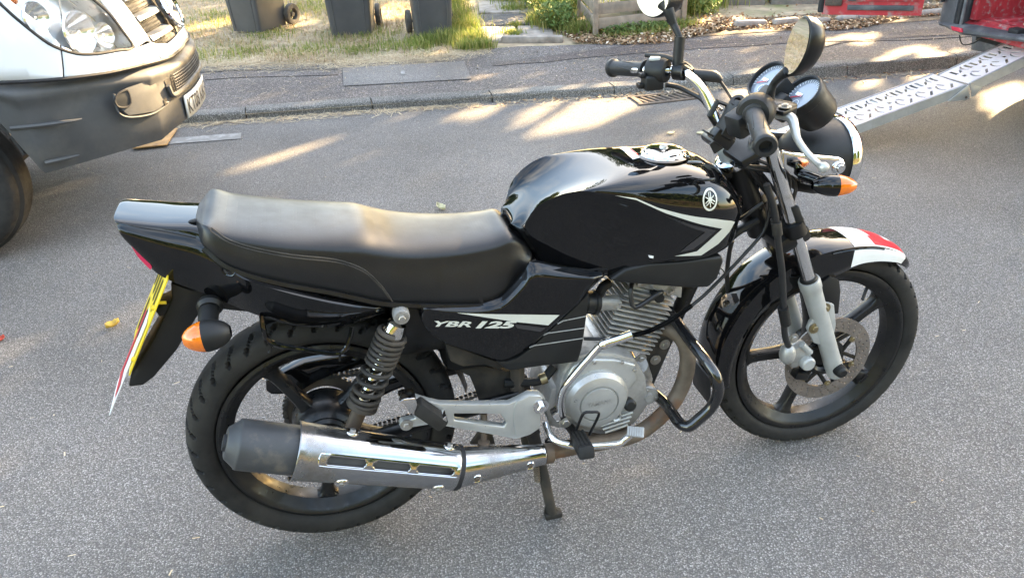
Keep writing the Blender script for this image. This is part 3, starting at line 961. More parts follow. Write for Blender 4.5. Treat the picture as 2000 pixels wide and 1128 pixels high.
# sill, floor, side lining
zs = V((3.8,2.4864,0.5299)).z
sill = [(3.775, zp - .012), (3.785, zp + .006), (3.86, zs - .008), (3.90, zs), (3.90, zp - .04), (3.775, zp - .04)]
g = Geo().loft([[(x, y, z) for x, z in sill] for y in (yr - .005, yr - .9, yR)])
obj('sill', g, 'red_scuffed', rv, smooth=30)
obj('load_floor', Geo().box((4.75, (yr + yR) / 2 - .02, zs - .02), (1.82, abs(yR - yr) - .04, .03)), 'red_scuffed', rv)
for k in range(6):
    obj('floor_rib', Geo().box((4.6, yr - .18 - k * .22, zs - .002), (1.4, .05, .014), bev=.005), 'red_scuffed', rv)
obj('side_lining', Geo().loft([[(3.80 + dx, yr - .075 + dy, zs - .01 + dz) for dx, dy, dz in ((0, 0, 0), (1.9, .0, 0), (1.9, 0, 1.1), (0, 0, 1.1))], [(3.80 + dx, yr - .03 + dy, zs - .01 + dz) for dx, dy, dz in ((0, 0, 0), (1.9, .0, 0), (1.9, 0, 1.1), (0, 0, 1.1))]]), 'red_scuffed', rv)
obj('wheel_box', Geo().box((4.55, yr - .18, zs + .14), (.8, .22, .3), bev=.04), 'red_scuffed', rv)
obj('plywood_sheet', Geo().box((4.55, yr - .75, zs + .012), (1.3, .9, .014), ((1, .06, 0), (-.06, 1, 0), (0, 0, 1))), 'plywood', rv)
obj('latch', Geo().box((3.765, yr - .42, zs - .002), (.06, .07, .03), bev=.008), 'seam', rv)
obj('roof', Geo().box((5.4, (yl + yR) / 2, zp + 1.36), (3.3, yl - yR, .08), bev=.03), 'red_paint', rv)
for y, nm in ((yl - .012, 'side_panel'), (yR + .012, 'side_panel')):
    obj(nm, Geo().box((5.6, y, zp + .64), (2.2 if y > 1 else 3.3, .024, 1.3)), 'red_paint', rv)
obj('bulkhead', Geo().box((6.3, (yl + yR) / 2, zp + .64), (.03, yl - yR - .05, 1.28)), 'grey_trim', rv)
wcr = V((4.62, yl - .16, .30))
wh = obj('wheel', Geo().lathe([(0, .05), (.1, .05), (.17, .03), (.185, .08), (.185, -.08), (0, -.08)], wcr, (0, 1, 0), 32), 'lamp_grey', rv)
obj('tyre', tyre_geo(wcr, (0, 1, 0), .30, .19, .18, 64), 'tyre_rubber', wh)
q = [(4.15,2.8036,0.3323), (4.15,2.7849,0.2472), (4.15,2.6402,0.2584), (4.15,2.5121,0.3096), (4.15,2.4897,0.3622), (4.15,2.6909,0.3476)]
obj('mud_flap', xb(q, (.02, 0, 0), .004), 'grey_trim', rv)
obj('underside', Geo().box((5.2, (yl + yR) / 2, zp - .07), (2.6, yl - yR - .3, .06)), 'seam', rv)
obj('hanging_wire', Geo().tube([(3.8,2.5177,0.4202), (3.8,2.5,0.3913), (3.8,2.4741,0.3758), (3.8,2.4313,0.3844), (3.8,2.3822,0.4086), (3.8,2.348,0.4381)], .004, 6, 5), 'seam', rv)
# left rear door swung out over the pavement
hinge = V((3.73, 2.79, 0))
dd = V((-0.86, 0.50, 0)).normalized()
dn = V((dd.y, -dd.x, 0))
zd = .505
W_ = 0.57
def dpt(u, z, o):
    return hinge + dd * u + dn * o + V((0, 0, z))
g = Geo().loft([[dpt(u, z, o) for u, o in ((.0, -.03), (W_ - .03, -.03), (W_, -.015), (W_, .03), (W_ - .02, .045), (0.02, .045), (0, .03))] for z in (zd - .01, zd, zd + 1.1)])
dor = obj('rear_door', g, 'red_paint', rv, smooth=30)
obj('door_inner', Geo().box(dpt(W_ * .47, zd + .32, -.034), (W_ * .82, .012, .50), (dd, dn, (0, 0, 1)), bev=.004), 'red_scuffed', dor)
obj('door_channel', Geo().box(dpt(W_ * .42, zd + .035, -.036), (W_ * .66, .016, .030), (dd, dn, (0, 0, 1)), bev=.005), 'grey_trim', dor)
obj('door_strap', Geo().box(dpt(W_ * .70, zd + .16, -.044), (.045, .012, .17), (dd, dn, (.12, 0, 1)), bev=.003), 'grey_trim', dor)
obj('door_latch', Geo().box(dpt(W_ * .90, zd + .07, -.042), (.10, .014, .05), (dd, dn, (0, 0, 1)), bev=.006), 'iron', dor)
obj('door_rubber', Geo().tube([dpt(W_ + .005, zd, .0), dpt(W_ + .005, zd + 1.0, .0)], .022, 8), 'seam', dor)
# broom and rag lying in the load space
br = thing('broom', 'broom head with pale bristles in the back of the red van', 'broom', (4.02, yr - .42, zs + .02))
bc = V((4.02, yr - .43, zs + .02))
obj('head', Geo().box(bc + V((.04, 0, .115)), (.05, .36, .04), ((1, 0, .2), (0, 1, 0), (-.2, 0, 1)), bev=.008), 'old_timber', br)
rb_ = random.Random(5)
g = Geo()
for i in range(260):
    y = rb_.uniform(-.17, .17)
    x = rb_.uniform(-.02, .02)
    g.tube([bc + V((.035 + x, y, .10)), bc + V((x - .02 + rb_.uniform(-.01, .01), y + rb_.uniform(-.012, .012), .012))], .0035, 3)
obj('bristles', g, 'bristle', br)
obj('handle', Geo().tube([bc + V((.05, -.02, .125)), bc + V((1.0, -.15, .35))], .012, 8), 'plywood', br)
rg = Geo()
for i in range(5):
    rg.sphere((3.93 + .03 * i, yr - .66 - .03 * i, zs + .03 + .006 * (i % 2)), (.045, .05, .016 + .006 * (i % 3)), nu=12, nv=8)
tag(obj('rag', rg, 'cloth_white'), 'crumpled white rag on the floor of the red van', 'rag')

# ------------------------------------------------------------------ loading ramp
mat('ramp_deck', (0.80, 0.70, 0.70), 0.42, metal=0.15, var=0.10, vs=5, dirt=(0.66, 0.62, 0.58), ds=6, dlo=0.5, dhi=0.8)
mat('ramp_rail', (0.55, 0.57, 0.57), 0.38, metal=0.75, var=0.12, vs=12, bump=0.1, bs=160, dirt=(0.42, 0.42, 0.41), ds=15)
ramp = thing('loading_ramp', 'folding aluminium loading ramp with punched deck leading up to the red van', 'ramp', (2.5, 2.13, 0))
na0, na1, na2 = V((2.44, 2.0, .048)), V((3.4629,2,0.2897)), V((4.02, 2.0, .486))
fa0, fa1, fa2 = V((2.44, 2.27, .048)), V((3.4768,2.27,0.2735)), V((4.02, 2.27, .486))
def ramp_seg(a, b, c, d, name):
    """a near start, b near end, c far start, d far end"""
    u = (b - a)
    L = u.length
    u.normalize()
    w = (c - a)
    W = w.length
    w.normalize()
    nn = u.cross(w).normalized()
    if nn.z < 0:
        nn = -nn
    pt = lambda s, t: a + u * s + w * t
    holes = []
    pitch = .122
    k = 0
    def slot(s, t, ln, wd, bow=0.0, ang=0.0):
        pts = []
        n_ = 5
        for i in range(n_ + 1):
            f = -.5 + i / n_
            pts.append((s + f * ln * math.sin(ang) + bow * (1 - 4 * f * f), t + f * ln * math.cos(ang)))
        L1 = [(x - wd / 2, y) for x, y in pts]
        L2 = [(x + wd / 2, y) for x, y in reversed(pts)]
        holes.append([pt(x, y) for x, y in L1 + L2])
    s = .05
    while s < L - .13:
        slot(s, W * .74, .066, .018)
        slot(s + .034, W * .70, .046, .015, .0, .5)
        slot(s + .068, W * .74, .074, .011, -.012)
        slot(s + .092, W * .74, .070, .019, -.004)
        slot(s + .005, W * .44, .026, .020)
        slot(s + .040, W * .28, .082, .012, -.014)
        slot(s + .064, W * .40, .046, .017, 0, -.4)
        slot(s + .093, W * .22, .058, .016, 0, .6)
        s += pitch
    obj('deck', Geo().prism([pt(0, .012), pt(L, .012), pt(L, W - .012), pt(0, W - .012)], nn * -.004, holes=holes), 'ramp_deck', ramp, smooth=0)
    for t in (0, W):
        g = Geo()
        rings = []
        for s in (0, L):
            q = pt(s, t)
            sg = 1 if t == 0 else -1
            rings.append([q + nn * .004, q + w * (sg * .014) + nn * .004, q + w * (sg * .014) - nn * .002, q + w * (sg * .005) - nn * .002, q + w * (sg * .005) - nn * .046, q - nn * .046])
        obj('side_rail', g.loft(rings), 'ramp_rail', ramp, smooth=20)
    s = .1
    while s < L:
        obj('cross_member', Geo().box(pt(s, W / 2) - nn * .022, (.022, W - .012, .03), (u, w, nn), bev=.003), 'ramp_rail', ramp)
        s += .27
    return u, w, nn
u1, w1, n1 = ramp_seg(na0, na1 - (na1 - na0).normalized() * .012, fa0, fa1 - (fa1 - fa0).normalized() * .012, 'lower')
u2, w2, n2 = ramp_seg(na1 + (na2 - na1).normalized() * .012, na2, fa1 + (fa2 - fa1).normalized() * .012, fa2, 'upper')
for base, w in ((na1, -.004), (fa1, .004)):
    q = base + V((0, w, 0))
    tri = [q - u1 * .004 + n1 * .006, q - u1 * .13 - n1 * .046, q - u1 * .03 - n1 * .075, q - u1 * .004 - n1 * .07]
    obj('hinge_plate', Geo().prism(tri, (0, w * 1.2, 0), bev=.001), 'ramp_rail', ramp)
    tri = [q + u2 * .004 + n2 * .006, q + u2 * .07 - n2 * .046, q + u2 * .02 - n2 * .07, q + u2 * .004 - n2 * .07]
    obj('hinge_plate', Geo().prism(tri, (0, w * 1.2, 0), bev=.001), 'ramp_rail', ramp)
    obj('hinge_bolt', Geo().lathe([(0, .004), (.006, .004), (.007, 0), (.007, -.004)], q - u1 * .022 - n1 * .06 + V((0, w * 1.6, 0)), (0, w, 0), 10), 'iron', ramp)
obj('hinge_rod', Geo().tube([na1 - n1 * .01, fa1 - n1 * .01], .008, 8), 'ramp_rail', ramp)

# ------------------------------------------------------------------ flat things lying on the road
g = Geo().prism([(-1.0192,3.426,0.012),(-0.8229,3.4211,0.012),(-0.7953,3.7438,0.012),(-0.8953,3.8377,0.012),(-0.9953,3.7113,0.012)], (0, 0, .006), bev=.001)
tag(obj('cardboard_sheet', g, 'cardboard'), 'flat orange-brown cardboard sheet on the road under the white van bumper', 'cardboard')
mat('leaf_yellow', (0.55, 0.33, 0.05), 0.6, var=0.3, vs=60)
mat('leaf_red', (0.45, 0.05, 0.02), 0.6, var=0.3, vs=60)
mat('leaf_pale', (0.46, 0.42, 0.26), 0.6, var=0.3, vs=60)
def leaf(label, c, size, m, rz, seed, curl=.3):
    r_ = random.Random(seed)
    rings = []
    ca, sa = math.cos(rz), math.sin(rz)
    for i in range(9):
        t = i / 8
        hw = size * .36 * math.sin(math.pi * min(1, t * 1.02 + .01)) ** .7 * (1 + r_.uniform(-.2, .2))
        row = []
        for j in range(5):
            s = -1 + j / 2
            x, y = size * (t - .5), hw * s
            z = .004 + size * curl * (abs(s) ** 1.6 * .5 + (t - .4) ** 2) + r_.uniform(0, size * .05)
            row.append(V((c[0] + x * ca - y * sa, c[1] + x * sa + y * ca, z)))
        rings.append(row)
    o = solid(obj('fallen_leaf', Geo().loft(rings, closed=False), m, smooth=60), .0006, 0)
    return tag(o, label, 'leaf', 'single fallen leaves on the road')
leaf('crumpled yellow leaf on the road left of the rear wheel', (-0.7663,1.2599,0), .05, 'leaf_yellow', .4, 1, .7)
leaf('small red leaf on the road at the left edge', (-1.1522,1.2859,0), .034, 'leaf_red', 1.2, 2, .5)
leaf('pale dry leaf on the road beyond the seat', (0.582,1.946,0), .055, 'leaf_pale', 2.2, 3, .6)
leaf('small pale leaf on the road behind the handlebars', (2.1976,2.5406,0), .05, 'leaf_pale', .2, 4, .2)
leaf('tiny pale leaf on the road just above the fuel cap', (2.0401,2.6002,-0), .05, 'leaf_pale', .1, 5, .2)

# ------------------------------------------------------------------ motorcycle: materials
mat('gloss_black', (0.004, 0.004, 0.0045), 0.25, coat=1.0, var=0.2, vs=8, rvar=0.3, spec=0.0)
mat('satin_black', (0.006, 0.006, 0.0065), 0.36, var=0.3, vs=18, rvar=0.25, dirt=(0.018, 0.016, 0.014), ds=14, dlo=0.58, dhi=0.8, drough=0.7, spec=0.4)
mat('matte_black', (0.0085, 0.0088, 0.009), 0.5, var=0.25, vs=16, bump=0.12, bs=500, dirt=(0.022, 0.020, 0.018), ds=10, dlo=0.58, dhi=0.85, spec=0.4)
mat('frame_dusty', (0.018, 0.016, 0.014), 0.65, var=0.4, vs=14, bump=0.2, bs=160, dirt=(0.075, 0.058, 0.043), ds=9, dlo=0.45, dhi=0.72, drough=0.85)
mat('bike_rubber', (0.018, 0.0172, 0.0165), 0.68, var=0.3, vs=22, bump=0.15, bs=260, dirt=(0.040, 0.036, 0.031), ds=9, dlo=0.45, dhi=0.8, drough=0.85, spec=0.3)
mat('grip_rubber', (0.013, 0.0135, 0.0145), 0.5, var=0.2, vs=30, bump=0.15, bs=420, dirt=(0.034, 0.031, 0.030), ds=20, dlo=0.5, dhi=0.8)
mat('wheel_black', (0.007, 0.007, 0.0074), 0.36, coat=0.08, spec=0.35, var=0.3, vs=16, rvar=0.4, dirt=(0.024, 0.021, 0.018), ds=14, dlo=0.52, dhi=0.8, drough=0.65)
mat('chrome', (0.72, 0.715, 0.71), 0.07, metal=1.0, var=0.05, vs=14, rvar=0.5, dirt=(0.33, 0.29, 0.26), ds=14, dlo=0.56, dhi=0.80, drough=0.36, dmetal=0.8)
mat('chrome_worn', (0.66, 0.64, 0.62), 0.12, metal=1.0, var=0.12, vs=20, rvar=0.5, dirt=(0.19, 0.12, 0.08), ds=16, dlo=0.60, dhi=0.74, drough=0.6, dmetal=0.4)
mat('silver_paint', (0.47, 0.47, 0.45), 0.36, metal=0.55, var=0.10, vs=16, rvar=0.25, bump=0.08, bs=500, dirt=(0.24, 0.22, 0.19), ds=12, dlo=0.58, dhi=0.85, drough=0.6)
mat('cast_alloy', (0.44, 0.43, 0.41), 0.48, metal=0.6, var=0.22, vs=18, bump=0.25, bs=260, dirt=(0.13, 0.105, 0.08), ds=13, dlo=0.50, dhi=0.76, drough=0.8)
mat('fork_grey', (0.40, 0.405, 0.39), 0.42, metal=0.25, var=0.10, vs=20, dirt=(0.22, 0.20, 0.18), ds=16, dlo=0.6, dhi=0.85)
mat('disc_steel', (0.30, 0.265, 0.235), 0.34, metal=0.85, var=0.18, vs=30, rvar=0.3, dirt=(0.16, 0.11, 0.08), ds=24, dlo=0.5, dhi=0.8)
mat('rusty_pipe', (0.13, 0.10, 0.075), 0.6, metal=0.4, var=0.35, vs=18, bump=0.3, bs=180, dirt=(0.20, 0.085, 0.035), ds=11, dlo=0.50, dhi=0.68, drough=0.9)
mat('brown_steel', (0.13, 0.11, 0.09), 0.45, metal=0.6, var=0.3, vs=14, dirt=(0.13, 0.08, 0.05), ds=10, dlo=0.45, dhi=0.7)
mat('muffler_black', (0.040, 0.041, 0.043), 0.5, var=0.3, vs=10, bump=0.15, bs=300, dirt=(0.15, 0.12, 0.09), ds=10, dlo=0.56, dhi=0.74, drough=0.8)
mat('crash_bar', (0.008, 0.008, 0.009), 0.14, coat=0.6, var=0.3, vs=20, dirt=(0.15, 0.07, 0.035), ds=22, dlo=0.66, dhi=0.72, drough=0.8)
mat('decal_silver', (0.62, 0.62, 0.55), 0.35, metal=0.15, var=0.05, vs=10, coat=0.4)
mat('decal_grey', (0.03, 0.028, 0.03), 0.3, var=0.1, coat=0.4)
mat('sticker_white', (0.78, 0.77, 0.74), 0.4, var=0.06)
mat('sticker_red', (0.60, 0.02, 0.035), 0.35, var=0.08)
mat('plate_yellow', (0.78, 0.55, 0.03), 0.35, var=0.06)
mat('tail_red', (0.55, 0.02, 0.07), 0.10, coat=0.8, var=0.15, vs=40)
mat('amber', (0.80, 0.17, 0.012), 0.12, coat=0.7, var=0.15, vs=50)
mat('dial', (0.20, 0.23, 0.28), 0.25, coat=1.0, var=0.08)
mat('dial_mark', (0.75, 0.78, 0.82), 0.4, coat=0.5)
mat('mirror_glass', (0.90, 0.91, 0.91), 0.015, metal=1.0, var=0.01, rvar=0.1)
mat('bolt', (0.42, 0.40, 0.37), 0.35, metal=0.8, var=0.2, vs=60, dirt=(0.2, 0.14, 0.09), ds=60, dlo=0.5, dhi=0.8)
mat('brass_bolt', (0.30, 0.24, 0.14), 0.35, metal=0.8, var=0.2, vs=60)
mat('chain_steel', (0.16, 0.15, 0.14), 0.4, metal=0.8, var=0.3, vs=60, dirt=(0.03, 0.026, 0.022), ds=40, dlo=0.42, dhi=0.7)
mat('chrome_exhaust', (0.44, 0.44, 0.445), 0.09, metal=1.0, var=0.08, vs=14, rvar=0.5, dirt=(0.19, 0.165, 0.145), ds=7, dlo=0.44, dhi=0.70, drough=0.42, dmetal=0.75)
mat('brake_hose', (0.014, 0.014, 0.015), 0.42, var=0.2, vs=40)
# perforated, finely grained vinyl of the seat
m, n, l, b = _nt('seat_vinyl')
tc = n.new('ShaderNodeTexCoord')
o_ = tc.outputs['Object']
c = _ramp(n, l, _noise(n, l, o_, 12, 5), [(0.3, (0.006, 0.006, 0.0065)), (0.7, (0.010, 0.010, 0.011))])
c = _mix(n, l, _ramp(n, l, _noise(n, l, o_, 300, 2), [(0.66, 0.0), (0.72, 0.35)]), c, (0.04, 0.038, 0.036))
b.inputs['Specular IOR Level'].default_value = 0.45
l.new(c, b.inputs['Base Color'])
r_ = _ramp(n, l, _noise(n, l, o_, 26, 4), [(0.3, 0.33), (0.7, 0.42)])
l.new(r_, b.inputs['Roughness'])
vo = n.new('ShaderNodeTexVoronoi')
vo.inputs['Scale'].default_value = 150
vo.inputs['Randomness'].default_value = 0.0
l.new(o_, vo.inputs['Vector'])
dots = _ramp(n, l, vo.outputs['Distance'], [(0.16, 0.0), (0.26, 1.0)])
hh = _mix(n, l, 0.25, dots, _noise(n, l, o_, 700, 2))
_bump(n, l, b, hh, 0.16, 0.0008)

BR = V((0.62, 0.0, 0.0))
bike = thing('motorcycle', 'black motorcycle standing on its centre stand in the road', 'motorcycle', BR)
def bk(name, g, m, parent=None, smooth=35.0):
    return obj(name, g, m, parent or bike, smooth)
YM = V((0, -1, 0))
def smooth_rings(rings, k):
    n = len(rings[0])
    cols = [catmull([r[j] for r in rings], k) for j in range(n)]
    return [[cols[j][i] for j in range(n)] for i in range(len(cols[0]))]
def drop(bv, x, z, off, side=-1):
    """point of the right (or left) flank at x, z, lifted off the skin"""
    h = bv.ray_cast(V((x, side * 1.0, z)), V((0, -side, 0)))
    if h[0] is None:
        h = bv.find_nearest(V((x, side * 0.13, z)))
    nn = h[1] if h[1].y * side > 0 else -h[1]
    return h[0] + nn * off
def decal(name, bv, loops, m, parent, off=0.0012, fine=0.02):
    vv, ff = fill2d([[(q[0], q[2]) for q in lp] for lp in loops], fine)
    return bk(name, Geo().add([drop(bv, x, z, off) for x, z in vv], ff), m, parent, 60)
def bolt(name, p, ax, r, parent, m='bolt', h=None, washer=True):
    h = h or r * .9
    g = Geo()
    if washer:
        g.lathe([(0, .0), (r * 1.75, .0), (r * 1.75, r * .25), (0, r * .25)], p, ax, 18)
    g.lathe([(0, h), (r * .82, h), (r, h * .85), (r, 0)], p, ax, 6)
    return bk(name, g, m, parent, 25)

# ------------------------------------------------------------------ wheels
RC = V((0, 0, .331))
FC = V((1.293, 0, .2985))
def bike_wheel(label, C, Ro, w, rimw, ang0, gro, hub):
    s = rimw
    prof = [(.2435, -.040 * s), (.2360, -.043 * s), (.2300, -.041 * s), (.2240, -.035 * s), (.2120, -.024 * s), (.2065, -.019 * s), (.2045, 0), (.2065, .019 * s), (.2120, .024 * s), (.2240, .035 * s), (.2300, .041 * s), (.2360, .043 * s), (.2435, .040 * s), (.232, .028 * s), (.220, 0), (.232, -.028 * s)]
    wh = bk('wheel', Geo().lathe(prof, C, (0, 1, 0), 96, closed_prof=True), 'wheel_black')
    wh['label'] = label
    bk('tyre', tyre_geo(C, (0, 1, 0), Ro, w, .2395, 432, gro, 34), 'bike_rubber', wh, 28)
    for k in range(5):
        a = R(ang0 + 72 * k)
        e = V((math.cos(a), 0, math.sin(a)))
        tn = V((-math.sin(a), 0, math.cos(a)))
        rings = []
        for r, hw, hy in ((.030, .030, .030), (.060, .022, .024), (.10, .0155, .019), (.15, .0140, .017), (.185, .0155, .017), (.200, .022, .018), (.2075, .036, .018)):
            ring = []
            for j in range(12):
                t = 2 * math.pi * j / 12
                ct, st_ = math.cos(t), math.sin(t)
                ring.append(C + e * r + tn * (hw * math.copysign(abs(ct) ** .6, ct)) + V((0, hy * math.copysign(abs(st_) ** .6, st_), 0)))
            rings.append(ring)
        bk('spoke', Geo().loft(smooth_rings(rings, 3)), 'wheel_black', wh, 40)
    bk('hub', Geo().lathe(hub, C, (0, -1, 0), 40), 'wheel_black', wh, 30)
    return wh
def rear_groove(i, j, p):
    if abs(p) > 74:
        return 0.0
    s = (i + abs(p) * 0.13) % 12
    if abs(p) > 18 and s < 1.6:
        return 0.009
    return 0.0
def front_groove(i, j, p):
    if abs(p) > 66:
        return 0.0
    if abs(p) > 24 and (i - int(abs(p) * .05)) % 9 in (0, 1):
        return 0.009
    if 18 < abs(p) < 26:
        return 0.005
    return 0.0
rw = bike_wheel('rear wheel', RC, .310, .100, 1.0, 47, rear_groove, [(0, .055), (.03, .058), (.058, .052), (.066, .044), (.075, .03), (.078, .0), (.078, -.04), (.06, -.06), (0, -.06)])
bk('drum_cover', Geo().lathe([(0, .067), (.02, .067), (.024, .062), (.050, .062), (.056, .056), (.056, .05), (0, .05)], RC, YM, 36), 'wheel_black', rw)
bk('axle', Geo().tube([RC + V((0, -.15, 0)), RC + V((0, .14, 0))], .010, 12), 'bolt', rw)
# rear sprocket
teeth = 45
pts = []
for k in range(teeth * 4):
    a = 2 * math.pi * k / (teeth * 4)
    r = .094 + (.004 if k % 4 in (1, 2) else -.002)
    pts.append(RC + V((r * math.cos(a), .064, r * math.sin(a))))
hole = [RC + V((.066 * math.cos(2 * math.pi * k / 40), .064, .066 * math.sin(2 * math.pi * k / 40))) for k in range(40)]
bk('sprocket', Geo().prism(pts, (0, .006, 0), holes=[hole]), 'brown_steel', rw, 20)
fw = bike_wheel('front wheel with a drilled brake disc', FC, .2985, .082, .86, 34, front_groove, [(0, .045), (.022, .048), (.034, .044), (.040, .03), (.036, 0), (.040, -.03), (.034, -.05), (0, -.05)])
outer = [FC + V((.1225 * math.cos(2 * math.pi * k / 64), -.060, .1225 * math.sin(2 * math.pi * k / 64))) for k in range(64)]
holes = [[FC + V((.084 * math.cos(2 * math.pi * k / 64), -.060, .084 * math.sin(2 * math.pi * k / 64))) for k in range(64)]]
for k in range(30):
    for r, da in ((.0935, 0), (.1035, 3.5), (.1135, 7)):
        if (k + int(da)) % 1 == 0:
            a = R(12 * k + da)
            c = FC + V((r * math.cos(a), -.060, r * math.sin(a)))
            holes.append([c + V((.0029 * math.cos(R(60 * q)), 0, .0029 * math.sin(R(60 * q)))) for q in range(6)])
bk('brake_disc', Geo().prism(outer, (0, -.0045, 0), holes=holes), 'disc_steel', fw, 20)
g = Geo()
for k in range(6):
    a, a2 = R(60 * k + 8), R(60 * k + 38)
    p0 = FC + V((.045 * math.cos(a), -.052, .045 * math.sin(a)))
    p1 = FC + V((.086 * math.cos(a2), -.0585, .086 * math.sin(a2)))
    p2 = FC + V((.086 * math.cos(a - .3), -.0585, .086 * math.sin(a - .3)))
    g.tube([p0, p1], .0058, 8)
    g.tube([p0, p2], .0058, 8)
g.lathe([(.036, -.04), (.05, -.05), (.053, -.056), (.042, -.058), (.034, -.05)], FC, (0, 1, 0), 30, closed_prof=True)
bk('disc_carrier', g, 'wheel_black', fw)
for k in range(6):
    a = R(60 * k + 38)
    bolt('disc_bolt', FC + V((.082 * math.cos(a), -.063, .082 * math.sin(a))), YM, .0055, fw, 'brass_bolt')
vp = FC + V((.196 * math.cos(R(52)), -.008, .196 * math.sin(R(52))))
bk('valve', Geo().tube([FC + V((.208 * math.cos(R(52)), -.004, .208 * math.sin(R(52)))), vp, vp + V((-.014, -.012, -.018))], .0045, 8), 'matte_black', fw)
bk('balance_weight', Geo().box(FC + V((.2055 * math.cos(R(-38)), -.012, .2055 * math.sin(R(-38)))), (.012, .02, .03), ((.79, 0, -.62), (0, 1, 0), (.62, 0, .79)), bev=.003), 'wheel_black', fw)

# ------------------------------------------------------------------ tank
T_ = [(0.4657,0.02,0.803), (0.4952,0.05,0.8226), (0.5428,0.06,0.8493), (0.5963,0.065,0.8712), (0.661,0.07,0.8869), (0.7222,0.07,0.8964), (0.7892,0.07,0.8955), (0.8578,0.065,0.8926), (0.9139,0.06,0.8775), (0.9496,0.05,0.8539), (0.9733,0.04,0.8241), (0.9845,0.03,0.8045)]
K_ = [(0.4589,-0.045,0.8033), (0.4737,-0.075,0.7985), (0.499,-0.09,0.8482), (0.5452,-0.104,0.8772), (0.5947,-0.115,0.886), (0.6403,-0.125,0.8768), (0.6924,-0.134,0.8572), (0.7565,-0.14,0.8239), (0.8263,-0.142,0.7956), (0.8896,-0.138,0.775), (0.9319,-0.128,0.7668), (0.9604,-0.112,0.7632)]
B_ = [(0.5124,-0.046,0.7165), (0.5144,-0.068,0.7154), (0.5498,-0.082,0.7027), (0.6012,-0.094,0.6862), (0.6604,-0.102,0.6728), (0.7028,-0.11,0.6826), (0.7425,-0.118,0.6941), (0.787,-0.124,0.6961), (0.8411,-0.126,0.6935), (0.8925,-0.122,0.6923), (0.9332,-0.114,0.7), (0.9584,-0.102,0.7111)]
REC = [.0, .002, .005, .008, .011, .012, .011, .008, .005, .002, 0, 0]
rings = []
for (t, k, bb, rec) in zip(T_, K_, B_, REC):
    w = -k[1]
    zc = t[2] + .004
    half = []
    for i in range(13):
        a = R(90 - 90 * i / 12)
        sy, sz = math.cos(a) ** (2 / 2.7), math.sin(a) ** (2 / 2.7)
        half.append((k[0] + (t[0] - k[0]) * sz ** 1.2, -w * sy, k[2] + (zc - k[2]) * sz))
    wb = -bb[1]
    for i in range(1, 11):
        s = i / 10
        y = w + (wb - w) * s - rec * (1 - math.exp(-9 * s)) * (1 - s ** 3)
        half.append((k[0] + (bb[0] - k[0]) * s, -y, k[2] + (bb[2] - k[2]) * s))
    half.append((bb[0], -wb * .92, bb[2] - .006))
    half.append((bb[0], -wb * .5, bb[2] + .0))
    left = [(x, -y, z) for x, y, z in reversed(half[1:])]
    rings.append([V(q) for q in half + left])
f0 = [V((q.x - .004, q.y * .72, .4 * q.z + .6 * .78)) for q in rings[0]]
f1 = [V((q.x + .010, q.y * .86, q.z * .9 + .1 * .78)) for q in rings[-1]]
f2 = [V((q.x + .008, q.y * .55, q.z * .75 + .25 * .78)) for q in rings[-1]]
tank_g = Geo().loft(smooth_rings([f0] + rings + [f1, f2], 5))
tank = bk('fuel_tank', tank_g, 'gloss_black', None, 60)
tb = bvh_of(tank_g)
arm1 = [(0.662,-0.13,0.8724), (0.7068,-0.14,0.8622), (0.7559,-0.14,0.8357), (0.8082,-0.14,0.8153), (0.8408,-0.14,0.8046), (0.8933,-0.14,0.7898), (0.9336,-0.13,0.776), (0.9468,-0.125,0.7683)]
arm2 = [(0.9355,-0.125,0.7464), (0.9107,-0.125,0.7214), (0.8707,-0.13,0.6996), (0.8069,-0.132,0.7082), (0.8589,-0.132,0.7125), (0.8817,-0.132,0.7328), (0.912,-0.132,0.7617), (0.8419,-0.14,0.7901), (0.7729,-0.14,0.8215), (0.707,-0.14,0.8587)]
decal('silver_stripe', tb, [arm1 + arm2], 'decal_silver', tank)
decal('grey_stripe', tb, [[(0.7732,-0.14,0.8156), (0.8424,-0.14,0.7828), (0.8973,-0.135,0.7603), (0.8717,-0.132,0.7356), (0.8486,-0.132,0.7192), (0.8185,-0.132,0.7164), (0.8356,-0.132,0.7312), (0.8718,-0.135,0.7604), (0.8345,-0.14,0.7779)]], 'decal_grey', tank)
# round emblem of three crossed forks
ec = V((0.8763,-0.14,0.834))
ex_, ez_ = .0185, .0225
def em(x, z):
    return (ec.x + x * ex_, 0, ec.z + z * ez_)
circ = lambda r, n_=40: [em(r * math.cos(2 * math.pi * k / n_), r * math.sin(2 * math.pi * k / n_)) for k in range(n_)]
emb = decal('emblem', tb, [circ(1.0), circ(.80)], 'decal_silver', tank, .0016, 0)
for k in range(3):
    a = R(90 + 120 * k)
    d, e = (math.cos(a), math.sin(a)), (-math.sin(a), math.cos(a))
    mk = lambda u, v: em(d[0] * u + e[0] * v, d[1] * u + e[1] * v)
    decal('emblem_fork', tb, [[mk(-.66, -.05), mk(.10, -.05), mk(.16, -.17), mk(.68, -.17), mk(.68, -.07), mk(.26, -.07), mk(.22, 0), mk(.26, .07), mk(.68, .07), mk(.68, .17), mk(.16, .17), mk(.10, .05), mk(-.66, .05)]], 'decal_silver', emb, .0018, 0)
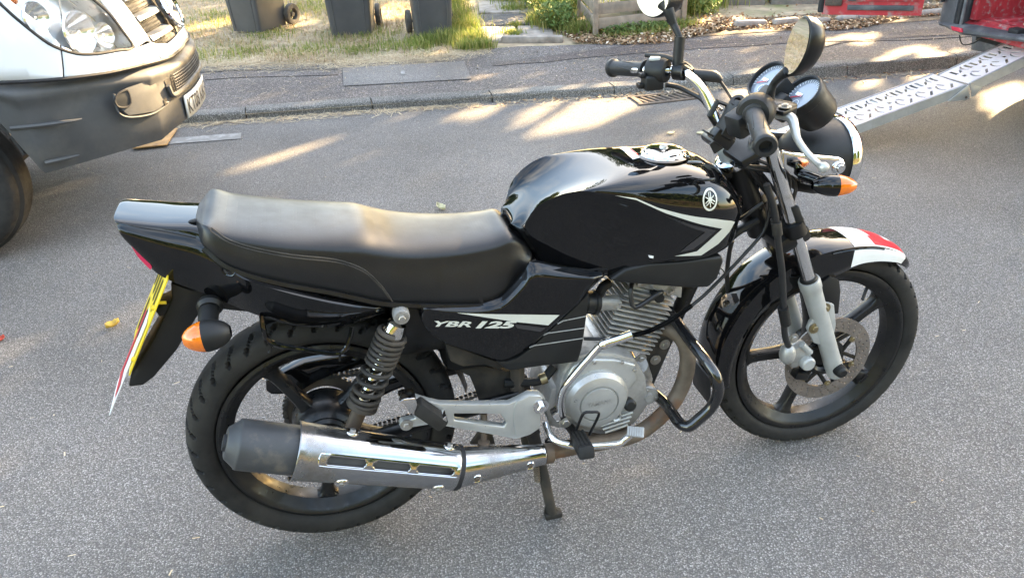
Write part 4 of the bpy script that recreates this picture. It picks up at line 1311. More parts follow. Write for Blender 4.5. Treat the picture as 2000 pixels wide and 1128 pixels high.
# cap, sticker, seam of the tank, chip in the paint
cc = V((0.8209,-0.01,0.9036))
h = tb.ray_cast(V((cc.x, -.005, 1.3)), V((0, 0, -1)))
cn = (h[1] if h[1].z > 0 else -h[1])
cn = (cn + V((0, 0, 1.5))).normalized()
cap = bk('filler_cap', Geo().lathe([(.050, -.004), (.051, .003), (.047, .008), (.044, .009), (.042, .013), (.032, .0165), (.015, .018), (0, .018)], h[0], cn, 40), 'chrome', tank)
bk('cap_lock', Geo().lathe([(0, .0225), (.008, .022), (.0095, .0195), (.0095, .016)], h[0], cn, 20), 'silver_paint', cap)
bk('cap_ring', Geo().lathe([(.050, -.006), (.058, -.002), (.058, .002), (.050, .004)], h[0], cn, 40, closed_prof=True), 'gloss_black', cap)
def on_top(u_, off):
    hh_ = tb.ray_cast(V((u_[0], u_[1], 1.3)), V((0, 0, -1)))
    return hh_[0] + V((0, 0, off))
q = [(0.7475,0.0746,0.893),(0.7698,0.0775,0.893),(0.7678,-0.0083,0.893),(0.745,-0.0172,0.893)]
sg = []
for i in range(7):
    sg.append([on_top(V(q[0]).lerp(V(q[3]), i / 6).lerp(V(q[1]).lerp(V(q[2]), i / 6), j / 4), .0013) for j in range(5)])
bk('warning_label', Geo().loft(sg, closed=False), 'sticker_white', tank)
sg = [[on_top(V(q[0]).lerp(V(q[3]), i / 6).lerp(V(q[1]).lerp(V(q[2]), i / 6), .80 + .14 * j / 2), .0018) for j in range(3)] for i in range(6)]
bk('label_stripe', Geo().loft(sg, closed=False), 'sticker_red', tank)
bk('vent_plug', Geo().lathe([(0, .004), (.010, .003), (.012, -.003)], on_top(V((0.787, -.012, 0)), 0), (0, 0, 1), 18), 'chrome', tank)
decal('paint_chip', tb, [[(0.7473,-0.13,0.7167), (0.7594,-0.13,0.7135), (0.7585,-0.13,0.7074), (0.75,-0.13,0.71)]], 'sticker_white', tank, .001, 0)
# grey plastic cover under the tank
lo = [(0.6583,-0.118,0.6672),(0.6959,-0.118,0.689),(0.7473,-0.118,0.6946),(0.8268,-0.118,0.6868),(0.9289,-0.118,0.6846),(0.9329,-0.118,0.6684),(0.9216,-0.118,0.6268),(0.9017,-0.118,0.6075),(0.8505,-0.118,0.6149),(0.6764,-0.118,0.659)]
for sg_ in (1, -1):
    pg = [V((x, y * sg_, z)) for x, y, z in lo]
    bk('under_tank_cover', Geo().prism(pg, (0, .05 * sg_, 0), bev=.007, seg=3), 'matte_black', None, 50)

# ------------------------------------------------------------------ seat
ST = [(-0.1624,0.02,0.9028), (-0.1395,0.06,0.9072), (-0.1006,0.08,0.8929), (-0.0411,0.085,0.8769), (0.031,0.088,0.861), (0.1024,0.088,0.8498), (0.1443,0.085,0.8428), (0.1779,0.08,0.8291), (0.2152,0.075,0.8149), (0.2726,0.07,0.8025), (0.3519,0.065,0.7919), (0.412,0.06,0.7904), (0.4477,0.05,0.7932), (0.4626,0.04,0.7814)]
SE = [(-0.1625,-0.06,0.9033), (-0.1441,-0.098,0.9095), (-0.112,-0.116,0.8839), (-0.0506,-0.123,0.8592), (0.0087,-0.126,0.8415), (0.0696,-0.126,0.824), (0.1176,-0.126,0.8107), (0.1615,-0.123,0.7954), (0.217,-0.119,0.7798), (0.2747,-0.113,0.7687), (0.3401,-0.106,0.7642), (0.4075,-0.098,0.7652), (0.4525,-0.088,0.7704), (0.4869,-0.07,0.7444)]
SB = [(-0.1664,-0.062,0.8842), (-0.1549,-0.102,0.8701), (-0.1215,-0.12,0.8352), (-0.07,-0.128,0.8051), (-0.0068,-0.13,0.7774), (0.0589,-0.131,0.7528), (0.1087,-0.131,0.7312), (0.1609,-0.13,0.7084), (0.2174,-0.129,0.693), (0.2917,-0.126,0.6756), (0.3576,-0.122,0.6617), (0.3978,-0.116,0.655), (0.4407,-0.106,0.6725), (0.4891,-0.085,0.724)]
rings = []
for t, e, bb in zip(ST, SE, SB):
    w, zc = -e[1], t[2] + .003
    half = []
    for i in range(13):
        a = R(90 - 90 * i / 12)
        sy, sz = math.cos(a) ** (2 / 3.0), math.sin(a) ** (2 / 3.0)
        half.append((e[0] + (t[0] - e[0]) * sz ** 1.5, -w * sy, e[2] + (zc - e[2]) * sz))
    for i in range(1, 6):
        s = i / 5
        half.append((e[0] + (bb[0] - e[0]) * s, e[1] + (bb[1] - e[1]) * s - .004 * math.sin(math.pi * s), e[2] + (bb[2] - e[2]) * s))
    half.append((bb[0], bb[1] * .93, bb[2] - .004))
    half.append((bb[0], bb[1] * .5, bb[2]))
    rings.append([V(q) for q in half + [(x, -y, z) for x, y, z in reversed(half[1:])]])
c0 = [V((q.x - .006, q.y * .6, q.z * .6 + .4 * .90)) for q in rings[0]]
c1 = [V((q.x + .012, q.y * .6, q.z * .8 + .2 * .78)) for q in rings[-1]]
seat_g = Geo().loft(smooth_rings([c0] + rings + [c1], 6))
seat = bk('seat', seat_g, 'seat_vinyl', None, 70)
sb = bvh_of(seat_g)
for dy_, m_ in ((0, 'frame_dusty'), (5, 'frame_dusty')):
    pip = [(-0.1376,-0.126,0.9382),(-0.1395,-0.126,0.9209),(-0.1321,-0.126,0.9041),(-0.1051,-0.126,0.8831),(-0.0597,-0.126,0.861),(0.0034,-0.126,0.839),(0.0691,-0.126,0.8207),(0.1021,-0.126,0.8075),(0.1346,-0.126,0.7862),(0.1594,-0.126,0.7542),(0.1739,-0.126,0.7268),(0.183,-0.126,0.7047)]
    pp = [drop(sb, x, z - dy_ * .0011, .0002) for x, y, z in pip]
    bk('piping', Geo().tube(pp, .0018, 6, 4), m_, seat)
bk('seat_base', Geo().tube([V((x, y * .98, z - .004)) for x, y, z in SB[1:-1]], .008, 6, 3), 'satin_black', seat)

# ------------------------------------------------------------------ tail cowl
TT = [(-0.3097,0.04,0.9254), (-0.2722,0.045,0.917), (-0.2265,0.05,0.9064), (-0.1692,0.05,0.8961), (-0.131,0.05,0.8862), (-0.0834,0,0.8592), (-0.0098,0,0.8134), (0.0793,0,0.7756), (0.1491,0,0.7276), (0.1811,0,0.6971)]
TE = [(-0.3024,-0.06,0.9207), (-0.2676,-0.066,0.9107), (-0.2197,-0.07,0.8978), (-0.1685,-0.075,0.8826), (-0.1284,-0.098,0.8543), (-0.0972,-0.118,0.8147), (-0.017,-0.124,0.7749), (0.0671,-0.122,0.736), (0.1357,-0.118,0.7063), (0.166,-0.112,0.6903)]
TM = [(-0.2993,-0.068,0.8993), (-0.2674,-0.078,0.8862), (-0.224,-0.087,0.8707), (-0.1702,-0.096,0.849), (-0.1244,-0.118,0.8214), (-0.0887,-0.138,0.8056), (-0.0092,-0.145,0.764), (0.0744,-0.142,0.7243), (0.1384,-0.132,0.6966), (0.167,-0.117,0.6855)]
TB = [(-0.2887,-0.052,0.8634), (-0.2652,-0.06,0.8168), (-0.2311,-0.068,0.7879), (-0.1769,-0.078,0.7572), (-0.1337,-0.092,0.7337), (-0.0883,-0.105,0.7091), (-0.0138,-0.112,0.6727), (0.0667,-0.112,0.6565), (0.1363,-0.11,0.6624), (0.1661,-0.106,0.6671)]
rings = []
for t, e, mm_, bb in zip(TT, TE, TM, TB):
    w, zc = -e[1], t[2] + .003
    half = []
    for i in range(11):
        a = R(90 - 90 * i / 10)
        sy, sz = math.cos(a) ** (2 / 3.2), math.sin(a) ** (2 / 3.2)
        half.append((e[0] + (t[0] - e[0]) * sz ** 1.5, -w * sy, e[2] + (zc - e[2]) * sz))
    for A, Bq in ((e, mm_), (mm_, bb)):
        for i in range(1, 5):
            s = i / 4
            half.append((A[0] + (Bq[0] - A[0]) * s, A[1] + (Bq[1] - A[1]) * s - .004 * math.sin(math.pi * s), A[2] + (Bq[2] - A[2]) * s))
    half.append((bb[0], bb[1] * .6, bb[2] + .002))
    rings.append([V(q) for q in half + [(x, -y, z) for x, y, z in reversed(half[1:])]])
c0 = [V((q.x + .002, q.y * .9, q.z * .94 + .06 * .87)) for q in rings[0]]
tail_g = Geo().loft(smooth_rings([c0] + rings, 5))
tail = bk('tail_cowl', tail_g, 'gloss_black', None, 50)
tlb = bvh_of(tail_g)
seam_p = [(-0.2992,-0.07,0.9234),(-0.2669,-0.07,0.9113),(-0.2199,-0.07,0.8968),(-0.1696,-0.07,0.8795)]
bk('cowl_seam', Geo().tube([drop(tlb, x, z, -.0002) for x, y, z in seam_p], .0014, 5, 4), 'seam', tail)
hs = V((-0.1758,-0.045,0.9086))
bk('seat_lock_shade', Geo().sphere(hs + V((0.010, 0, -.0075)), (.016, .006, .004), None, 16, 8), 'seam', tail)  # dark oval stands in for the shade inside the slot
cbp = V((-0.1174,-0.115,0.8243))
cbs = [drop(tlb, cbp.x + .013 * math.cos(R(30 * k)), cbp.z + .013 * math.sin(R(30 * k)), .0008) for k in range(12)]
bk('cowl_recess_shade', Geo().add(cbs, [tuple(range(12))]), 'seam', tail, 0)  # flat dark disc stands in for the shade in a bolt recess
bk('cowl_recess_rim', Geo().tube(cbs, .0018, 6, 2, closed=True), 'gloss_black', tail)
lens = [(-0.2892,-0.066,0.8754), (-0.2847,-0.066,0.8715), (-0.2677,-0.068,0.849), (-0.263,-0.068,0.826), (-0.267,-0.068,0.8211), (-0.2749,-0.067,0.8352), (-0.2838,-0.066,0.8528)]
g = Geo().loft([[V((x, y * k_, z)) for x, y, z in lens] for k_ in (1, .6, .0, -.6, -1)])
bk('tail_lamp', g, 'tail_red', tail, 40)
# rear mudguard, plates, reflectors
mg = [(-0.2406,-0.055,0.7816),(-0.2076,-0.055,0.7597),(-0.1542,-0.055,0.741),(-0.0972,-0.055,0.6848),(-0.1521,-0.055,0.702),(-0.1908,-0.055,0.7187),(-0.2265,-0.055,0.674),(-0.2645,-0.055,0.6252),(-0.3231,-0.055,0.569),(-0.3469,-0.055,0.5544),(-0.3769,-0.055,0.5556),(-0.3672,-0.055,0.5782),(-0.3006,-0.055,0.6634),(-0.2473,-0.055,0.7442)]
g = Geo().prism(mg, (0, .11, 0), bev=.006)
mud = bk('rear_mudguard', g, 'matte_black', None, 40)
ptop, pbot = V((-0.235,-0.09,0.8055)), V((-0.3554,-0.09,0.6044))
pv = (pbot - ptop)
pn = V((pv.z, 0, -pv.x)).normalized()
if pn.x > 0:
    pn = -pn
ang = [ptop, pbot]
g = Geo().prism([ptop, pbot, pbot + V((-.014, .18, 0)), ptop + V((-.014, .18, 0))], pn * .003, bev=.0008)
nplate = bk('number_plate', g, 'plate_yellow', mud, 30)
pu = V((0, -1, 0))
pd = pv.normalized()
for y0_, t0_, t1_ in ((.035, .10, .42), (.075, .12, .40), (.115, .10, .42), (.150, .12, .40), (.045, .52, .86), (.090, .54, .84), (.135, .52, .86)):
    yw_ = lambda y_: V((-.014 * y_ / .18, y_, 0))
    q_ = [ptop + yw_(y0_) + pv * t0_ + pn * .0042, ptop + yw_(y0_) + pv * t1_ + pn * .0042, ptop + yw_(y0_ + .012) + pv * t1_ + pn * .0042, ptop + yw_(y0_ + .012) + pv * t0_ + pn * .0042]
    bk('plate_character', Geo().prism(q_, pn * .0004), 'plate_black', nplate, 0)
for f, k_ in ((.32, 0), (.42, 1), (.86, 0)):
    p_ = ptop.lerp(pbot, f) + V((0, .012 + .05 * k_, 0))
    bk('plate_screw', Geo().lathe([(0, .007), (.005, .006), (.006, 0)], p_ + pn * .003, pn, 12), 'plate_yellow', nplate)
bk('plate_clip', Geo().tube([ptop.lerp(pbot, .28) + V((.0, .02, 0)), ptop.lerp(pbot, .28) + V((.014, .02, -.002))], .0035, 8), 'plate_yellow', nplate)
q0, q1 = ptop.lerp(pbot, .52) + pn * .006, V((-0.4301,-0.07,0.4919))
g = Geo().prism([q0 + V((0, .02, 0)), q1 + V((0, .02, 0)), q1 + V((-.004, .15, 0)), q0 + V((-.004, .15, 0))], pn * .0015)
lpl = bk('learner_plate', g, 'sticker_white', mud, 30)
lv = (q1 - q0)
ln_ = lv.normalized()
L3 = lambda t_, y_: q0 + lv * t_ + V((-.03 * y_, y_, 0)) + pn * .0022
bk('learner_letter', Geo().prism([L3(.10, .135), L3(.85, .135), L3(.85, .035), L3(.70, .035), L3(.70, .095), L3(.10, .095)], pn * .0006), 'sticker_red', lpl, 30)
bk('plate_bracket', Geo().box(V((-0.2589,-0.02,0.7236)), (.05, .06, .02), ((.9, 0, .3), (0, 1, 0), (-.3, 0, .9)), bev=.003), 'matte_black', mud)
def indicator(base, c, axis, ls, bodym, lensm, ln=.062, r=.026, split=.55, stalk=.014):
    """stalked lamp: tapered body with a coloured lens at its far end"""
    ax = V(axis).normalized()
    st_ = bk('indicator_stalk', Geo().tube([base, V(base).lerp(V(c), .55), c], [stalk * 1.15, stalk, stalk], 14, 3), bodym)
    prof = []
    n_ = 14
    for i in range(n_ + 1):
        t = i / n_
        prof.append((r * max(.02, math.sin(math.pi * (t * .93 + .035))) ** .45, -ln / 2 + ln * t))
    k = int(n_ * split)
    bk('lamp_body', Geo().lathe(prof[:k + 1] + [(0, prof[k][1])], c, ax, 24), bodym, st_, 40)
    bk('lamp_lens', Geo().lathe([(0, prof[k][1])] + prof[k:], c, ax, 24), lensm, st_, 40)
    return st_
ri = V((-0.193,-0.175,0.7086))
i_ = indicator(V((-0.1752,-0.085,0.7349)), V((-0.177,-0.165,0.7123)), (-1, 0, -.06), None, 'matte_black', 'amber', .088, .031, .58, .019)
i_['label'] = 'right rear indicator with amber lens'
indicator(V((-0.2062,0.085,0.6464)) * 1, V((-.17, .165, .70)), (-1, 0, -.06), None, 'matte_black', 'amber', .088, .031, .58, .019)
bk('stalk_collar', Geo().lathe([(.024, 0), (.026, .01), (.021, .018), (.018, .018)], V((-0.1724,-0.085,0.7391)), (0, -1, -.3), 22, closed_prof=True), 'matte_black')
bk('grab_loop', Geo().tube([(-0.0775,-0.11,0.7075), (-0.0778,-0.118,0.6833), (-0.0752,-0.122,0.6584), (-0.0549,-0.124,0.6409), (-0.0018,-0.126,0.6205), (0.0476,-0.126,0.6019), (0.0713,-0.124,0.6036), (0.0866,-0.12,0.6287), (0.0953,-0.112,0.6499)], .0055, 10, 4), 'gloss_black')
bk('loop_hook', Geo().tube([(-0.0706,-0.122,0.6501), (-0.073,-0.122,0.6308), (-0.0788,-0.122,0.6269)], .003, 6, 3), 'satin_black')
bk('loop_hook', Geo().tube([(0.062,-0.124,0.5978), (0.0595,-0.124,0.5803)], .003, 6, 1), 'satin_black')

# ------------------------------------------------------------------ side cover
top = [(0.2352,-0.135,0.6759),(0.2476,-0.135,0.6823),(0.3009,-0.135,0.674),(0.3661,-0.135,0.6636),(0.4052,-0.135,0.6667),(0.4224,-0.135,0.6749),(0.4456,-0.135,0.697),(0.4665,-0.135,0.7205),(0.486,-0.135,0.7416),(0.5476,-0.135,0.7205),(0.6049,-0.135,0.7012),(0.6482,-0.135,0.6865)]
bot = [(0.2345,-0.135,0.6686),(0.2451,-0.135,0.6316),(0.2657,-0.135,0.6035),(0.2873,-0.135,0.5837),(0.3206,-0.135,0.5641),(0.359,-0.135,0.5406),(0.3925,-0.135,0.5204),(0.418,-0.135,0.518),(0.4703,-0.135,0.5401),(0.5229,-0.135,0.5848),(0.5702,-0.135,0.6246),(0.6076,-0.135,0.654)]
top_s, bot_s = catmull(top, 5), catmull(bot, 5)
def across(t, n_=40):
    return None
rings = []
N_ = 56
def resample(pts, n_):
    L_ = [0]
    for a_, b_ in zip(pts[:-1], pts[1:]):
        L_.append(L_[-1] + (b_ - a_).length)
    out = []
    for i in range(n_):
        s = L_[-1] * i / (n_ - 1)
        k = max(0, min(len(pts) - 2, int(np.searchsorted(L_, s)) - 1))
        f = (s - L_[k]) / max(1e-9, L_[k + 1] - L_[k])
        out.append(pts[k].lerp(pts[k + 1], f))
    return out
ts_, bs_ = resample(top_s, N_), resample(bot_s, N_)
for i, (a, b_) in enumerate(zip(ts_, bs_)):
    u = i / (N_ - 1)
    edge = min(1, u / .06, (1 - u) / .10 + .25)
    row = []
    for j in range(33):
        s = j / 32
        q = a.lerp(b_, s)
        ss = lambda v: (lambda c: c * c * (3 - 2 * c))(min(1, max(0, v)))
        bulge = .024 * ss(u / .05 + .15) * ss(s / .14 + .08) * ss((1 - s) / .05 + .25) * (ss((1 - u) / .08) * .6 + .4)
        row.append(V((q.x, -.112 - bulge, q.z)))
    rings.append(row)
side_g = Geo().loft(rings, closed=False)
side = solid(bk('side_cover', side_g, 'gloss_black', None, 60), .004, 0)
sdb = bvh_of(side_g)
mt = [(0.6076,-0.135,0.6553),(0.6043,-0.135,0.6237),(0.601,-0.135,0.5902),(0.5964,-0.135,0.5509),(0.5905,-0.135,0.5111),(0.5809,-0.135,0.4783),(0.5456,-0.135,0.4798),(0.4974,-0.135,0.484),(0.419,-0.135,0.4862),(0.4056,-0.135,0.5013),(0.3901,-0.135,0.5195),(0.4178,-0.135,0.5126),(0.439,-0.135,0.5165),(0.4702,-0.135,0.5361),(0.5229,-0.135,0.5809),(0.5702,-0.135,0.6207)]
mo = bk('side_cover_front', Geo().prism(mt, (0, .03, 0), bev=.005, seg=2), 'matte_black', side, 40)
for a_, b_ in (((1088,632), (1144,617)), ((1062,653), (1141,640)), ((1034,677), (1138,661))):
    pass
bk('groove', Geo().tube([(0.5337,-0.1345,0.5891), (0.5467,-0.1345,0.5946), (0.5987,-0.1345,0.5969)], .0016, 5), 'silver_paint', mo)
bk('groove', Geo().tube([(0.5004,-0.1345,0.5662), (0.5111,-0.1345,0.5695), (0.5953,-0.1345,0.567)], .0016, 5), 'silver_paint', mo)
bk('groove', Geo().tube([(0.4681,-0.1345,0.5403), (0.4799,-0.1345,0.5433), (0.5918,-0.1345,0.5407)], .0016, 5), 'silver_paint', mo)
decal('silver_stripe', sdb, [[(0.312,-0.14,0.6599), (0.3751,-0.14,0.6459), (0.4533,-0.14,0.6304), (0.537,-0.14,0.6139), (0.511,-0.14,0.5926), (0.4435,-0.14,0.6129), (0.3746,-0.14,0.6371)]], 'decal_silver', side, .0036)
decal('grey_stripe', sdb, [[(0.4365,-0.14,0.6091), (0.5051,-0.14,0.5871), (0.4933,-0.14,0.5788), (0.4407,-0.14,0.5979)]], 'decal_grey', side, .0034)
def side_text(s_, pa, pb, h_, shear, off, bold):
    vv, ff = text_mesh(s_, h_ * 1.38, shear, bold)
    bm = bmesh.new()
    bv_ = [bm.verts.new((x, y, 0)) for x, y in vv]
    for q in ff:
        try:
            bm.faces.new([bv_[i] for i in q])
        except ValueError:
            pass
    for _ in range(3):
        bmesh.ops.subdivide_edges(bm, edges=[e for e in bm.edges if e.calc_length() > .004], cuts=1)
        bmesh.ops.triangulate(bm, faces=list(bm.faces))
    bm.verts.index_update()
    vv = [(v.co.x, v.co.y) for v in bm.verts]
    ff = [tuple(v.index for v in f.verts) for f in bm.faces]
    bm.free()
    x0, x1 = min(v[0] for v in vv), max(v[0] for v in vv)
    pa, pb = V(pa), V(pb)
    d_ = pb - pa
    out = []
    for x, y in vv:
        q = pa + d_ * ((x - x0) / (x1 - x0)) + V((0, 0, y))
        out.append(drop(sdb, q.x, q.z, off))
    return Geo().add(out, ff)
bk('lettering', side_text('YBR', (0.2636,-0.138,0.6362), (0.3417,-0.138,0.6204), .0135, .35, .0040, .0006), 'decal_silver', side, 0)
bk('lettering', side_text('125', (0.3493,-0.138,0.6164), (0.4424,-0.138,0.599), .0165, .35, .0040, .0011), 'decal_silver', side, 0)
bk('lower_side_panel', Geo().prism([(0.2853,-0.1,0.5652),(0.3259,-0.1,0.5412),(0.3707,-0.1,0.5118),(0.4226,-0.1,0.4805),(0.4042,-0.1,0.4702),(0.3696,-0.1,0.4913),(0.3228,-0.1,0.4953),(0.2951,-0.1,0.5147)], (0, .02, 0), bev=.003), 'frame_dusty')
# same cover on the far side
bk('side_cover', Geo().prism([V((x, .105, z)) for x, y, z in top[::2] + bot[::-2]], (0, .02, 0), bev=.006), 'gloss_black', None, 40)

# ------------------------------------------------------------------ frame, swing arm, chain
fr = bk('frame', Geo().tube([(0.99, 0, .84), (.80, 0, .80), (.55, 0, .72), (.40, 0, .66)], .022, 12, 4), 'satin_black')
bk('down_tube', Geo().tube([(0.9952,0,0.7263), (0.9115,0,0.5438), (0.818,0,0.2985), (0.7823,0,0.1994)], .0185, 12, 3), 'satin_black', fr)
bk('engine_bracket', Geo().prism([(0.8363,-0.035,0.5069),(0.8689,-0.035,0.4571),(0.8319,-0.035,0.3427),(0.8031,-0.035,0.3093),(0.771,-0.035,0.352),(0.7909,-0.035,0.3971)], (0, .008, 0), bev=.002), 'frame_dusty', fr)
for q in ((0.8379,-0.037,0.4164), (0.8156,-0.037,0.3751), (0.767,-0.06,0.4027)):
    bolt('frame_bolt', q, YM, .008, fr)
for s_ in (-1, 1):
    bk('rear_rail', Geo().tube([(.50, s_ * .06, .66), (.30, s_ * .09, .69), (.10, s_ * .095, .74), (-.12, s_ * .085, .80), (-.20, s_ * .06, .82)], .013, 10, 3), 'satin_black', fr)
    bk('cradle_tube', Geo().tube([(.50, s_ * .06, .66), (.46, s_ * .07, .50), (.45, s_ * .075, .36), (.47, s_ * .075, .28)], .017, 10, 3), 'frame_dusty', fr)
    bk('swing_arm', Geo().tube([(.45, s_ * .088, .375), (.25, s_ * .092, .36), (.08, s_ * .095, .338), (-.03, s_ * .095, .331)], .019, 10, 3, sx=.7), 'satin_black')
bk('pivot_plate', Geo().prism([(0.2865,-0.062,0.4974),(0.3284,-0.062,0.4692),(0.3821,-0.062,0.4583),(0.4422,-0.062,0.4301),(0.4789,-0.062,0.4107),(0.49,-0.062,0.356),(0.4385,-0.062,0.3369),(0.3906,-0.062,0.3398),(0.3614,-0.062,0.3539),(0.3538,-0.062,0.3929),(0.3421,-0.062,0.4392),(0.3101,-0.062,0.4644)], (0, .012, 0), bev=.003), 'frame_dusty', fr, 40)
bk('air_box', Geo().box((.40, 0, .57), (.24, .19, .20), bev=.03), 'satin_black')
bk('battery_box', Geo().box((.26, 0, .60), (.16, .16, .14), bev=.02), 'satin_black')
bk('inner_mudguard', Geo().lathe([(.335, -.06), (.345, -.03), (.345, .03), (.335, .06)], RC, (0, -1, 0), 40, R(10), R(105), ref=(1, 0, 0)), 'satin_black')
bk('chain_guard', Geo().prism([(-0.1187,0.048,0.4481),(-0.0804,0.048,0.4618),(-0.025,0.048,0.4806),(0.0398,0.048,0.482),(0.1132,0.048,0.4789),(0.2059,0.048,0.4605),(0.2531,0.048,0.4364),(0.2502,0.048,0.404),(0.19,0.048,0.4268),(0.1086,0.048,0.4419),(0.0453,0.048,0.4373),(-0.0043,0.048,0.4241),(-0.0493,0.048,0.4025),(-0.0836,0.048,0.4025),(-0.1129,0.048,0.4088),(-0.1226,0.048,0.4198)], (0, .045, 0), bev=.004), 'gloss_black', None, 40)
bk('chain_guard_lower', Geo().tube([(0.2257,0.075,0.3713), (0.1603,0.075,0.3541), (0.1075,0.075,0.3344)], .016, 8, 2, sx=.5), 'gloss_black')
FS = V((.455, .067, .345))
RS = V((0, .067, .331))
path_ = []
rs, fs_ = .0945, .034
for i in range(25):
    a = R(90 + 180 * i / 24)
    path_.append(RS + V((rs * math.cos(a), 0, rs * math.sin(a))))
nlow = 34
for i in range(1, nlow):
    t = i / nlow
    path_.append(V((0, .067, .331 - rs)).lerp(V((.455, .067, .345 - fs_)), t) + V((0, 0, -.012 * math.sin(math.pi * t))))
for i in range(9):
    a = R(-90 + 180 * i / 8)
    path_.append(FS + V((fs_ * math.cos(a), 0, fs_ * math.sin(a))))
for i in range(1, nlow):
    t = i / nlow
    path_.append(V((.455, .067, .345 + fs_)).lerp(V((0, .067, .331 + rs)), t))
pr = resample([V(q) for q in path_] + [V(path_[0])], 112)
g = Geo()
for i in range(0, 111):
    a_, b_ = pr[i], pr[i + 1]
    d_ = (b_ - a_).normalized()
    n_ = V((-d_.z, 0, d_.x))
    w_ = .0085 if i % 2 else .0065
    for s_ in (-1, 1):
        c_ = (a_ + b_) / 2 + V((0, s_ * w_, 0))
        L_ = (b_ - a_).length * .80
        q = []
        for k in range(8):
            t = 2 * math.pi * (k + .5) / 8
            q.append(c_ + d_ * (L_ * .72 * math.cos(t)) + n_ * (.0062 * math.sin(t)))
        g.prism(q, (0, .0016, 0))
    g.tube([a_ + V((0, -.009, 0)), a_ + V((0, .009, 0))], .0038, 6)
ch = bk('chain', g, 'chain_steel', None, 25)
ch['kind'] = 'stuff'

# ------------------------------------------------------------------ rear shock absorbers
def shock(s_):
    a_, b_ = V((0.1967,-0.135,0.6755)), V((0.0649,-0.135,0.4165))
    a_.y *= s_
    b_.y *= s_
    d_ = (b_ - a_).normalized()
    L_ = (b_ - a_).length
    root = bk('shock_absorber', Geo().lathe([(.0, .02), (.020, .022), (.024, .04), (.024, .055), (.014, .06), (.0135, L_ * .62), (.015, L_ * .63), (.015, L_ * .80), (0, L_ * .80)], a_, d_, 20), 'chrome_worn')
    if s_ > 0:
        root['label'] = 'rear shock absorber with exposed coil spring'
    pts, z, ang_ = [], .045, 0.0
    end = L_ * .795
    while z < end:
        f = (z - .045) / (end - .045)
        pitch = .0125 if f < .42 else (.0255 if f < .86 else .0125)
        step = 24
        pts.append(a_ + d_ * z + (frame(d_)[1] * math.cos(ang_) + frame(d_)[2] * math.sin(ang_)) * .0295)
        ang_ += R(step)
        z += pitch * step / 360
    bk('coil_spring', Geo().tube(pts, .0052, 8), 'frame_dusty', root, 50)
    bk('spring_seat', Geo().lathe([(.012, L_ * .78), (.034, L_ * .785), (.035, L_ * .815), (.022, L_ * .83), (.012, L_ * .83)], a_, d_, 24, closed_prof=True), 'frame_dusty', root)
    bk('lower_clevis', Geo().tube([a_ + d_ * (L_ * .82), b_ + d_ * .01], .0165, 14), 'brown_steel', root)
    bk('upper_eye', Geo().lathe([(.009, -.016), (.0155, -.016), (.0175, -.011), (.0175, .011), (.0155, .016), (.009, .016)], a_, (0, 1, 0), 24, closed_prof=True), 'cast_alloy', root)
    bolt('mount_nut', a_ + V((0, -.016 * s_, 0)), (0, -s_, 0), .0075, root)
shock(1)
shock(-1)

# ------------------------------------------------------------------ engine
AL = 'cast_alloy'
case = [(0.5494,-0.105,0.425),(0.5696,-0.105,0.4654),(0.6168,-0.105,0.4787),(0.68,-0.105,0.4634),(0.7319,-0.105,0.4386),(0.7629,-0.105,0.3805),(0.7748,-0.105,0.2937),(0.7392,-0.105,0.2415),(0.6656,-0.105,0.22),(0.5687,-0.105,0.265),(0.5345,-0.105,0.3316)]
eng = bk('engine', Geo().prism(case, (0, .20, 0), bev=.008), AL, None, 35)
cov = [(0.5494,-0.12,0.3767),(0.5547,-0.12,0.4239),(0.5747,-0.12,0.4585),(0.6118,-0.12,0.4708),(0.6745,-0.12,0.4568),(0.7301,-0.12,0.4312),(0.7344,-0.12,0.3847),(0.7133,-0.12,0.3562),(0.7204,-0.12,0.3011),(0.7239,-0.12,0.2785),(0.6503,-0.12,0.2513),(0.5873,-0.12,0.2816),(0.5566,-0.12,0.3286)]
bk('clutch_cover', Geo().prism(cov, (0, .018, 0), bev=.007, seg=3), 'silver_paint', eng, 40)
cc_ = V((0.6293,-0.12,0.3578))
cl = bk('round_cover', Geo().lathe([(.078, -.002), (.078, .010), (.070, .022), (.060, .026), (.049, .027), (.0475, .023), (.046, .023), (.044, .0285), (.030, .030), (0, .0305)], cc_, YM, 56), 'silver_paint', eng, 25)
vv, ff = text_mesh('YAMAHA', .017, 0, .0006)
wx = max(v[0] for v in vv)
g = Geo()
pts2 = [cc_ + V((-.031 + .062 * x / wx, -.0318, y + .001)) for x, y in vv]
g.add(pts2, ff)
g.add([q + V((0, .003, 0)) for q in pts2], ff)
bk('lettering', g, 'cast_alloy', cl, 0)
for k in range(4):
    a_, b_ = V((0.6338,-0.128,0.2863)), V((0.7227,-0.128,0.2972))
    dz = V((0, 0, -.0115 * k + .002))
    bk('cooling_rib', Geo().tube([a_ + dz + V((.006 * k, 0, 0)), b_ + dz - V((.004 * k, 0, 0))], .0034, 6, 1), 'silver_paint', eng)
bk('oil_filler', Geo().lathe([(0, .022), (.010, .022), (.0155, .018), (.0155, 0)], V((0.7097,-0.125,0.3287)), (0, -1, .25), 20), 'matte_black', eng)
bk('sight_glass', Geo().lathe([(.008, .004), (.0115, .007), (.0135, .004), (.0135, -.002)], V((0.6773,-0.133,0.3034)), YM, 22), 'silver_paint', eng)
sc_ = V((0.7741,-0.085,0.314))
st_c = bk('oil_filter_cover', Geo().lathe([(0, .022), (.011, .022), (.012, .014), (.024, .014), (.028, .009), (.028, -.03), (0, -.03)], sc_, YM, 30), AL, eng, 30)
for k in range(3):
    a_ = R(100 + 120 * k)
    bolt('cover_bolt', sc_ + V((.0205 * math.cos(a_), -.014, .0205 * math.sin(a_))), YM, .0042, st_c)
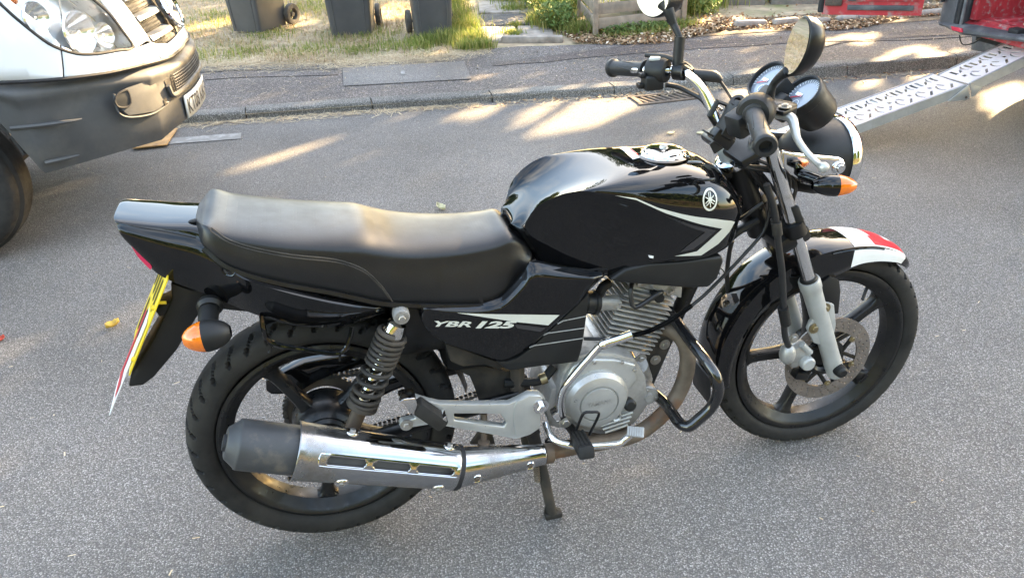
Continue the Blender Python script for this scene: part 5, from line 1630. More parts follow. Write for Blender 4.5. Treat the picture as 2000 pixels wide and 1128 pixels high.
bk('starter_motor', Geo().tube([(0.7953,-0.02,0.3087), (0.758,-0.07,0.3929)], .022, 16), AL, eng)
for u_ in ((0.6249,-0.122,0.461), (0.5641,-0.122,0.4334), (0.5611,-0.122,0.329), (0.693,-0.122,0.4472), (0.7259,-0.122,0.4188)):
    bolt('case_bolt', u_, YM, .0048, eng, washer=False)
# cylinder with cooling fins
b0, b1 = V((0.689,-0.068,0.4411)), V((0.7689,-0.068,0.4074))
t0, t1 = V((0.719,-0.068,0.5662)), V((0.821,-0.068,0.5255))
bx = (V((.823 - .708, 0, -.05))).normalized()
cyl_a = V((.722, 0, .428))
up = V((.375, 0, .927)).normalized()
fx_ = V((up.z, 0, -up.x))
cyl_h = .172
bk('cylinder', Geo().box(cyl_a + up * cyl_h / 2, (.10, .10, cyl_h), (fx_, (0, 1, 0), up), bev=.01), AL, eng)
for k in range(13):
    s = k / 12
    wx_, wy_ = .132 + .012 * math.sin(math.pi * s), .138 - .012 * abs(s - .45)
    bk('fin', Geo().box(cyl_a + up * (.012 + .150 * s), (wx_, wy_, .0042), (fx_, (0, 1, 0), up), bev=.0017), AL, eng, 30)
hb = cyl_a + up * (cyl_h + .002)
head = bk('cylinder_head', Geo().box(hb + up * .020, (.128, .125, .044), (fx_, (0, 1, 0), up), bev=.012), AL, eng, 40)
bk('head_cover', Geo().box(hb + up * .056 + fx_ * .004, (.105, .10, .034), (fx_, (0, 1, 0), up), bev=.014), AL, head, 40)
bk('cam_cover', Geo().lathe([(0, .014), (.022, .014), (.026, .010), (.028, 0), (.028, -.02)], hb + up * .032 + V((.004, -.062, 0)), YM, 24), AL, head)
bk('valve_cap', Geo().lathe([(0, .022), (.014, .022), (.018, .016), (.019, -.006)], hb + up * .058 + fx_ * .050 + V((0, -.01, 0)), (fx_ * .8 + up * .5 + V((0, -.4, 0))), 18), AL, head)
bk('valve_cap', Geo().lathe([(0, .018), (.016, .018), (.020, .012), (.021, -.006)], hb + up * .066 - fx_ * .034 + V((0, -.01, 0)), (fx_ * -.7 + up * .7 + V((0, -.3, 0))), 18), AL, head)
for dx_, dz_ in ((-.045, .012), (.045, .010), (-.02, .05), (.030, .052), (.05, .03), (-.05, .034)):
    bolt('head_bolt', hb + fx_ * dx_ + up * dz_ + V((0, -.062 if dz_ < .04 else -.050, 0)), YM, .0065, head, h=.010)
bk('head_flange', Geo().prism([hb + fx_ * x + up * z + V((0, -.058, 0)) for x, z in ((.04, .0), (.085, -.004), (.075, .022), (.05, .032), (.03, .02))], (0, .05, 0), bev=.003), AL, head)
bk('spark_plug_cap', Geo().tube([hb + fx_ * .012 + up * -.006 + V((0, -.075, 0)), hb + fx_ * .002 + up * .012 + V((0, -.09, 0)), (0.7308,-0.095,0.5736), (0.7233,-0.085,0.6167), (0.7419,-0.05,0.6181)], .0058, 10, 4), 'brake_hose', eng)
bk('spark_plug', Geo().tube([hb + fx_ * .012 + up * -.004 + V((0, -.05, 0)), hb + fx_ * .012 + up * -.006 + V((0, -.085, 0))], .012, 12), 'matte_black', eng)
# inlet
ia, ib = V((0.6441,-0.052,0.5789)), V((0.7075,-0.045,0.5639))
bk('inlet_pipe', Geo().tube([ia, ia.lerp(ib, .5), ib], [.023, .019, .020], 16, 3), AL, eng)
bk('inlet_rubber', Geo().lathe([(.018, -.03), (.027, -.03), (.030, -.024), (.027, -.016), (.027, -.004), (.030, 0), (.030, .008), (.024, .012), (.018, .012)], ia, (ib - ia), 24, closed_prof=True), 'matte_black', eng)
bk('carburettor', Geo().box(ia + V((-.06, .02, -.01)), (.07, .08, .09), bev=.012), AL, eng)
bk('breather_hose', Geo().tube([(0.6841,-0.05,0.6225), (0.6674,-0.055,0.6172), (0.6596,-0.05,0.5956)], .012, 10, 3), 'matte_black', eng)
bk('rear_case', Geo().prism([(0.5308,-0.09,0.3819),(0.5588,-0.09,0.3878),(0.5685,-0.09,0.313),(0.5511,-0.09,0.2576),(0.5253,-0.09,0.273),(0.5146,-0.09,0.3251)], (0, .16, 0), bev=.006), AL, eng)
bk('upper_case', Geo().prism([(0.594,-0.06,0.4519),(0.6834,-0.06,0.4779),(0.7172,-0.06,0.4275),(0.6456,-0.06,0.4196)], (0, .12, 0), bev=.006), AL, eng)
bk('coolant_hose', Geo().tube([(0.4197,-0.075,0.4129), (0.474,-0.08,0.4078), (0.5116,-0.08,0.4087), (0.5426,-0.07,0.4323)], .011, 10, 3), 'matte_black', eng)
bk('hose_clip', Geo().lathe([(.0115, -.008), (.0135, -.008), (.0135, .008), (.0115, .008)], V((0.5126,-0.081,0.4106)), (1, 0, .25), 20, closed_prof=True), 'brass_bolt', eng)
bk('sump', Geo().prism([(0.5808,-0.1,0.2584),(0.6674,-0.1,0.2189),(0.7355,-0.1,0.2482),(0.7262,-0.1,0.2018),(0.6746,-0.1,0.1977),(0.6072,-0.1,0.217)], (0, .16, 0), bev=.006), 'rusty_pipe', eng)

# ------------------------------------------------------------------ exhaust
A0, A1, A2, A3 = V((-0.1866,-0.205,0.4836)), V((-0.0666,-0.203,0.4343)), V((0.2684,-0.195,0.2979)), V((0.4814,-0.175,0.2666))
ax_ = (A2 - A0).normalized()
pipe = bk('exhaust_pipe', Geo().tube([(0.8276,-0.03,0.4619), (0.8435,-0.06,0.4707), (0.8628,-0.085,0.4529), (0.8705,-0.1,0.415), (0.8629,-0.11,0.3631), (0.8376,-0.115,0.3027), (0.7868,-0.12,0.2515), (0.7251,-0.125,0.2249), (0.6479,-0.135,0.2318), (0.5502,-0.155,0.2523), (0.4688,-0.176,0.2705)], .0195, 16, 5), 'rusty_pipe', None, 60)
LL = (A2 - A0).length
ms = bk('silencer', Geo().lathe([(.014, .03), (.016, .002), (.028, -.001), (.0330, .001), (.0345, .003), (.0475, .020), (.0505, .0215), (.0525, .026), (.0525, LL * .30), (.054, LL * .34), (.050, LL * .8), (.040, LL * .98), (.02, LL)], A0, ax_, 44), 'muffler_black', pipe, 40)
bk('outlet', Geo().lathe([(.012, .03), (.012, -.004), (.016, -.006), (.018, 0)], A0, ax_, 24), 'seam', ms)
def heat_shield(name, a_, b_, r0, r1, lo_, hi_, slots=(), na=110, nb=46, flare=.0):
    """open half-shell of chrome round the pipe, with slots cut through"""
    d_ = (b_ - a_).normalized()
    L_ = (b_ - a_).length
    side_ = (YM - d_ * YM.dot(d_)).normalized()
    upv = side_.cross(d_).normalized()
    if upv.z < 0:
        upv = -upv
    vs_, fs2 = [], []
    for i in range(na + 1):
        t = i / na
        for j in range(nb + 1):
            an = R(lo_ + (hi_ - lo_) * j / nb)
            r = r0 + (r1 - r0) * t + flare * (max(0, .04 - t) / .04 + max(0, t - .97) / .03)
            vs_.append(a_ + d_ * (L_ * t) + (side_ * math.cos(an) + upv * math.sin(an)) * r)
    for i in range(na):
        for j in range(nb):
            t, an = (i + .5) / na, lo_ + (hi_ - lo_) * (j + .5) / nb
            skip = False
            for t0_, t1_, c_, hw in slots:
                tc_ = min(max(t, t0_ + .02), t1_ - .02)
                if ((t - tc_) / .022) ** 2 + ((an - c_) / hw) ** 2 < 1:
                    skip = True
            if not skip:
                o = i * (nb + 1) + j
                fs2.append((o, o + 1, o + nb + 2, o + nb + 1))
    at = lambda t, an: a_ + d_ * (L_ * t) + (side_ * math.cos(R(an)) + upv * math.sin(R(an))) * (r0 + (r1 - r0) * t)
    o_s = bk(name, Geo().add(vs_, fs2), 'chrome_exhaust', pipe, 45)
    solid(o_s, .0018, 1)
    return o_s, at, d_, side_, upv
sa = A0 + ax_ * (LL * .275)
sh, at, d_, side_, upv = heat_shield('heat_shield', sa, A2, .0605, .0490, -80, 112, [(.17, .40, 24, 7.5), (.45, .67, 24, 7.5), (.72, .95, 24, 7.5)], flare=.0015)
rim_ = [at(.135 + (.985 - .135) * i / 20, 37) for i in range(1, 20)] + [at(.985 + .012 * math.sin(R(a_)), 24 + 13 * math.cos(R(a_))) for a_ in (20, 60, 90, 120, 160)] + [at(.985 - (.985 - .135) * i / 20, 11) for i in range(1, 20)] + [at(.135 - .012 * math.sin(R(a_)), 24 - 13 * math.cos(R(a_))) for a_ in (20, 60, 90, 120, 160)]
bk('slot_rim', Geo().tube(rim_, .0026, 6, 1, closed=True), 'chrome', sh)
for t_, an_ in ((.30, -34), (.90, -34), (.31, 96), (.93, 96)):
    p_ = at(t_, an_)
    nn = (p_ - (sa + d_ * (p_ - sa).dot(d_))).normalized()
    bk('shield_dimple', Geo().lathe([(.0, .002), (.010, .002), (.0135, .004), (.0155, .001), (.0155, -.004)], p_, nn, 22), 'chrome_worn', sh)
    bolt('shield_bolt', p_ + nn * .002, nn, .0065, sh, washer=False)
sa2, sb2 = A2 + (A3 - A2).normalized() * .006, A3
sh2, at2, d2_, s2_, u2_ = heat_shield('pipe_shield', sa2, sb2, .0470, .0235, -85, 105, flare=.001)
for t_, an_ in ((.17, -8), (.80, -8)):
    p_ = at2(t_, an_)
    nn = (p_ - (sa2 + d2_ * (p_ - sa2).dot(d2_))).normalized()
    bk('bolt_cup', Geo().lathe([(.0085, .001), (.0105, .0025), (.0125, .0)], p_, nn, 20), 'chrome', sh2)
    bolt('shield_bolt', p_, nn, .0058, sh2, 'rusty_pipe', washer=False)
bk('shield_band', Geo().lathe([(.044, -.006), (.0515, -.006), (.0515, .006), (.044, .006)], A2 + ax_ * .004, ax_, 40, closed_prof=True), 'seam', ms)
bk('cone', Geo().tube([A2 - ax_ * .01, A3 + (A3 - A2).normalized() * .02], [.041, .019], 24), 'rusty_pipe', pipe)
bk('pipe_clamp', Geo().lathe([(.019, -.01), (.024, -.01), (.024, .01), (.019, .01)], A3 + (A3 - A2).normalized() * .012, (A3 - A2), 24, closed_prof=True), 'brown_steel', pipe)
bk('silencer_bracket', Geo().prism([(0.3176,-0.14,0.3054),(0.3399,-0.14,0.3347),(0.37,-0.14,0.3321),(0.3777,-0.14,0.291)], (0, .01, 0), bev=.002), 'brown_steel', pipe)
bk('bracket_post', Geo().tube([(0.3533,-0.15,0.3964), (0.3456,-0.165,0.3187)], .008, 10), 'brown_steel', pipe)
bk('post_nut', Geo().lathe([(0, .012), (.013, .010), (.015, 0)], V((0.3451,-0.168,0.3212)), (0, 0, 1), 12), 'brown_steel', pipe)

# ------------------------------------------------------------------ foot rests, levers, stand, crash bar
fo = [(0.1711,-0.175,0.4898),(0.204,-0.175,0.4894),(0.2312,-0.175,0.4726),(0.2548,-0.175,0.4605),(0.3218,-0.175,0.4444),(0.4067,-0.175,0.427),(0.4257,-0.175,0.4327),(0.4531,-0.175,0.4436),(0.4779,-0.175,0.4397),(0.4918,-0.175,0.4225),(0.4927,-0.175,0.4023),(0.4803,-0.175,0.3863),(0.4781,-0.175,0.3429),(0.4534,-0.175,0.3293),(0.4193,-0.175,0.324),(0.3886,-0.175,0.3387),(0.3286,-0.175,0.3674),(0.2767,-0.175,0.391),(0.2348,-0.175,0.4106),(0.183,-0.175,0.4113),(0.1674,-0.175,0.4121),(0.1609,-0.175,0.4249),(0.1675,-0.175,0.4345),(0.1985,-0.175,0.433),(0.1965,-0.175,0.4583),(0.1834,-0.175,0.4708)]
hole = [(0.2829,-0.175,0.4279),(0.343,-0.175,0.4143),(0.3868,-0.175,0.403),(0.3998,-0.175,0.3756),(0.3934,-0.175,0.3655),(0.3414,-0.175,0.3861),(0.2827,-0.175,0.4096)]
frb = bk('footrest_bracket', Geo().prism(fo, (0, .020, 0), holes=[hole], bev=.004, seg=2), 'silver_paint', None, 40)
frb['label'] = 'cast silver rear footrest bracket'
bk('bracket_step', Geo().prism([(0.4249,-0.178,0.4322),(0.4558,-0.178,0.4423),(0.4794,-0.178,0.4373),(0.4885,-0.178,0.4183),(0.4759,-0.178,0.3895),(0.475,-0.178,0.3489),(0.4504,-0.178,0.3368),(0.4188,-0.178,0.3309),(0.4136,-0.178,0.3834),(0.4173,-0.178,0.4184)], (0, .012, 0), bev=.004), 'silver_paint', frb, 40)
bolt('bracket_bolt', (0.4787,-0.178,0.409), YM, .0105, frb, 'chrome', h=.014)
bolt('bracket_bolt', (0.1773,-0.176,0.4232), YM, .008, frb)
pa_, pb_ = V((0.2009,-0.195,0.4869)), V((0.2552,-0.195,0.4239))
pd_ = (pb_ - pa_).normalized()
bk('rear_footrest', Geo().box((pa_ + pb_) / 2, ((pb_ - pa_).length, .038, .034), (pd_, (0, 1, 0), pd_.cross(V((0, 1, 0)))), bev=.008), 'bike_rubber', frb)
bk('footrest_tip', Geo().prism([(0.1656,-0.215,0.5157),(0.1777,-0.215,0.5196),(0.2009,-0.215,0.5171),(0.2035,-0.215,0.4994),(0.1952,-0.215,0.4799),(0.1963,-0.215,0.4689),(0.1846,-0.215,0.4823),(0.1779,-0.215,0.5011)], (0, .04, 0), bev=.004), 'chrome_worn', frb)
bk('footrest_hinge', Geo().prism([(0.2474,-0.212,0.4469),(0.2614,-0.212,0.4546),(0.2625,-0.212,0.4407),(0.2527,-0.212,0.4291),(0.2441,-0.212,0.4338)], (0, .03, 0), bev=.002), 'chrome_worn', frb)
# front peg
pg0, pg1 = V((0.57,-0.165,0.2896)), V((0.5467,-0.3,0.3556))
pd_ = (pg1 - pg0).normalized()
px_ = V((1, 0, 0)) - pd_ * pd_.x
px_.normalize()
pz_ = px_.cross(pd_)
peg = bk('footrest', Geo().box((pg0 + pg1) / 2, ((pg1 - pg0).length, .036, .030), (pd_, px_, pz_), bev=.006), 'bike_rubber')
for k in range(4):
    c_ = (pg0 + pg1) / 2 + px_ * (-.0125 + .0083 * k) + pz_ * (.015 if pz_.z > 0 else -.015)
    bk('tread_rib', Geo().box(c_, ((pg1 - pg0).length * .92, .005, .004), (pd_, px_, pz_), bev=.001), 'bike_rubber', peg)
bk('footrest_mount', Geo().tube([(0.5652,-0.1,0.2777), (0.5679,-0.14,0.286), pg0], .011, 10, 2), 'satin_black', peg)
bk('footrest_guard', Geo().tube([(0.5609,-0.185,0.3284), (0.5679,-0.19,0.3573), (0.576,-0.195,0.3796), (0.5943,-0.195,0.3784), (0.6116,-0.195,0.3716), (0.6021,-0.195,0.3444), (0.5904,-0.19,0.3103)], .0034, 8, 3), 'satin_black', peg)
bp = bk('brake_pedal', Geo().tube([(0.5002,-0.14,0.3261), (0.5014,-0.165,0.3148), (0.5114,-0.185,0.307), (0.5338,-0.2,0.3015), (0.5718,-0.205,0.2919), (0.6219,-0.205,0.2829), (0.6599,-0.205,0.2799), (0.6749,-0.205,0.2901), (0.6898,-0.205,0.3002)], .0085, 12, 4), 'chrome')
pc_ = V((0.6977,-0.207,0.306))
pz_ = V((-.15, -.35, .9)).normalized()
px_ = V((1, -.45, 0.0))
px_ = (px_ - pz_ * px_.dot(pz_)).normalized()
py_ = pz_.cross(px_)
pad = bk('pedal_pad', Geo().box(pc_, (.040, .027, .006), (px_, py_, pz_), bev=.002), 'cast_alloy', bp)
g = Geo()
for k in range(7):
    g.box(pc_ + px_ * (-.0165 + .0055 * k) + pz_ * .0035, (.0030, .024, .0016), (px_, py_, pz_))
bk('pad_ridges', g, 'fork_grey', pad)
bk('pedal_return', Geo().tube([(0.5192,-0.15,0.2928), (0.5015,-0.15,0.2878), (0.4964,-0.15,0.2798), (0.5139,-0.15,0.2725)], .003, 6, 3), 'satin_black', bp)
kk = bk('kick_lever', Geo().tube([(0.5289,-0.17,0.3717), (0.5257,-0.178,0.413), (0.5334,-0.185,0.4516), (0.5581,-0.19,0.4899), (0.5858,-0.195,0.5256), (0.6038,-0.2,0.5505), (0.617,-0.205,0.5642), (0.6454,-0.21,0.5723), (0.6759,-0.215,0.5825)], [.012, .0085, .0085, .0085, .009, .0105, .0105], 14, 4), 'chrome')
bk('lever_joint', Geo().sphere(V((0.6147,-0.205,0.562)), (.012, .011, .012), None, 16, 10), 'chrome_worn', kk)
bk('lever_boss', Geo().box(V((0.5231,-0.165,0.3693)), (.030, .03, .028), ((1, 0, .5), (0, 1, 0), (-.5, 0, 1)), bev=.007), 'chrome', kk)
bolt('boss_bolt', (0.5401,-0.165,0.3403), YM, .009, kk)
for s_ in (-1, 1):
    a_, b_ = V((0.4873,-0.085,0.2496)), V((0.5187,-0.112,0.0133))
    a_.y, b_.y = abs(a_.y) * s_, abs(b_.y) * s_
    b_.z = .012
    leg = bk('stand_leg', Geo().tube([a_ + V((-.01, 0, .03)), a_.lerp(b_, .5), b_], [.017, .0135, .0135], 12, 1), 'frame_dusty')
    bk('stand_foot', Geo().box(b_ + V((.003, 0, -.004)), (.045, .026, .016), bev=.004), 'frame_dusty', leg)
    bk('foot_gusset', Geo().prism([b_ + V((-.02, .0, .004)), b_ + V((.016, 0, .004)), b_ + V((-.010, 0, .07))], (0, .006, 0), bev=.001), 'frame_dusty', leg)
bk('stand_crossbar', Geo().tube([(.487, -.09, .262), (.487, .09, .262)], .012, 10), 'frame_dusty')
pts = []
a_, b_ = V((0.4826,-0.105,0.1782)), V((0.4851,-0.105,0.1195))
for i in range(80):
    t = i / 79
    pts.append(a_.lerp(b_, t) + V((math.cos(i * .75), math.sin(i * .75), 0)) * .0065)
bk('stand_spring', Geo().tube(pts, .002, 5), 'brown_steel')
cb = bk('crash_bar', Geo().tube([(0.8379,-0.03,0.5183), (0.8525,-0.09,0.4926), (0.8627,-0.15,0.4728), (0.8748,-0.2,0.454), (0.8838,-0.225,0.429), (0.8872,-0.23,0.3914), (0.8738,-0.228,0.3519), (0.8447,-0.224,0.3197), (0.8258,-0.22,0.3029), (0.813,-0.2,0.2997), (0.8096,-0.16,0.3028), (0.8117,-0.11,0.297), (0.8004,-0.05,0.2933)], .0138, 14, 4), 'crash_bar', None, 60)
bk('crash_bar', Geo().tube([V((x, -y, z)) for x, y, z in ((0.8379,-0.03,0.5183), (0.8525,-0.09,0.4926), (0.8748,-0.2,0.454), (0.8872,-0.23,0.3914), (0.8258,-0.22,0.3029), (0.8096,-0.16,0.3028), (0.8004,-0.05,0.2933))], .0138, 12, 4), 'crash_bar', None, 60)

# ------------------------------------------------------------------ fork, front mudguard, brake
def fork(s_):
    tp, bt = V((1.030, s_ * .088, .930)), V((1.298, s_ * .088, .286))
    d_ = (bt - tp).normalized()
    L_ = (bt - tp).length
    root = bk('fork_leg', Geo().lathe([(0, 0), (.0165, 0), (.0165, L_ * .60)], tp, d_, 24), 'chrome', None, 40)
    bk('slider', Geo().lathe([(.018, L_ * .563), (.0245, L_ * .563), (.0265, L_ * .57), (.0265, L_ * .60), (.0245, L_ * .607), (.0235, L_ * .63), (.0225, L_ * .92), (.0235, L_ * .97), (.022, L_ * 1.03), (.012, L_ * 1.045), (0, L_ * 1.045)], tp, d_, 28), 'fork_grey', root, 40)
    bk('dust_seal', Geo().lathe([(.0165, L_ * .552), (.0195, L_ * .553), (.0215, L_ * .562), (.0165, L_ * .566)], tp, d_, 24, closed_prof=True), 'matte_black', root)
    bk('lower_clamp', Geo().lathe([(.017, L_ * .305), (.026, L_ * .31), (.027, L_ * .36), (.017, L_ * .365)], tp, d_, 24, closed_prof=True), 'satin_black', root)
    return root, tp, d_, L_
fkR, tp, fd_, FL = fork(-1)
fork(1)
bk('axle_cap', Geo().lathe([(0, .020), (.010, .020), (.0155, .015), (.0165, .006), (.017, 0), (.014, -.02)], FC + V((.004, -.110, -.004)), YM, 24), 'matte_black', fkR)
bk('fork_bracket', Geo().prism([FC + V((x, -.098, z)) for x, z in ((-.06, .20), (-.035, .19), (-.020, .13), (-.02, .08), (-.045, .07), (-.075, .085), (-.10, .13), (-.095, .15))], (0, .012, 0), bev=.003), 'fork_grey', fkR)
for x, z in ((-.042, .090), (-.083, .132), (-.062, .185)):
    bolt('bracket_bolt', FC + V((x, -.099, z)), YM, .0085, fkR, 'brass_bolt')
cp = V((1.1839,-0.082,0.349))
cal = bk('brake_caliper', Geo().box(cp, (.060, .034, .062), ((.92, 0, .38), (0, 1, 0), (-.38, 0, .92)), bev=.012), 'cast_alloy', None, 40)
bk('piston_cap', Geo().lathe([(0, .020), (.015, .020), (.0185, .016), (.019, -.005)], V((1.2014,-0.098,0.3322)), YM, 26), 'fork_grey', cal)
bk('caliper_side', Geo().sphere(V((1.1481,-0.095,0.3643)), (.020, .022, .030), None, 18, 12), 'cast_alloy', cal)
bk('slide_pin', Geo().tube([(1.1816,-0.1,0.3885), (1.2092,-0.1,0.3585)], .0085, 12), 'fork_grey', cal)
bk('pad_carrier', Geo().box(V((1.2077,-0.075,0.2759)), (.04, .03, .022), ((.92, 0, -.3), (0, 1, 0), (.3, 0, .92)), bev=.005), 'satin_black', cal)
bolt('banjo_bolt', (1.1505,-0.105,0.4158), YM, .008, cal)
bk('brake_hose', Geo().tube([(1.0218,-0.11,0.8417), (1.0446,-0.11,0.79), (1.0603,-0.11,0.7376), (1.0716,-0.112,0.6827), (1.0863,-0.114,0.6229), (1.1008,-0.114,0.5462), (1.1115,-0.112,0.4862), (1.1243,-0.108,0.4301), (1.1442,-0.1,0.3912)], .0078, 12, 5), 'brake_hose', None, 60)
bk('hose_ferrule', Geo().tube([(1.0574,-0.111,0.7461), (1.0647,-0.112,0.7148)], .0115, 12), 'frame_dusty')
bk('hose_clip', Geo().tube([(1.104,-0.113,0.5168), (1.121,-0.11,0.4658)], .013, 12), 'matte_black')
# mudguard
MR = .3295
def guard_pt(th, s, lift=0.0):
    """th degrees round the wheel, s from -1 (right edge) to 1"""
    deep = interp(th, [40, 50, 62, 80, 96, 104, 128, 140, 160, 186], [.006, .016, .030, .048, .070, .078, .060, .046, .042, .034])
    w = interp(th, [42, 48, 60, 90, 150, 188], [.014, .034, .056, .062, .062, .056])
    rad = MR + interp(th, [42, 60, 90, 130, 160, 188], [-.006, .004, .0, .006, .0, -.010]) + lift
    a = abs(s)
    y = w * min(1.0, a / .72) ** 1.0 if a < .72 else w * (1 + .06 * (a - .72))
    dr = .010 * (a / .72) ** 2.4 if a < .72 else .010 + deep * (a - .72) / .28
    r = rad - dr
    e = V((math.cos(R(th)), 0, math.sin(R(th))))
    y += lift * min(1, max(0, (a - .5) / .25))
    return FC + e * r + V((0, math.copysign(y, s) if s else 0, 0))
ths_ = [43 + (188 - 43) * i / 72 for i in range(73)]
ss_ = [-1 + 2 * j / 26 for j in range(27)]
g = Geo().loft([[guard_pt(t, s) for s in ss_] for t in ths_], closed=False)
mgd = solid(bk('front_mudguard', g, 'gloss_black', None, 50), .003, 0)
bk('guard_flap', Geo().box(FC + V((-.325, 0, -.045)), (.006, .10, .09), ((1, 0, .1), (0, 1, 0), (-.1, 0, 1)), bev=.002), 'matte_black', mgd)
bk('guard_stay', Geo().prism([(1.2223,-0.068,0.5292),(1.2552,-0.068,0.5524),(1.2835,-0.068,0.5361),(1.2923,-0.068,0.5026),(1.2977,-0.068,0.439),(1.2684,-0.068,0.4398),(1.2497,-0.068,0.4657)], (0, .008, 0), bev=.002), 'matte_black', mgd)
bk('guard_stay', Geo().tube([(0.9798,0.03,0.4228), (1.0026,0.035,0.4678), (1.0449,0.04,0.4999)], .005, 8, 3), 'satin_black', mgd)
bk('side_crease', Geo().tube([guard_pt(t, -.74, .001) for t in range(70, 100, 3)], .0022, 6), 'gloss_black', mgd)
# learner plate wrapped over the mudguard nose
g = Geo().loft([[guard_pt(54 + 32 * i / 16, s, .0022) for s in [-.985 + 1.97 * j / 18 for j in range(19)]] for i in range(17)], closed=False)
lp = bk('learner_plate', g, 'sticker_white', mgd, 60)
g = Geo().loft([[guard_pt(65 + 8 * i / 5, s, .0034) for s in [-.18 + .70 * j / 12 for j in range(13)]] for i in range(6)], closed=False)
g2 = Geo().loft([[guard_pt(56 + 19 * i / 9, s, .0034) for s in [-.64 + .46 * j / 7 for j in range(8)]] for i in range(10)], closed=False)
g.add(g2.v, g2.f)
bk('learner_letter', g, 'sticker_red', lp, 60)
# steering head and yokes
sa_ = V((-.424, 0, .905)).normalized()
hd0, hd1 = V((1.087, 0, .672)), V((.998, 0, .862))
bk('steering_head', Geo().tube([hd0, hd1], .030, 20), 'satin_black')
bk('head_bearing', Geo().lathe([(.030, -.014), (.041, -.012), (.043, -.004), (.041, .004), (.034, .008), (.02, .010)], hd1 + sa_ * .006, sa_, 30), 'chrome')
bk('lower_yoke', Geo().box(hd0 + V((.035, 0, .012)), (.085, .205, .040), ((.905, 0, .424), (0, 1, 0), (-.424, 0, .905)), bev=.012), 'satin_black')
bk('upper_yoke', Geo().box(hd1 + sa_ * .045 + V((.022, 0, .004)), (.085, .205, .022), ((.905, 0, .424), (0, 1, 0), (-.424, 0, .905)), bev=.008), 'satin_black')
for s_ in (-1, 1):
    bk('bar_clamp', Geo().box(V((1.010, s_ * .045, .892)), (.032, .03, .045), bev=.007), 'satin_black')
for s_ in (-1, 1):
    bk('reflector', Geo().box(V((1.1146,-0.1,0.7509)) * 1 if s_ < 0 else V((1.10, .105, .73)), (.020, .018, .055), ((1, 0, 0), (0, 1, 0), (-.42, 0, .9)), bev=.004), 'matte_black')
# wiring and cables round the head
rc_ = random.Random(21)
g = Geo()
for i in range(11):
    y0_ = rc_.uniform(-.07, .07)
    a_ = V((1.0 + rc_.uniform(-.02, .03), y0_, .86 + rc_.uniform(-.02, .05)))
    b_ = V((1.09 + rc_.uniform(-.02, .05), y0_ * .8 + rc_.uniform(-.03, .03), .80 + rc_.uniform(-.05, .05)))
    c_ = V((1.10 + rc_.uniform(-.02, .06), rc_.uniform(-.06, .06), .70 + rc_.uniform(-.03, .05)))
    g.tube([a_, b_, c_], .0045, 6, 5)
bk('wiring', g, 'brake_hose')
bk('clutch_cable', Geo().tube([(1.0664,-0.06,0.792), (1.0656,-0.065,0.7561), (1.0534,-0.07,0.7057), (1.0061,-0.08,0.6608), (0.9597,-0.085,0.6185), (0.9114,-0.09,0.5774), (0.8721,-0.095,0.5525), (0.8151,-0.11,0.5324), (0.7606,-0.12,0.5205), (0.7147,-0.125,0.5183), (0.6607,-0.12,0.5173), (0.6059,-0.1,0.5157)], .0042, 8, 5), 'brake_hose', None, 60)
pts = []
cs_ = catmull([(0.8721,-0.095,0.5525), (0.8151,-0.11,0.5324), (0.7606,-0.12,0.5205), (0.7147,-0.125,0.5183)], 30)
for i, q in enumerate(cs_):
    pass
g = Geo()
for i in range(0, len(cs_) - 1):
    d2 = (cs_[i + 1] - cs_[i]).normalized()
    g.lathe([(.0045, -.0007), (.0062, 0), (.0045, .0007)], cs_[i], d2, 10)
bk('cable_sheath', g, 'satin_black', None, 30)
bk('speedo_cable', Geo().tube([(1.027,0.02,0.6452), (1.0229,0.02,0.6179), (1.0216,0.02,0.5611), (1.0273,0.02,0.5164), (1.0349,0.02,0.4823)], .0058, 8, 4), 'brake_hose', None, 60)
bk('cable_conduit', Geo().tube([(1.0598,-0.03,0.7164), (1.0371,-0.03,0.7065), (1.0093,-0.03,0.6947), (0.9954,-0.02,0.6736)], .011, 10, 3), 'brake_hose')
bk('throttle_cable', Geo().tube([(1.0245,-0.1,0.7949), (1.0012,-0.1,0.7797), (0.9837,-0.09,0.7593), (0.9836,-0.06,0.7402)], .004, 8, 4), 'brake_hose')
bk('cable_tie', Geo().tube([(0.9398,-0.09,0.6229), (0.9347,-0.09,0.6372), (0.9424,-0.09,0.6373), (0.9526,-0.09,0.6249), (0.9584,-0.085,0.6051)], .0015, 5, 3), 'brake_hose')

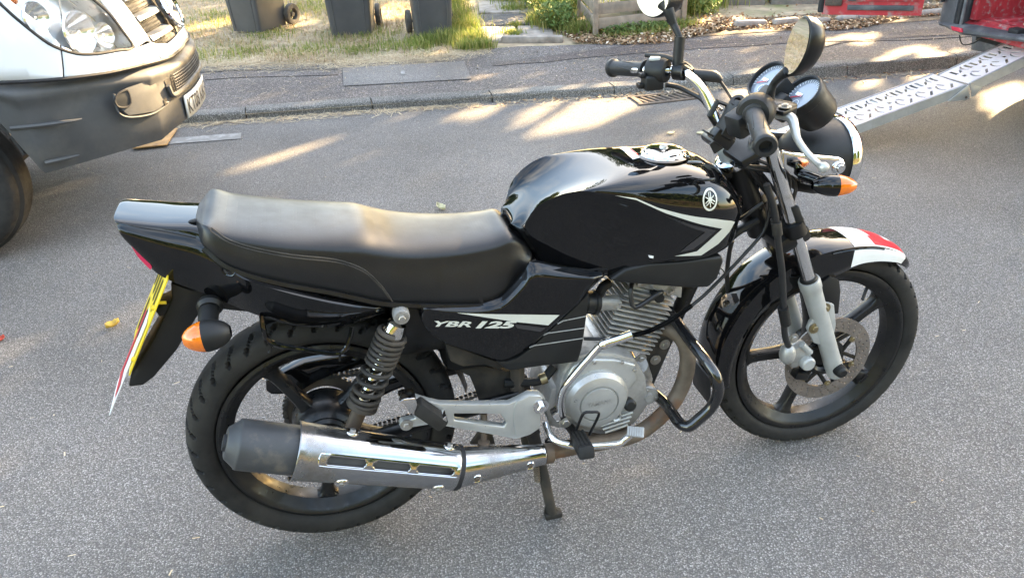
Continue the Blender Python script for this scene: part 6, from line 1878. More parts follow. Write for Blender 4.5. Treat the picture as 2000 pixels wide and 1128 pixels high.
# ------------------------------------------------------------------ headlamp, front indicators
HC = V((1.252, 0, .842))
hax = V((1, 0, -.06)).normalized()
hlb = bk('headlamp', Geo().lathe([(0, -.135), (.030, -.132), (.058, -.115), (.078, -.085), (.086, -.050), (.088, -.012), (.088, 0)], HC, hax, 44), 'matte_black', None, 50)
bk('headlamp_rim', Geo().lathe([(.086, -.006), (.091, -.006), (.094, .002), (.093, .013), (.089, .020), (.083, .022), (.083, .016)], HC, hax, 56), 'chrome', hlb, 50)
bk('headlamp_glass', Geo().lathe([(.084, .022), (.06, .034), (.03, .040), (0, .042)], HC, hax, 36), 'clear_lens', hlb)
bk('headlamp_reflector', Geo().lathe([(.083, .018), (.06, -.015), (.03, -.04), (0, -.05)], HC, hax, 36), 'lamp_reflector', hlb)
for s_ in (-1, 1):
    yy = -.100 if s_ < 0 else .100
    q = [(1.0604,-0.1,0.9111),(1.0979,-0.1,0.8995),(1.1458,-0.1,0.8889),(1.2022,-0.1,0.8783),(1.2177,-0.1,0.8704),(1.223,-0.1,0.8479),(1.2162,-0.1,0.8354),(1.1904,-0.1,0.8351),(1.1671,-0.1,0.8284),(1.1513,-0.1,0.8145),(1.1216,-0.1,0.8246),(1.0903,-0.1,0.8482),(1.066,-0.1,0.8705)]
    q = [V((x, yy, z)) for x, y, z in q]
    ear = bk('headlamp_ear', Geo().prism(q, (0, .016 * -s_, 0), bev=.007, seg=4), 'chrome', None, 50)
    bk('ear_bolt', Geo().lathe([(0, .010), (.008, .010), (.010, .006), (.013, .006), (.0155, .003), (.0155, 0)], V(((1.2039,-0.1,0.854)[0], yy, (1.2039,-0.1,0.854)[2])), (0, s_, 0), 24), 'chrome', ear)
for s_ in (-1, 1):
    a_, c_ = V((1.1097,-0.105,0.8499)), V((1.1412,-0.185,0.8504))
    a_.y, c_.y = abs(a_.y) * s_, abs(c_.y) * s_
    b_ = V((1.1042,-0.16,0.8588))
    b_.y = abs(b_.y) * s_
    i_ = indicator(a_, b_.lerp(c_, .92), V((1, s_ * .25, -.05)), None, 'gloss_black', 'amber', .092, .0235, .64, .0125)
# horn below the lamp
bk('horn', Geo().lathe([(0, .02), (.03, .018), (.036, .008), (.036, -.008), (.02, -.02), (0, -.02)], V((1.155, 0, .70)), (1, 0, .2), 24), 'satin_black')

# ------------------------------------------------------------------ instruments
gn = V((-.70, 0, .714)).normalized()
for (u_, s_) in ((V((1.1109,-0.062,1.0172)), -1), (V((1.0988,0.062,1.0204)), 1)):
    gb = bk('gauge', Geo().lathe([(.047, .006), (.0500, .004), (.0510, -.004), (.0500, -.012), (.0475, -.014), (.046, -.060), (.042, -.072), (.02, -.082), (0, -.084)], u_, gn, 40), 'matte_black', None, 40)
    bk('gauge_face', Geo().lathe([(.0445, -.003), (0, -.003)], u_, gn, 40), 'dial', gb, 0)
    bk('gauge_bezel', Geo().lathe([(.0445, -.004), (.0445, .007), (.048, .008), (.0500, .004)], u_, gn, 40), 'satin_black', gb)
    ga = V((0, 1, 0))
    gc_ = gn.cross(ga)
    g = Geo()
    for k in range(25):
        a_ = R(-120 + 10 * k)
        e = gc_ * -math.cos(a_) + ga * -math.sin(a_)
        tn = gn.cross(e)
        L_ = .007 if k % 2 == 0 else .0045
        g.box(u_ + e * .038 + gn * -.0018, (L_, .0012, .0008), (e, tn, gn))
    g.lathe([(.0085, -.0014), (.0095, -.0014), (.0095, -.0010), (.0085, -.0010)], u_ + gc_ * -.022 * -1, gn, 24, closed_prof=True)
    g.box(u_ + ga * .012 + gn * -.0018, (.022, .008, .0008), (ga, gc_, gn))
    bk('dial_marks', g, 'dial_mark', gb, 0)
    bk('needle', Geo().box(u_ + ga * (.014) + gc_ * .008 + gn * -.0006, (.030, .0018, .001), (ga + gc_ * .5, gc_ - ga * .5, gn)), 'sticker_red', gb, 0)
bk('gauge_mount', Geo().box(V((1.085, 0, .985)), (.05, .10, .05), ((.714, 0, .70), (0, 1, 0), (-.70, 0, .714)), bev=.008), 'matte_black')
bk('warning_lamp_panel', Geo().box(V((1.099,-0.01,1.014)), (.045, .022, .055), ((.714, 0, .70), (0, 1, 0), (-.70, 0, .714)), bev=.005), 'matte_black')

# ------------------------------------------------------------------ handlebar and controls
bar = bk('handlebar', Geo().tube([(.840, .27, 1.022), (.863, .21, 1.033), (0.9282,0.18,1.032), (0.9472,0.155,1.0239), (0.9698,0.13,0.9989), (0.9858,0.108,0.9594), (0.9957,0.09,0.9242), (1.0041,0.07,0.8945), (1.010, .045, .889), (1.010, 0, .887), (1.010, -.045, .889), (1.000, -.075, .925), (.992, -.10, .970), (.975, -.135, 1.012), (.950, -.17, 1.035), (.917, -.21, 1.037), (.895, -.27, 1.025)], .0122, 16, 4), 'chrome', None, 60)
def grip(a_, b_, label):
    a_, b_ = V(a_), V(b_)
    d_ = (b_ - a_).normalized()
    L_ = (b_ - a_).length
    o = bk('grip', Geo().lathe([(.0125, -.002), (.0225, -.001), (.0225, .004), (.0185, .006), (.0180, .018), (.0175, L_ * .5), (.0182, L_ - .010), (.0225, L_ - .006), (.0225, L_ + .001), (.020, L_ + .004), (.0125, L_ + .004), (.0115, L_ - .012), (0, L_ - .012)], a_, d_, 28), 'grip_rubber', bar, 40)
    o['label'] = label
    _, u_, v_ = frame(d_)
    return o, a_, d_, L_, u_, v_
for a_, b_, lb_ in (((.865, .212, 1.033), (0.8228,0.33,1.0141), 'left rubber handlebar grip'), ((.917, -.205, 1.037), (0.8741,-0.33,1.0185), 'right rubber throttle grip')):
    o, a_, d_, L_, u_, v_ = grip(a_, b_, lb_)
    for k in range(6):
        for sgn in (1, -1):
            pts = []
            for i in range(5):
                an = R(60 * k + sgn * 26 * i / 4)
                pts.append(a_ + d_ * (.028 + .014 * i + (.012 if k % 2 else 0)) + (u_ * math.cos(an) + v_ * math.sin(an)) * .0178)
            bk('tread_line', Geo().tube(pts, .0011, 4), 'grip_rubber', bar) if sgn > 0 else None
# left switch block
la, lb_ = V((.870, .203, 1.034)), V((.905, .160, 1.036))
ld = (lb_ - la).normalized()
sw = bk('left_switchgear', Geo().lathe([(.013, -.003), (.0270, -.002), (.029, .006), (.029, .034), (.0255, .044), (.013, .046)], la, ld, 28, closed_prof=True), 'matte_black', bar, 40)
lu = frame(ld)[2]
bk('switch_body', Geo().box(la + ld * .022 + V((-.016, -.004, -.024)), (.046, .040, .034), bev=.006), 'matte_black', sw)
bk('switch_cap', Geo().box(la + ld * .018 + V((-.006, 0, .028)), (.026, .020, .008), ((.8, -.5, 0), (.5, .8, 0), (0, 0, 1)), bev=.003), 'fork_grey', sw)
bk('switch_button', Geo().box(la + ld * .010 + V((-.034, -.010, -.006)), (.014, .020, .012), bev=.003), 'satin_black', sw)
bk('switch_button', Geo().box(la + ld * .008 + V((-.034, -.012, -.030)), (.018, .022, .012), bev=.003), 'satin_black', sw)
bk('lever_perch', Geo().lathe([(.0125, -.012), (.021, -.012), (.021, .012), (.0125, .012)], V((.930, .168, 1.033)), ld, 22, closed_prof=True), 'satin_black', sw)
cl = bk('clutch_lever', Geo().tube([(0.931,0.165,1.0447), (0.9631,0.17,1.0261), (0.9653,0.21,1.0337), (0.9381,0.27,1.0428), (0.912,0.33,1.0374)], [.010, .008, .007, .006], 10, 4), 'matte_black', bar)
bk('cable_boot', Geo().tube([(0.9584,0.16,1.0277), (0.9825,0.155,1.0217), (1.008,0.145,1.0179), (1.0234,0.14,1.0079)], [.011, .014, .014, .007], 12, 3), 'grip_rubber', bar)
bk('clutch_wire', Geo().tube([(1.0178,0.14,1.0121), (1.0333,0.13,0.9888), (1.0439,0.11,0.9648), (1.0455,0.09,0.9493), (1.0487,0.05,0.9054)], .004, 8, 4), 'brake_hose', bar)
bk('switch_wire', Geo().tube([(0.9059,0.19,0.999), (0.9347,0.18,0.9924), (0.9544,0.15,0.9833), (0.9721,0.125,0.9721), (0.9887,0.1,0.9405), (0.9987,0.08,0.9082)], .0065, 8, 4), 'brake_hose', bar)
bk('switch_wire', Geo().tube([(0.9778,0.15,1.0173), (0.9954,0.14,0.9841), (1.0049,0.12,0.9577), (1.0113,0.1,0.9503)], .0035, 8, 4), 'brake_hose', bar)
# right throttle housing, master cylinder, lever
ra, rb2 = V((.917, -.205, 1.037)), V((.955, -.160, 1.032))
rd = (rb2 - ra).normalized()
th_ = bk('throttle_housing', Geo().lathe([(.013, -.004), (.030, -.004), (.036, .004), (.037, .014), (.036, .040), (.031, .050), (.013, .052)], ra, rd, 30, closed_prof=True), 'matte_black', bar, 40)
bk('switch_body', Geo().box(ra + rd * .03 + V((-.030, .004, -.020)), (.050, .044, .048), ((.9, .3, .3), (-.3, .95, 0), (-.3, 0, .95)), bev=.008), 'matte_black', th_)
mc = V((1.0156,-0.145,1.0212))
mcy = bk('master_cylinder', Geo().box(mc + V((.0, .02, -.004)), (.040, .075, .030), ((.9, .45, 0), (-.45, .9, 0), (0, 0, 1)), bev=.008), 'satin_black', bar)
bk('pivot_plate', Geo().box(V((0.9989,-0.17,1.0278)), (.050, .040, .010), ((.9, .45, 0), (-.45, .9, 0), (0, 0, 1)), bev=.003), 'satin_black', mcy)
bolt('pivot_bolt', V((0.9988,-0.18,1.0358)), (0, 0, 1), .0075, mcy)
bl = bk('brake_lever', Geo().tube([(0.9892,-0.16,1.0155), (1.0007,-0.175,1.0185), (1.0108,-0.19,1.0133), (1.0107,-0.205,0.9988), (1.0079,-0.225,0.9821), (1.0092,-0.26,0.9659), (1.011,-0.295,0.9567), (1.0093,-0.315,0.9566)], [.0085, .0095, .010, .0085, .007, .0065, .0065, .007], 12, 4, sx=1.25), 'silver_paint', bar, 60)
bk('lever_ball', Geo().sphere(V((1.0094,-0.32,0.9563)), .0105, None, 18, 12), 'silver_paint', bl)
# choke / start control and loose switch block by the clamp
def obox(name, pa, pb, w, t, m, parent, bev=.003):
    pa, pb = V(pa), V(pb)
    d_ = (pb - pa).normalized()
    n_ = d_.cross(V((0, 1, 0))).normalized()
    s_ = n_.cross(d_)
    return bk(name, Geo().box((pa + pb) / 2, ((pb - pa).length, t, w), (d_, s_, n_), bev=bev), m, parent)
blk = obox('control_block', (0.9412,-0.11,1.0325), (0.8988,-0.12,0.9663), .034, .040, 'matte_black', bar, .006)
obox('control_slot', (0.9227,-0.135,1.0285), (0.9018,-0.14,0.996), .012, .012, 'fork_grey', blk, .002)
bk('control_ring', Geo().lathe([(.007, -.006), (.013, -.006), (.014, .006), (.007, .006)], V((0.9329,-0.11,1.0345)), (-.4, -.3, .85), 20, closed_prof=True), 'matte_black', blk)
fr_ = [(0.8902,-0.075,1.0002),(0.9063,-0.075,1.029),(0.9307,-0.075,1.0177),(0.9273,-0.075,0.9805),(0.9116,-0.075,0.9711)]
bk('cable_guide', Geo().tube(fr_, .0065, 6, 1, closed=True), 'matte_black', blk)
obox('connector', (0.878,-0.12,0.9798), (0.9168,-0.12,0.9487), .026, .028, 'satin_black', blk)
obox('connector_tab', (0.8581,-0.12,0.9842), (0.8824,-0.12,0.9683), .004, .02, 'matte_black', blk, .001)
obox('key_fob', (0.8882,-0.1,0.9355), (0.9351,-0.1,0.9625), .028, .006, 'grip_rubber', blk, .002)
bk('ignition_lock', Geo().lathe([(0, .030), (.016, .030), (.018, .024), (.018, -.02)], hd1 + sa_ * .03 + V((-.012, 0, 0)), sa_, 20), 'fork_grey')
# ------------------------------------------------------------------ mirrors
def mirror(stem, c, normal, upd, rx, rz, label, pts, depth=1.0):
    o = bk('mirror', Geo().tube(stem, [.0105, .0085, .0075, .0085, .011], 12, 4), 'matte_black', bar, 50)
    o['label'] = label
    n_ = V(normal).normalized()
    u_ = (V(upd) - n_ * V(upd).dot(n_)).normalized()
    s_ = n_.cross(u_)
    rings = []
    for d_, k_ in ((.005, .955), (.003, 1.0), (-.004, 1.0), (-.016, .95), (-.028, .80), (-.037, .54), (-.041, .2)):
        ring = []
        for j in range(36):
            t = 2 * math.pi * j / 36
            x, z = pts(t)
            ring.append(V(c) + n_ * (d_ * (depth if d_ < 0 else 1)) + s_ * (x * rx * k_) + u_ * (z * rz * k_))
        rings.append(ring)
    bk('mirror_shell', Geo().loft(rings), 'satin_black', o, 50)
    bk('mirror_glass', Geo().add([V(c) + n_ * .0065 + s_ * (pts(2 * math.pi * j / 36)[0] * rx * .93) + u_ * (pts(2 * math.pi * j / 36)[1] * rz * .93) for j in range(36)], [tuple(range(36))]), 'mirror_glass', o, 0)
egg = lambda t: (math.cos(t) * (1 + .10 * math.sin(t)), math.sin(t))
mirror([(0.9713,-0.165,1.0441), (0.9699,-0.17,1.0682), (0.9717,-0.175,1.0845), (0.9741,-0.19,1.1009), (0.9789,-0.205,1.1138)], (0.9845,-0.225,1.1637), (-.93, .10, .11), (.24, -.34, 1), .040, .058, 'right rear-view mirror, egg-shaped, turned towards the rider', egg)
mirror([(0.9255,0.17,1.0441), (0.9294,0.175,1.0781), (0.9312,0.18,1.105), (0.9229,0.2,1.1343), (0.9164,0.21,1.1469)], (0.8939,0.255,1.185), (-.90, -.30, .12), (.55, .1, 1), .060, .042, 'left rear-view mirror cut by the top edge', egg, 1.7)
bk('mirror_adaptor', Geo().tube([(0.9241,0.17,1.0466), (0.9299,0.178,1.1101)], .0125, 12), 'matte_black', bar)
bk('mirror_boot', Geo().tube([(0.9229,0.2,1.1343), (0.9137,0.212,1.1628), (0.911,0.225,1.1769)], [.009, .014, .020], 14, 3), 'matte_black', bar)

# ------------------------------------------------------------------ vegetation and loose litter
def mat_island(name, stops, rough=0.75, trans=0.0, spec=0.3):
    """colour picked per blade or leaf"""
    m, n, l, b = _nt(name)
    ge = n.new('ShaderNodeNewGeometry')
    c = _ramp(n, l, ge.outputs['Random Per Island'], stops)
    tc = n.new('ShaderNodeTexCoord')
    big = _ramp(n, l, _noise(n, l, tc.outputs['Object'], 1.7, 3), [(0.3, 0.75), (0.7, 1.2)])
    c = _mix(n, l, 1.0, c, big, 'MULTIPLY')
    l.new(c, b.inputs['Base Color'])
    b.inputs['Roughness'].default_value = rough
    b.inputs['Specular IOR Level'].default_value = spec
    if trans:
        tr = n.new('ShaderNodeBsdfTranslucent')
        mx = n.new('ShaderNodeMixShader')
        mx.inputs['Fac'].default_value = trans
        l.new(c, tr.inputs['Color'])
        l.new(b.outputs['BSDF'], mx.inputs[1])
        l.new(tr.outputs['BSDF'], mx.inputs[2])
        l.new(mx.outputs['Shader'], n['Material Output'].inputs['Surface'])
    return m
mat_island('grass_dry', [(0.0, (0.34, 0.23, 0.14)), (0.45, (0.56, 0.43, 0.28)), (0.80, (0.48, 0.37, 0.21)), (0.92, (0.28, 0.28, 0.10)), (1.0, (0.17, 0.21, 0.06))], trans=.25)
mat_island('grass_green', [(0.0, (0.13, 0.19, 0.04)), (0.4, (0.20, 0.27, 0.06)), (0.75, (0.33, 0.32, 0.10)), (1.0, (0.46, 0.40, 0.18))], trans=.35)
mat_island('straw_bits', [(0.0, (0.32, 0.23, 0.14)), (0.5, (0.52, 0.41, 0.27)), (1.0, (0.64, 0.54, 0.38))])
mat_island('litter', [(0.0, (0.10, 0.055, 0.03)), (0.35, (0.24, 0.14, 0.075)), (0.65, (0.36, 0.22, 0.12)), (0.88, (0.50, 0.37, 0.24)), (1.0, (0.66, 0.58, 0.48))])
mat_island('tree_leaf', [(0.0, (0.035, 0.07, 0.015)), (0.6, (0.07, 0.12, 0.025)), (1.0, (0.11, 0.15, 0.04))], trans=.15)
mat_island('weed_leaf', [(0.0, (0.08, 0.14, 0.04)), (0.6, (0.16, 0.24, 0.07)), (1.0, (0.27, 0.31, 0.12))], trans=.3)
mat('bark', (0.10, 0.075, 0.055), 0.9, var=0.4, vs=8, bump=0.8, bs=40)
RNG = np.random.default_rng(11)

def np_obj(name, verts, faces, m, parent=None, kind=None):
    org = np.array(ORG.get(parent.name, V((0, 0, 0)))) if parent else np.zeros(3)
    me = bpy.data.meshes.new(name)
    nv, nf, k = len(verts), len(faces), faces.shape[1]
    me.vertices.add(nv)
    me.vertices.foreach_set('co', (verts - org).astype(np.float32).ravel())
    me.loops.add(nf * k)
    me.loops.foreach_set('vertex_index', faces.astype(np.int32).ravel())
    me.polygons.add(nf)
    me.polygons.foreach_set('loop_start', np.arange(0, nf * k, k, dtype=np.int32))
    me.polygons.foreach_set('loop_total', np.full(nf, k, dtype=np.int32))
    me.update(calc_edges=True)
    me.materials.append(MATS[m])
    o = bpy.data.objects.new(name, me)
    COL.objects.link(o)
    if parent:
        o.parent = parent
        ORG[o.name] = V(org)
    if kind:
        o['kind'] = kind
    return o

def blades(base, h, w, lean=.5):
    """bent blades: three quads' worth of two segments each"""
    n = len(base)
    a = RNG.uniform(0, 2 * np.pi, n)
    d = np.stack([np.cos(a), np.sin(a), np.zeros(n)], 1)
    s = np.stack([-np.sin(a), np.cos(a), np.zeros(n)], 1)
    ln = (RNG.uniform(.1, 1, n) * lean)[:, None]
    h = h[:, None]
    w = w[:, None]
    up = np.array([0, 0, 1.])
    m1 = base + up * h * .55 + d * h * ln * .25
    t = base + up * h * (1 - .35 * ln) + d * h * ln
    v = np.stack([base - s * w, base + s * w, m1 + s * w * .8, m1 - s * w * .8, t + s * w * .15, t - s * w * .15], 1).reshape(-1, 3)
    i = np.arange(n)[:, None] * 6
    f = np.concatenate([i + np.array([[0, 1, 2, 3]]), i + np.array([[3, 2, 4, 5]])], 0)
    return v, f

def cards(c, nrm, size, asp=.6):
    """small pointed leaf faces (two triangles each as one quad)"""
    n = len(c)
    r = RNG.normal(size=(n, 3))
    nrm = nrm / np.linalg.norm(nrm, axis=1, keepdims=True)
    u = np.cross(nrm, r)
    u /= np.linalg.norm(u, axis=1, keepdims=True)
    v = np.cross(nrm, u)
    s = size[:, None]
    q = np.stack([c - u * s * .5, c + v * s * asp * .5 + nrm * s * .08, c + u * s * .5, c - v * s * asp * .5 + nrm * s * .08], 1).reshape(-1, 3)
    f = np.arange(n)[:, None] * 4 + np.array([[0, 1, 2, 3]])
    return q, f

pb = np.vectorize(pav_back)
# dry verge
n = 52000
x = RNG.uniform(-3.6, 1.5, n)
dy = RNG.uniform(0, 1, n) ** 1.25 * 5.2
y = pb(x) + .03 + dy
patch = np.sin(x * 3.1 + 1.3) * np.cos(y * 2.3) + .6 * np.sin(x * 7.7 + y * 5.1)
h = RNG.uniform(.014, .045, n) * (1 + .5 * (patch > .5))
keep = RNG.uniform(0, 1, n) < np.clip(.45 + .4 * patch + .15 * dy, .25, 1)
v, f = blades(np.stack([x, y, np.full(n, PZ - .012)], 1)[keep], h[keep], RNG.uniform(.0016, .0034, n)[keep], 1.3)
tag(np_obj('dry_grass', v, f, 'grass_dry'), 'short dry straw-coloured grass of the verge', 'grass', kind='stuff')
# green tufts, long grass by the path and round the bins
cl = [(-.25, 6.15, .25, .05), (-.9, 5.5, .3, .06), (.1, 5.35, .25, .05), (.55, 5.75, .3, .06), (.75, 5.25, .25, .06), (.45, 5.15, .15, .05), (-.45, 5.45, .2, .05), (-.6, 7.2, .6, .06), (.2, 7.4, .6, .06), (.95, 5.1, .12, .07), (1.0, 5.22, .12, .09), (1.2, 5.15, .14, .13), (1.38, 5.35, .13, .19), (1.36, 5.7, .14, .22), (1.40, 6.1, .14, .22), (1.45, 6.6, .15, .22), (1.5, 7.2, .2, .22), (1.36, 5.0, .12, .14), (1.30, 4.82, .09, .10), (1.42, 4.80, .07, .10),
      (1.75, 5.22, .09, .06), (1.86, 5.55, .06, .05), (2.05, 6.3, .12, .08), (2.28, 5.05, .12, .12), (2.2, 5.35, .18, .18), (2.1, 5.55, .12, .14), (2.45, 6.2, .3, .18), (2.30, 6.8, .3, .2), (2.55, 4.78, .16, .06), (2.85, 4.80, .18, .07), (3.1, 4.86, .14, .08), (3.25, 5.3, .18, .22), (3.5, 5.55, .25, .26), (3.8, 5.8, .3, .28), (3.35, 5.9, .3, .3), (4.2, 6.3, .3, .2), (4.4, 5.5, .12, .07), (4.95, 3.42, .05, .035)]
vs_, fs_l, off = [], [], 0
for cx, cy, rr, hh in cl:
    cx, cy = .1006 + (cx - .1006) * 1.035, -1.5978 + (cy + 1.5978) * 1.035
    k = int((620 if cx > .85 else 170) * (rr / .2) ** 1.3) + 160
    px = cx + RNG.normal(0, rr * .55, k)
    py = cy + RNG.normal(0, rr * .55, k)
    v, f = blades(np.stack([px, py, np.array([pz(v_) - .012 for v_ in px])], 1), hh * RNG.uniform(.5, 1.25, k), RNG.uniform(.0020, .0040, k), .75)
    vs_.append(v)
    fs_l.append(f + off)
    off += len(v)
tag(np_obj('green_grass', np.concatenate(vs_), np.concatenate(fs_l), 'grass_green'), 'tufts of long green grass beside the path and bins', 'grass', kind='stuff')
# straw and clippings along the pavement edge and in the gutter
def sticks(n, xy, ln, z):
    a = RNG.normal(0, .9, n) + RNG.choice([0, np.pi / 2], n, p=[.75, .25])
    d = np.stack([np.cos(a), np.sin(a), RNG.normal(0, .07, n)], 1)
    s = np.stack([-np.sin(a), np.cos(a), np.zeros(n)], 1)
    c = np.concatenate([xy, (z + RNG.uniform(.002, .010, n))[:, None]], 1)
    L = ln[:, None]
    w = RNG.uniform(.0008, .0022, n)[:, None]
    q = np.stack([c - d * L - s * w, c + d * L - s * w, c + d * L + s * w, c - d * L + s * w], 1).reshape(-1, 3)
    return q, np.arange(n)[:, None] * 4 + np.array([[0, 1, 2, 3]])
n = 7000
x = RNG.uniform(-3.2, 1.5, n)
q1, f1 = sticks(n, np.stack([x, pb(x) + RNG.normal(.0, .11, n)], 1), RNG.uniform(.012, .06, n), np.full(n, PZ))
ky = np.vectorize(kerb_y)
n = 2600
x = np.where(RNG.uniform(0, 1, n) < .72, RNG.uniform(-3, 1.1, n), RNG.uniform(1, 6, n))
q2, f2 = sticks(n, np.stack([x, ky(x) - .012 - np.abs(RNG.normal(0, .055, n))], 1), RNG.uniform(.01, .05, n), np.full(n, 0.0))
n = 14000
x = RNG.uniform(-3.6, 1.5, n)
q5, f5 = sticks(n, np.stack([x, pb(x) + RNG.uniform(0, 1, n) ** 1.3 * 4.5], 1), RNG.uniform(.012, .05, n), np.full(n, PZ - .006) + RNG.uniform(0, .014, n))
n = 700
x = RNG.uniform(-2, 5, n)
q3, f3 = sticks(n, np.stack([x, ky(x) + .14 + RNG.uniform(0, 1.1, n)], 1), RNG.uniform(.006, .03, n), np.array([pz(v_) for v_ in x]) + .002)
n = 260
x = RNG.uniform(-2, 4, n)
q4, f4 = sticks(n, np.stack([x, RNG.uniform(-1, 3.4, n)], 1), RNG.uniform(.003, .010, n), np.full(n, 0.0))
tag(np_obj('straw', np.concatenate([q1, q2, q3, q4, q5]), np.concatenate([f1, f2 + len(q1), f3 + len(q1) + len(q2), f4 + len(q1) + len(q2) + len(q3), f5 + len(q1) + len(q2) + len(q3) + len(q4)]), 'straw_bits'), 'dry straw clippings along the gutter and pavement edge', 'straw', kind='stuff')
# leaf litter at the back of the pavement on the right
n = 9500
x = RNG.uniform(2.2, 7.4, n)
y = pb(x) - .03 + np.abs(RNG.normal(0, .28, n)) + .12 * np.sin(x * 4)
c = np.stack([x, y, np.array([pz(v_) for v_ in x]) + RNG.uniform(.006, .02, n)], 1)
nr = np.stack([RNG.normal(0, .55, n), RNG.normal(0, .55, n), np.ones(n)], 1)
q1, f1 = cards(c, nr, RNG.uniform(.012, .045, n), .7)
n = 420
x = RNG.uniform(1.2, 6.5, n)
q2, f2 = cards(np.stack([x, ky(x) - .01 - np.abs(RNG.normal(0, .07, n)), RNG.uniform(.004, .012, n)], 1), np.stack([RNG.normal(0, .4, n), RNG.normal(0, .4, n), np.ones(n)], 1), RNG.uniform(.008, .03, n), .7)
n = 300
x = RNG.uniform(1.2, 6.5, n)
q3, f3 = cards(np.stack([x, ky(x) + .15 + RNG.uniform(0, 1.3, n), np.array([pz(v_) for v_ in x]) + RNG.uniform(.005, .012, n)], 1), np.stack([RNG.normal(0, .4, n), RNG.normal(0, .4, n), np.ones(n)], 1), RNG.uniform(.006, .022, n), .7)
tag(np_obj('leaf_litter', np.concatenate([q1, q2, q3]), np.concatenate([f1, f2 + len(q1), f3 + len(q1) + len(q2)]), 'litter'), 'brown fallen leaves scattered behind the pavement and in the gutter', 'leaf litter', kind='stuff')

# leafy weeds beside the planter
def weed(label, c, rx, ry, h, k, sz):
    t = thing('leafy_weed', label, 'plant', (c[0], c[1], PZ), 'weeds round the planter')
    p = RNG.normal(size=(k, 3))
    p /= np.linalg.norm(p, axis=1, keepdims=True)
    p *= RNG.uniform(.35, 1, k)[:, None] ** .5
    p = p * np.array([rx, ry, h / 2]) + np.array([c[0], c[1], PZ + h * .48])
    p = p[p[:, 2] > PZ]
    q, f = cards(p, np.stack([RNG.normal(0, .6, len(p)), RNG.normal(-.3, .6, len(p)), np.full(len(p), .9)], 1), RNG.uniform(.5, 1.3, len(p)) * sz, .42)
    np_obj('foliage', q, f, 'weed_leaf', t)
    g = Geo()
    for i in range(8):
        a = RNG.uniform(0, 6.28)
        g.tube([V((c[0], c[1], PZ - .01)), V((c[0] + math.cos(a) * rx * .4, c[1] + math.sin(a) * ry * .4, PZ + h * .5)), V((c[0] + math.cos(a) * rx * .8, c[1] + math.sin(a) * ry * .8, PZ + h * .85))], .003, 5, 2)
    obj('stem', g, 'green_grass', t)
weed('bushy green weed against the left end of the timber planter', (2.24, 5.55), .16, .26, .24, 600, .05)
weed('leafy green weed beside the garden path further back', (2.40, 6.25), .26, .35, .34, 900, .06)
weed('low green weed growing along the front of the timber planter', (2.83, 5.02), .36, .08, .10, 700, .035)
weed('tall weed between the timber planter and the leaf litter', (3.6, 5.5), .18, .25, .30, 600, .045)
weed('small green weed on the kerb under the ramp', (4.86, 3.36), .06, .04, .06, 120, .022)

# ------------------------------------------------------------------ trees that shade the street, leaves left out where sun patches should land
AZ = np.array([SUN_AZ.x, SUN_AZ.y, 0.])
RT = np.array([SUN_AZ.y, -SUN_AZ.x, 0.])
TS = np.array(TO_SUN)
UP = np.cross(RT, TS)
if UP[2] < 0:
    UP = -UP
def ru(p):
    p = np.asarray(p, float)
    return np.stack([p @ RT, p @ UP], -1)
gaps = []
def gap(a, b, r):
    gaps.append((ru(a), ru(b), r))
for a, b, r in [((0.1978,3.4045,0), (0.116,3.3292,0), .075), ((0.116,3.3292,0), (-0.1144,3.1361,0), .10), ((1.2797,4.0107,0.05), (1.3837,4.1361,0.05), .05), ((1.4864,4.0156,0.05), (1.5881,4.1134,0.05), .055),
                ((0.6654,3.6532,0.03), (0.7007,3.6643,0.03), .05), ((0.8896,3.587,-0), (0.9489,3.5391,0), .055), ((1.1862,3.4471,0.03), (1.2501,3.5068,0), .075), ((1.5138,3.3913,0.02), (1.5474,3.3893,0), .06), ((1.7033,3.2791,0.03), (1.7656,3.1591,0), .15),
                ((2.0253,3.1641,0), (2.0588,3.1873,0), .05), ((2.9342,3.2937,0.03), (3.0213,3.3142,0.03), .075), ((4.1029,2.4377,0), (4.082,2.2529,0), .045), ((4.403,2.6903,0), (4.4102,2.571,0), .045), ((3.7696,3.2338,0.02), (3.7752,3.1909,0.04), .045),
                ((4.1708,3.2316,0.02), (4.2719,3.2069,0.03), .045), ((3.685,4.5155,0.08), (3.7793,4.5601,0.08), .05), ((3.8948,3.9676,0.08), (3.9676,4.0126,0.08), .045), ((4.1954,3.9884,0.08), (4.2254,3.9351,0.08), .04), ((4.2779,3.5557,0.08), (4.3461,3.5612,0.08), .045),
                ((4.2121,4.6942,0.09), (4.2652,4.7173,0.09), .05), ((4.9373,4.5556,0.1), (5.0012,4.5748,0.1), .06), ((5.2002,3.8969,0.08), (5.2601,3.9118,0.08), .05), ((1.0037,7.2714,0.1), (1.5592,7.054,0.1), .2), ((1.0683,5.7588,0.3), (1.0676,5.5446,0.35), .05), ((1.6338,5.8973,0.1), (1.4531,5.2631,0.1), .08),
                ((-0.0874,7.4629,0.1), (0.1056,6.911,0.1), .09), ((-0.7406,7.3235,0.1), (-0.6096,6.7039,0.1), .08), ((1.9769,6.1185,0.08), (2.0497,5.3206,0.08), .09), ((3.6158,5.1999,0.1), (3.5678,4.7308,0.1), .10), ((2.5022,4.7817,0.1), (2.8017,4.8621,0.1), .07),
                ((0.1701,0.017,0.85), (0.1856,-0.0976,0.83), .055), ((0.579,0.06,0.8556), (0.6488,0.07,0.8762), .06), ((0.916,0.05,0.8718), (0.9637,0.05,0.8408), .06), ((1.2004,0,0.6136), (1.2932,0,0.6134), .06), ((0.9788,-0.2,1.1894), (1.0168,-0.2,1.1861), .05)]:
    gap(a, b, r)
gap(van_pt(48, .62), van_pt(50, .50), .11)
gap(van_pt(62, .56), van_pt(66, .48), .06)
gap(van_pt(20, .95), van_pt(5, .86), .16)
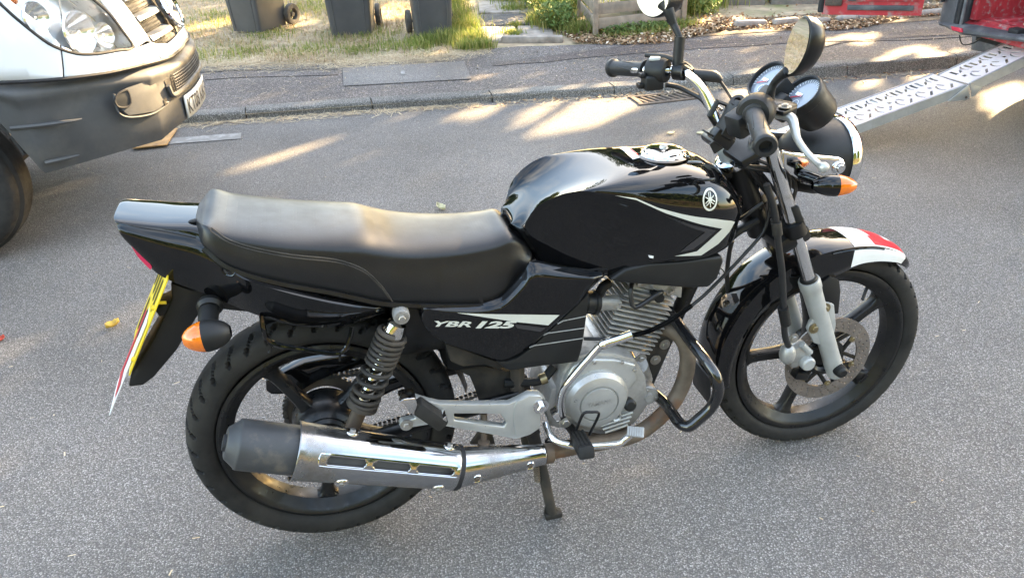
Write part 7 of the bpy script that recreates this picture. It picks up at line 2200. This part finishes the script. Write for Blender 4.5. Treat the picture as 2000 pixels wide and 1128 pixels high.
GA = np.array([g_[0] for g_ in gaps])
GB = np.array([g_[1] for g_ in gaps])
GR = np.array([g_[2] for g_ in gaps])
def open_to_sun(p, margin):
    q = ru(p)
    bad = np.zeros(len(q), bool)
    for a, b, r in zip(GA, GB, GR):
        d = b - a
        t = np.clip(((q - a) @ d) / (d @ d + 1e-9), 0, 1)
        bad |= np.linalg.norm(q - (a + t[:, None] * d), axis=1) < r + margin
    return bad
def tree(name, label, base, zc, rx, ry, rz, k, sz, ax=(1, 0), group=None, lit=False, ex=4.0):
    """trunk and limbs plus a crown of separate leaves"""
    t = thing(name, label, 'tree', (base[0], base[1], 0), group)
    bx_, by_ = base
    g = Geo().tube([(bx_, by_, -.05), (bx_ + .05, by_, zc * .35), (bx_ - .06, by_ + .04, zc * .75), (bx_, by_, zc + rz * .4)], [.20, .16, .11, .04], 12, 3)
    obj('trunk', g, 'bark', t, 60)
    a1 = np.array([ax[0], ax[1], 0.])
    a2 = np.array([-ax[1], ax[0], 0.])
    g = Geo()
    for i in range(11):
        an = i * 2.4
        e = a1 * math.cos(an) * rx * .8 + a2 * math.sin(an) * ry * .8
        z0 = zc * (.45 + .04 * i)
        z1 = zc + rz * (-.6 + .13 * i)
        g.tube([(bx_, by_, z0), (bx_ + e[0] * .5, by_ + e[1] * .5, (z0 + z1) / 2 + .2), (bx_ + e[0], by_ + e[1], z1)], [.07, .045, .015], 7, 3)
    obj('limb', g, 'bark', t, 60)
    p = RNG.uniform(-1, 1, (int(k * 1.9), 3))
    rad = (np.abs(p) ** ex).sum(1) ** (1 / ex)
    p = p[rad < 1.0][:k]
    lump = 1 + .10 * np.sin(p[:, 0] * 5 + 1) * np.sin(p[:, 2] * 4) + .06 * np.sin(p[:, 1] * 7)
    w = np.array([bx_, by_, zc]) + (p[:, :1] * rx * a1 + p[:, 1:2] * ry * a2 + p[:, 2:] * np.array([0, 0, rz])) * lump[:, None]
    s = RNG.uniform(.7, 1.3, len(w)) * sz
    if lit:
        ok = ~open_to_sun(w, .05)
        w, s = w[ok], s[ok]
    q, f = cards(w, RNG.normal(size=(len(w), 3)) + np.array([0, 0, .4]), s, .72)
    np_obj('crown', q, f, 'tree_leaf', t)
    return t
lab = ['broad street tree beyond the red van, nearest the road', 'broad street tree beyond the garden wall, second from the road', 'broad street tree beyond the verge, third from the road', 'broad street tree far behind the bins, fourth from the road', 'unseen street tree added up the road to shade the near verge']
for i, r in enumerate((1.3, -2.3, -5.9, -9.5, 4.9)):  # last tree is added to shade the verge behind the camera
    b_ = AZ * (15 + .5 * (i % 2)) + RT * r
    tree('street_tree', lab[i], (b_[0], b_[1]), 5.7, 2.05, 1.7, 3.5, 15000, .21, (RT[0], RT[1]), 'trees shading the street', True)
# near side of the street, seen only as reflections in the chrome and the black paint
def hedge(label, x0, x1, y, h, k):
    t = thing('hedge', label, 'hedge', ((x0 + x1) / 2, y, .05))
    p = np.stack([RNG.uniform(x0, x1, k), y + RNG.normal(0, .28, k), RNG.uniform(.05, h, k)], 1)
    p[:, 2] *= 1 + .08 * np.sin(p[:, 0] * 2.1)
    q, f = cards(p, RNG.normal(size=(k, 3)), RNG.uniform(.10, .20, k), .7)
    np_obj('foliage', q, f, 'tree_leaf', t)
    obj('stems', Geo().box(((x0 + x1) / 2, y, h * .45), (x1 - x0, .25, h * .85)), 'bark', t)
hedge('clipped green hedge across the road behind the camera', -10, 12, -9.5, 2.3, 12000)
hedge('unseen green hedge added beyond the verge for the mirror reflection', -15, 1, 14.0, 2.0, 8000)  # unseen, added to keep bright sky out of the right mirror
near_lab = ['far left', 'second from left', 'left of the camera', 'right of the camera', 'second from right', 'far right']
for i in range(6):
    tree('garden_tree', 'broad garden tree behind the hedge across the road, ' + near_lab[i], (-15.5 + i * 6.1, -13.2 - .8 * (i % 2)), 4.0 + .5 * (i % 3), 2.7, 2.4, 2.9, 5200, .42, (1, 0), 'garden trees across the road', False, 3.0)
far_lab = ['leftmost', 'second from left', 'nearest the path']
for i in range(3):  # unseen row added above the hedge to fill the mirror
    tree('added_far_tree', 'unseen tree added beyond the far hedge for the mirror reflection, ' + far_lab[i], (-13.0 + i * 5.6, 17.5), 3.3 + .3 * i, 3.0, 2.4, 2.3, 4500, .42, (1, 0), 'trees added beyond the far hedge', False, 3.0)
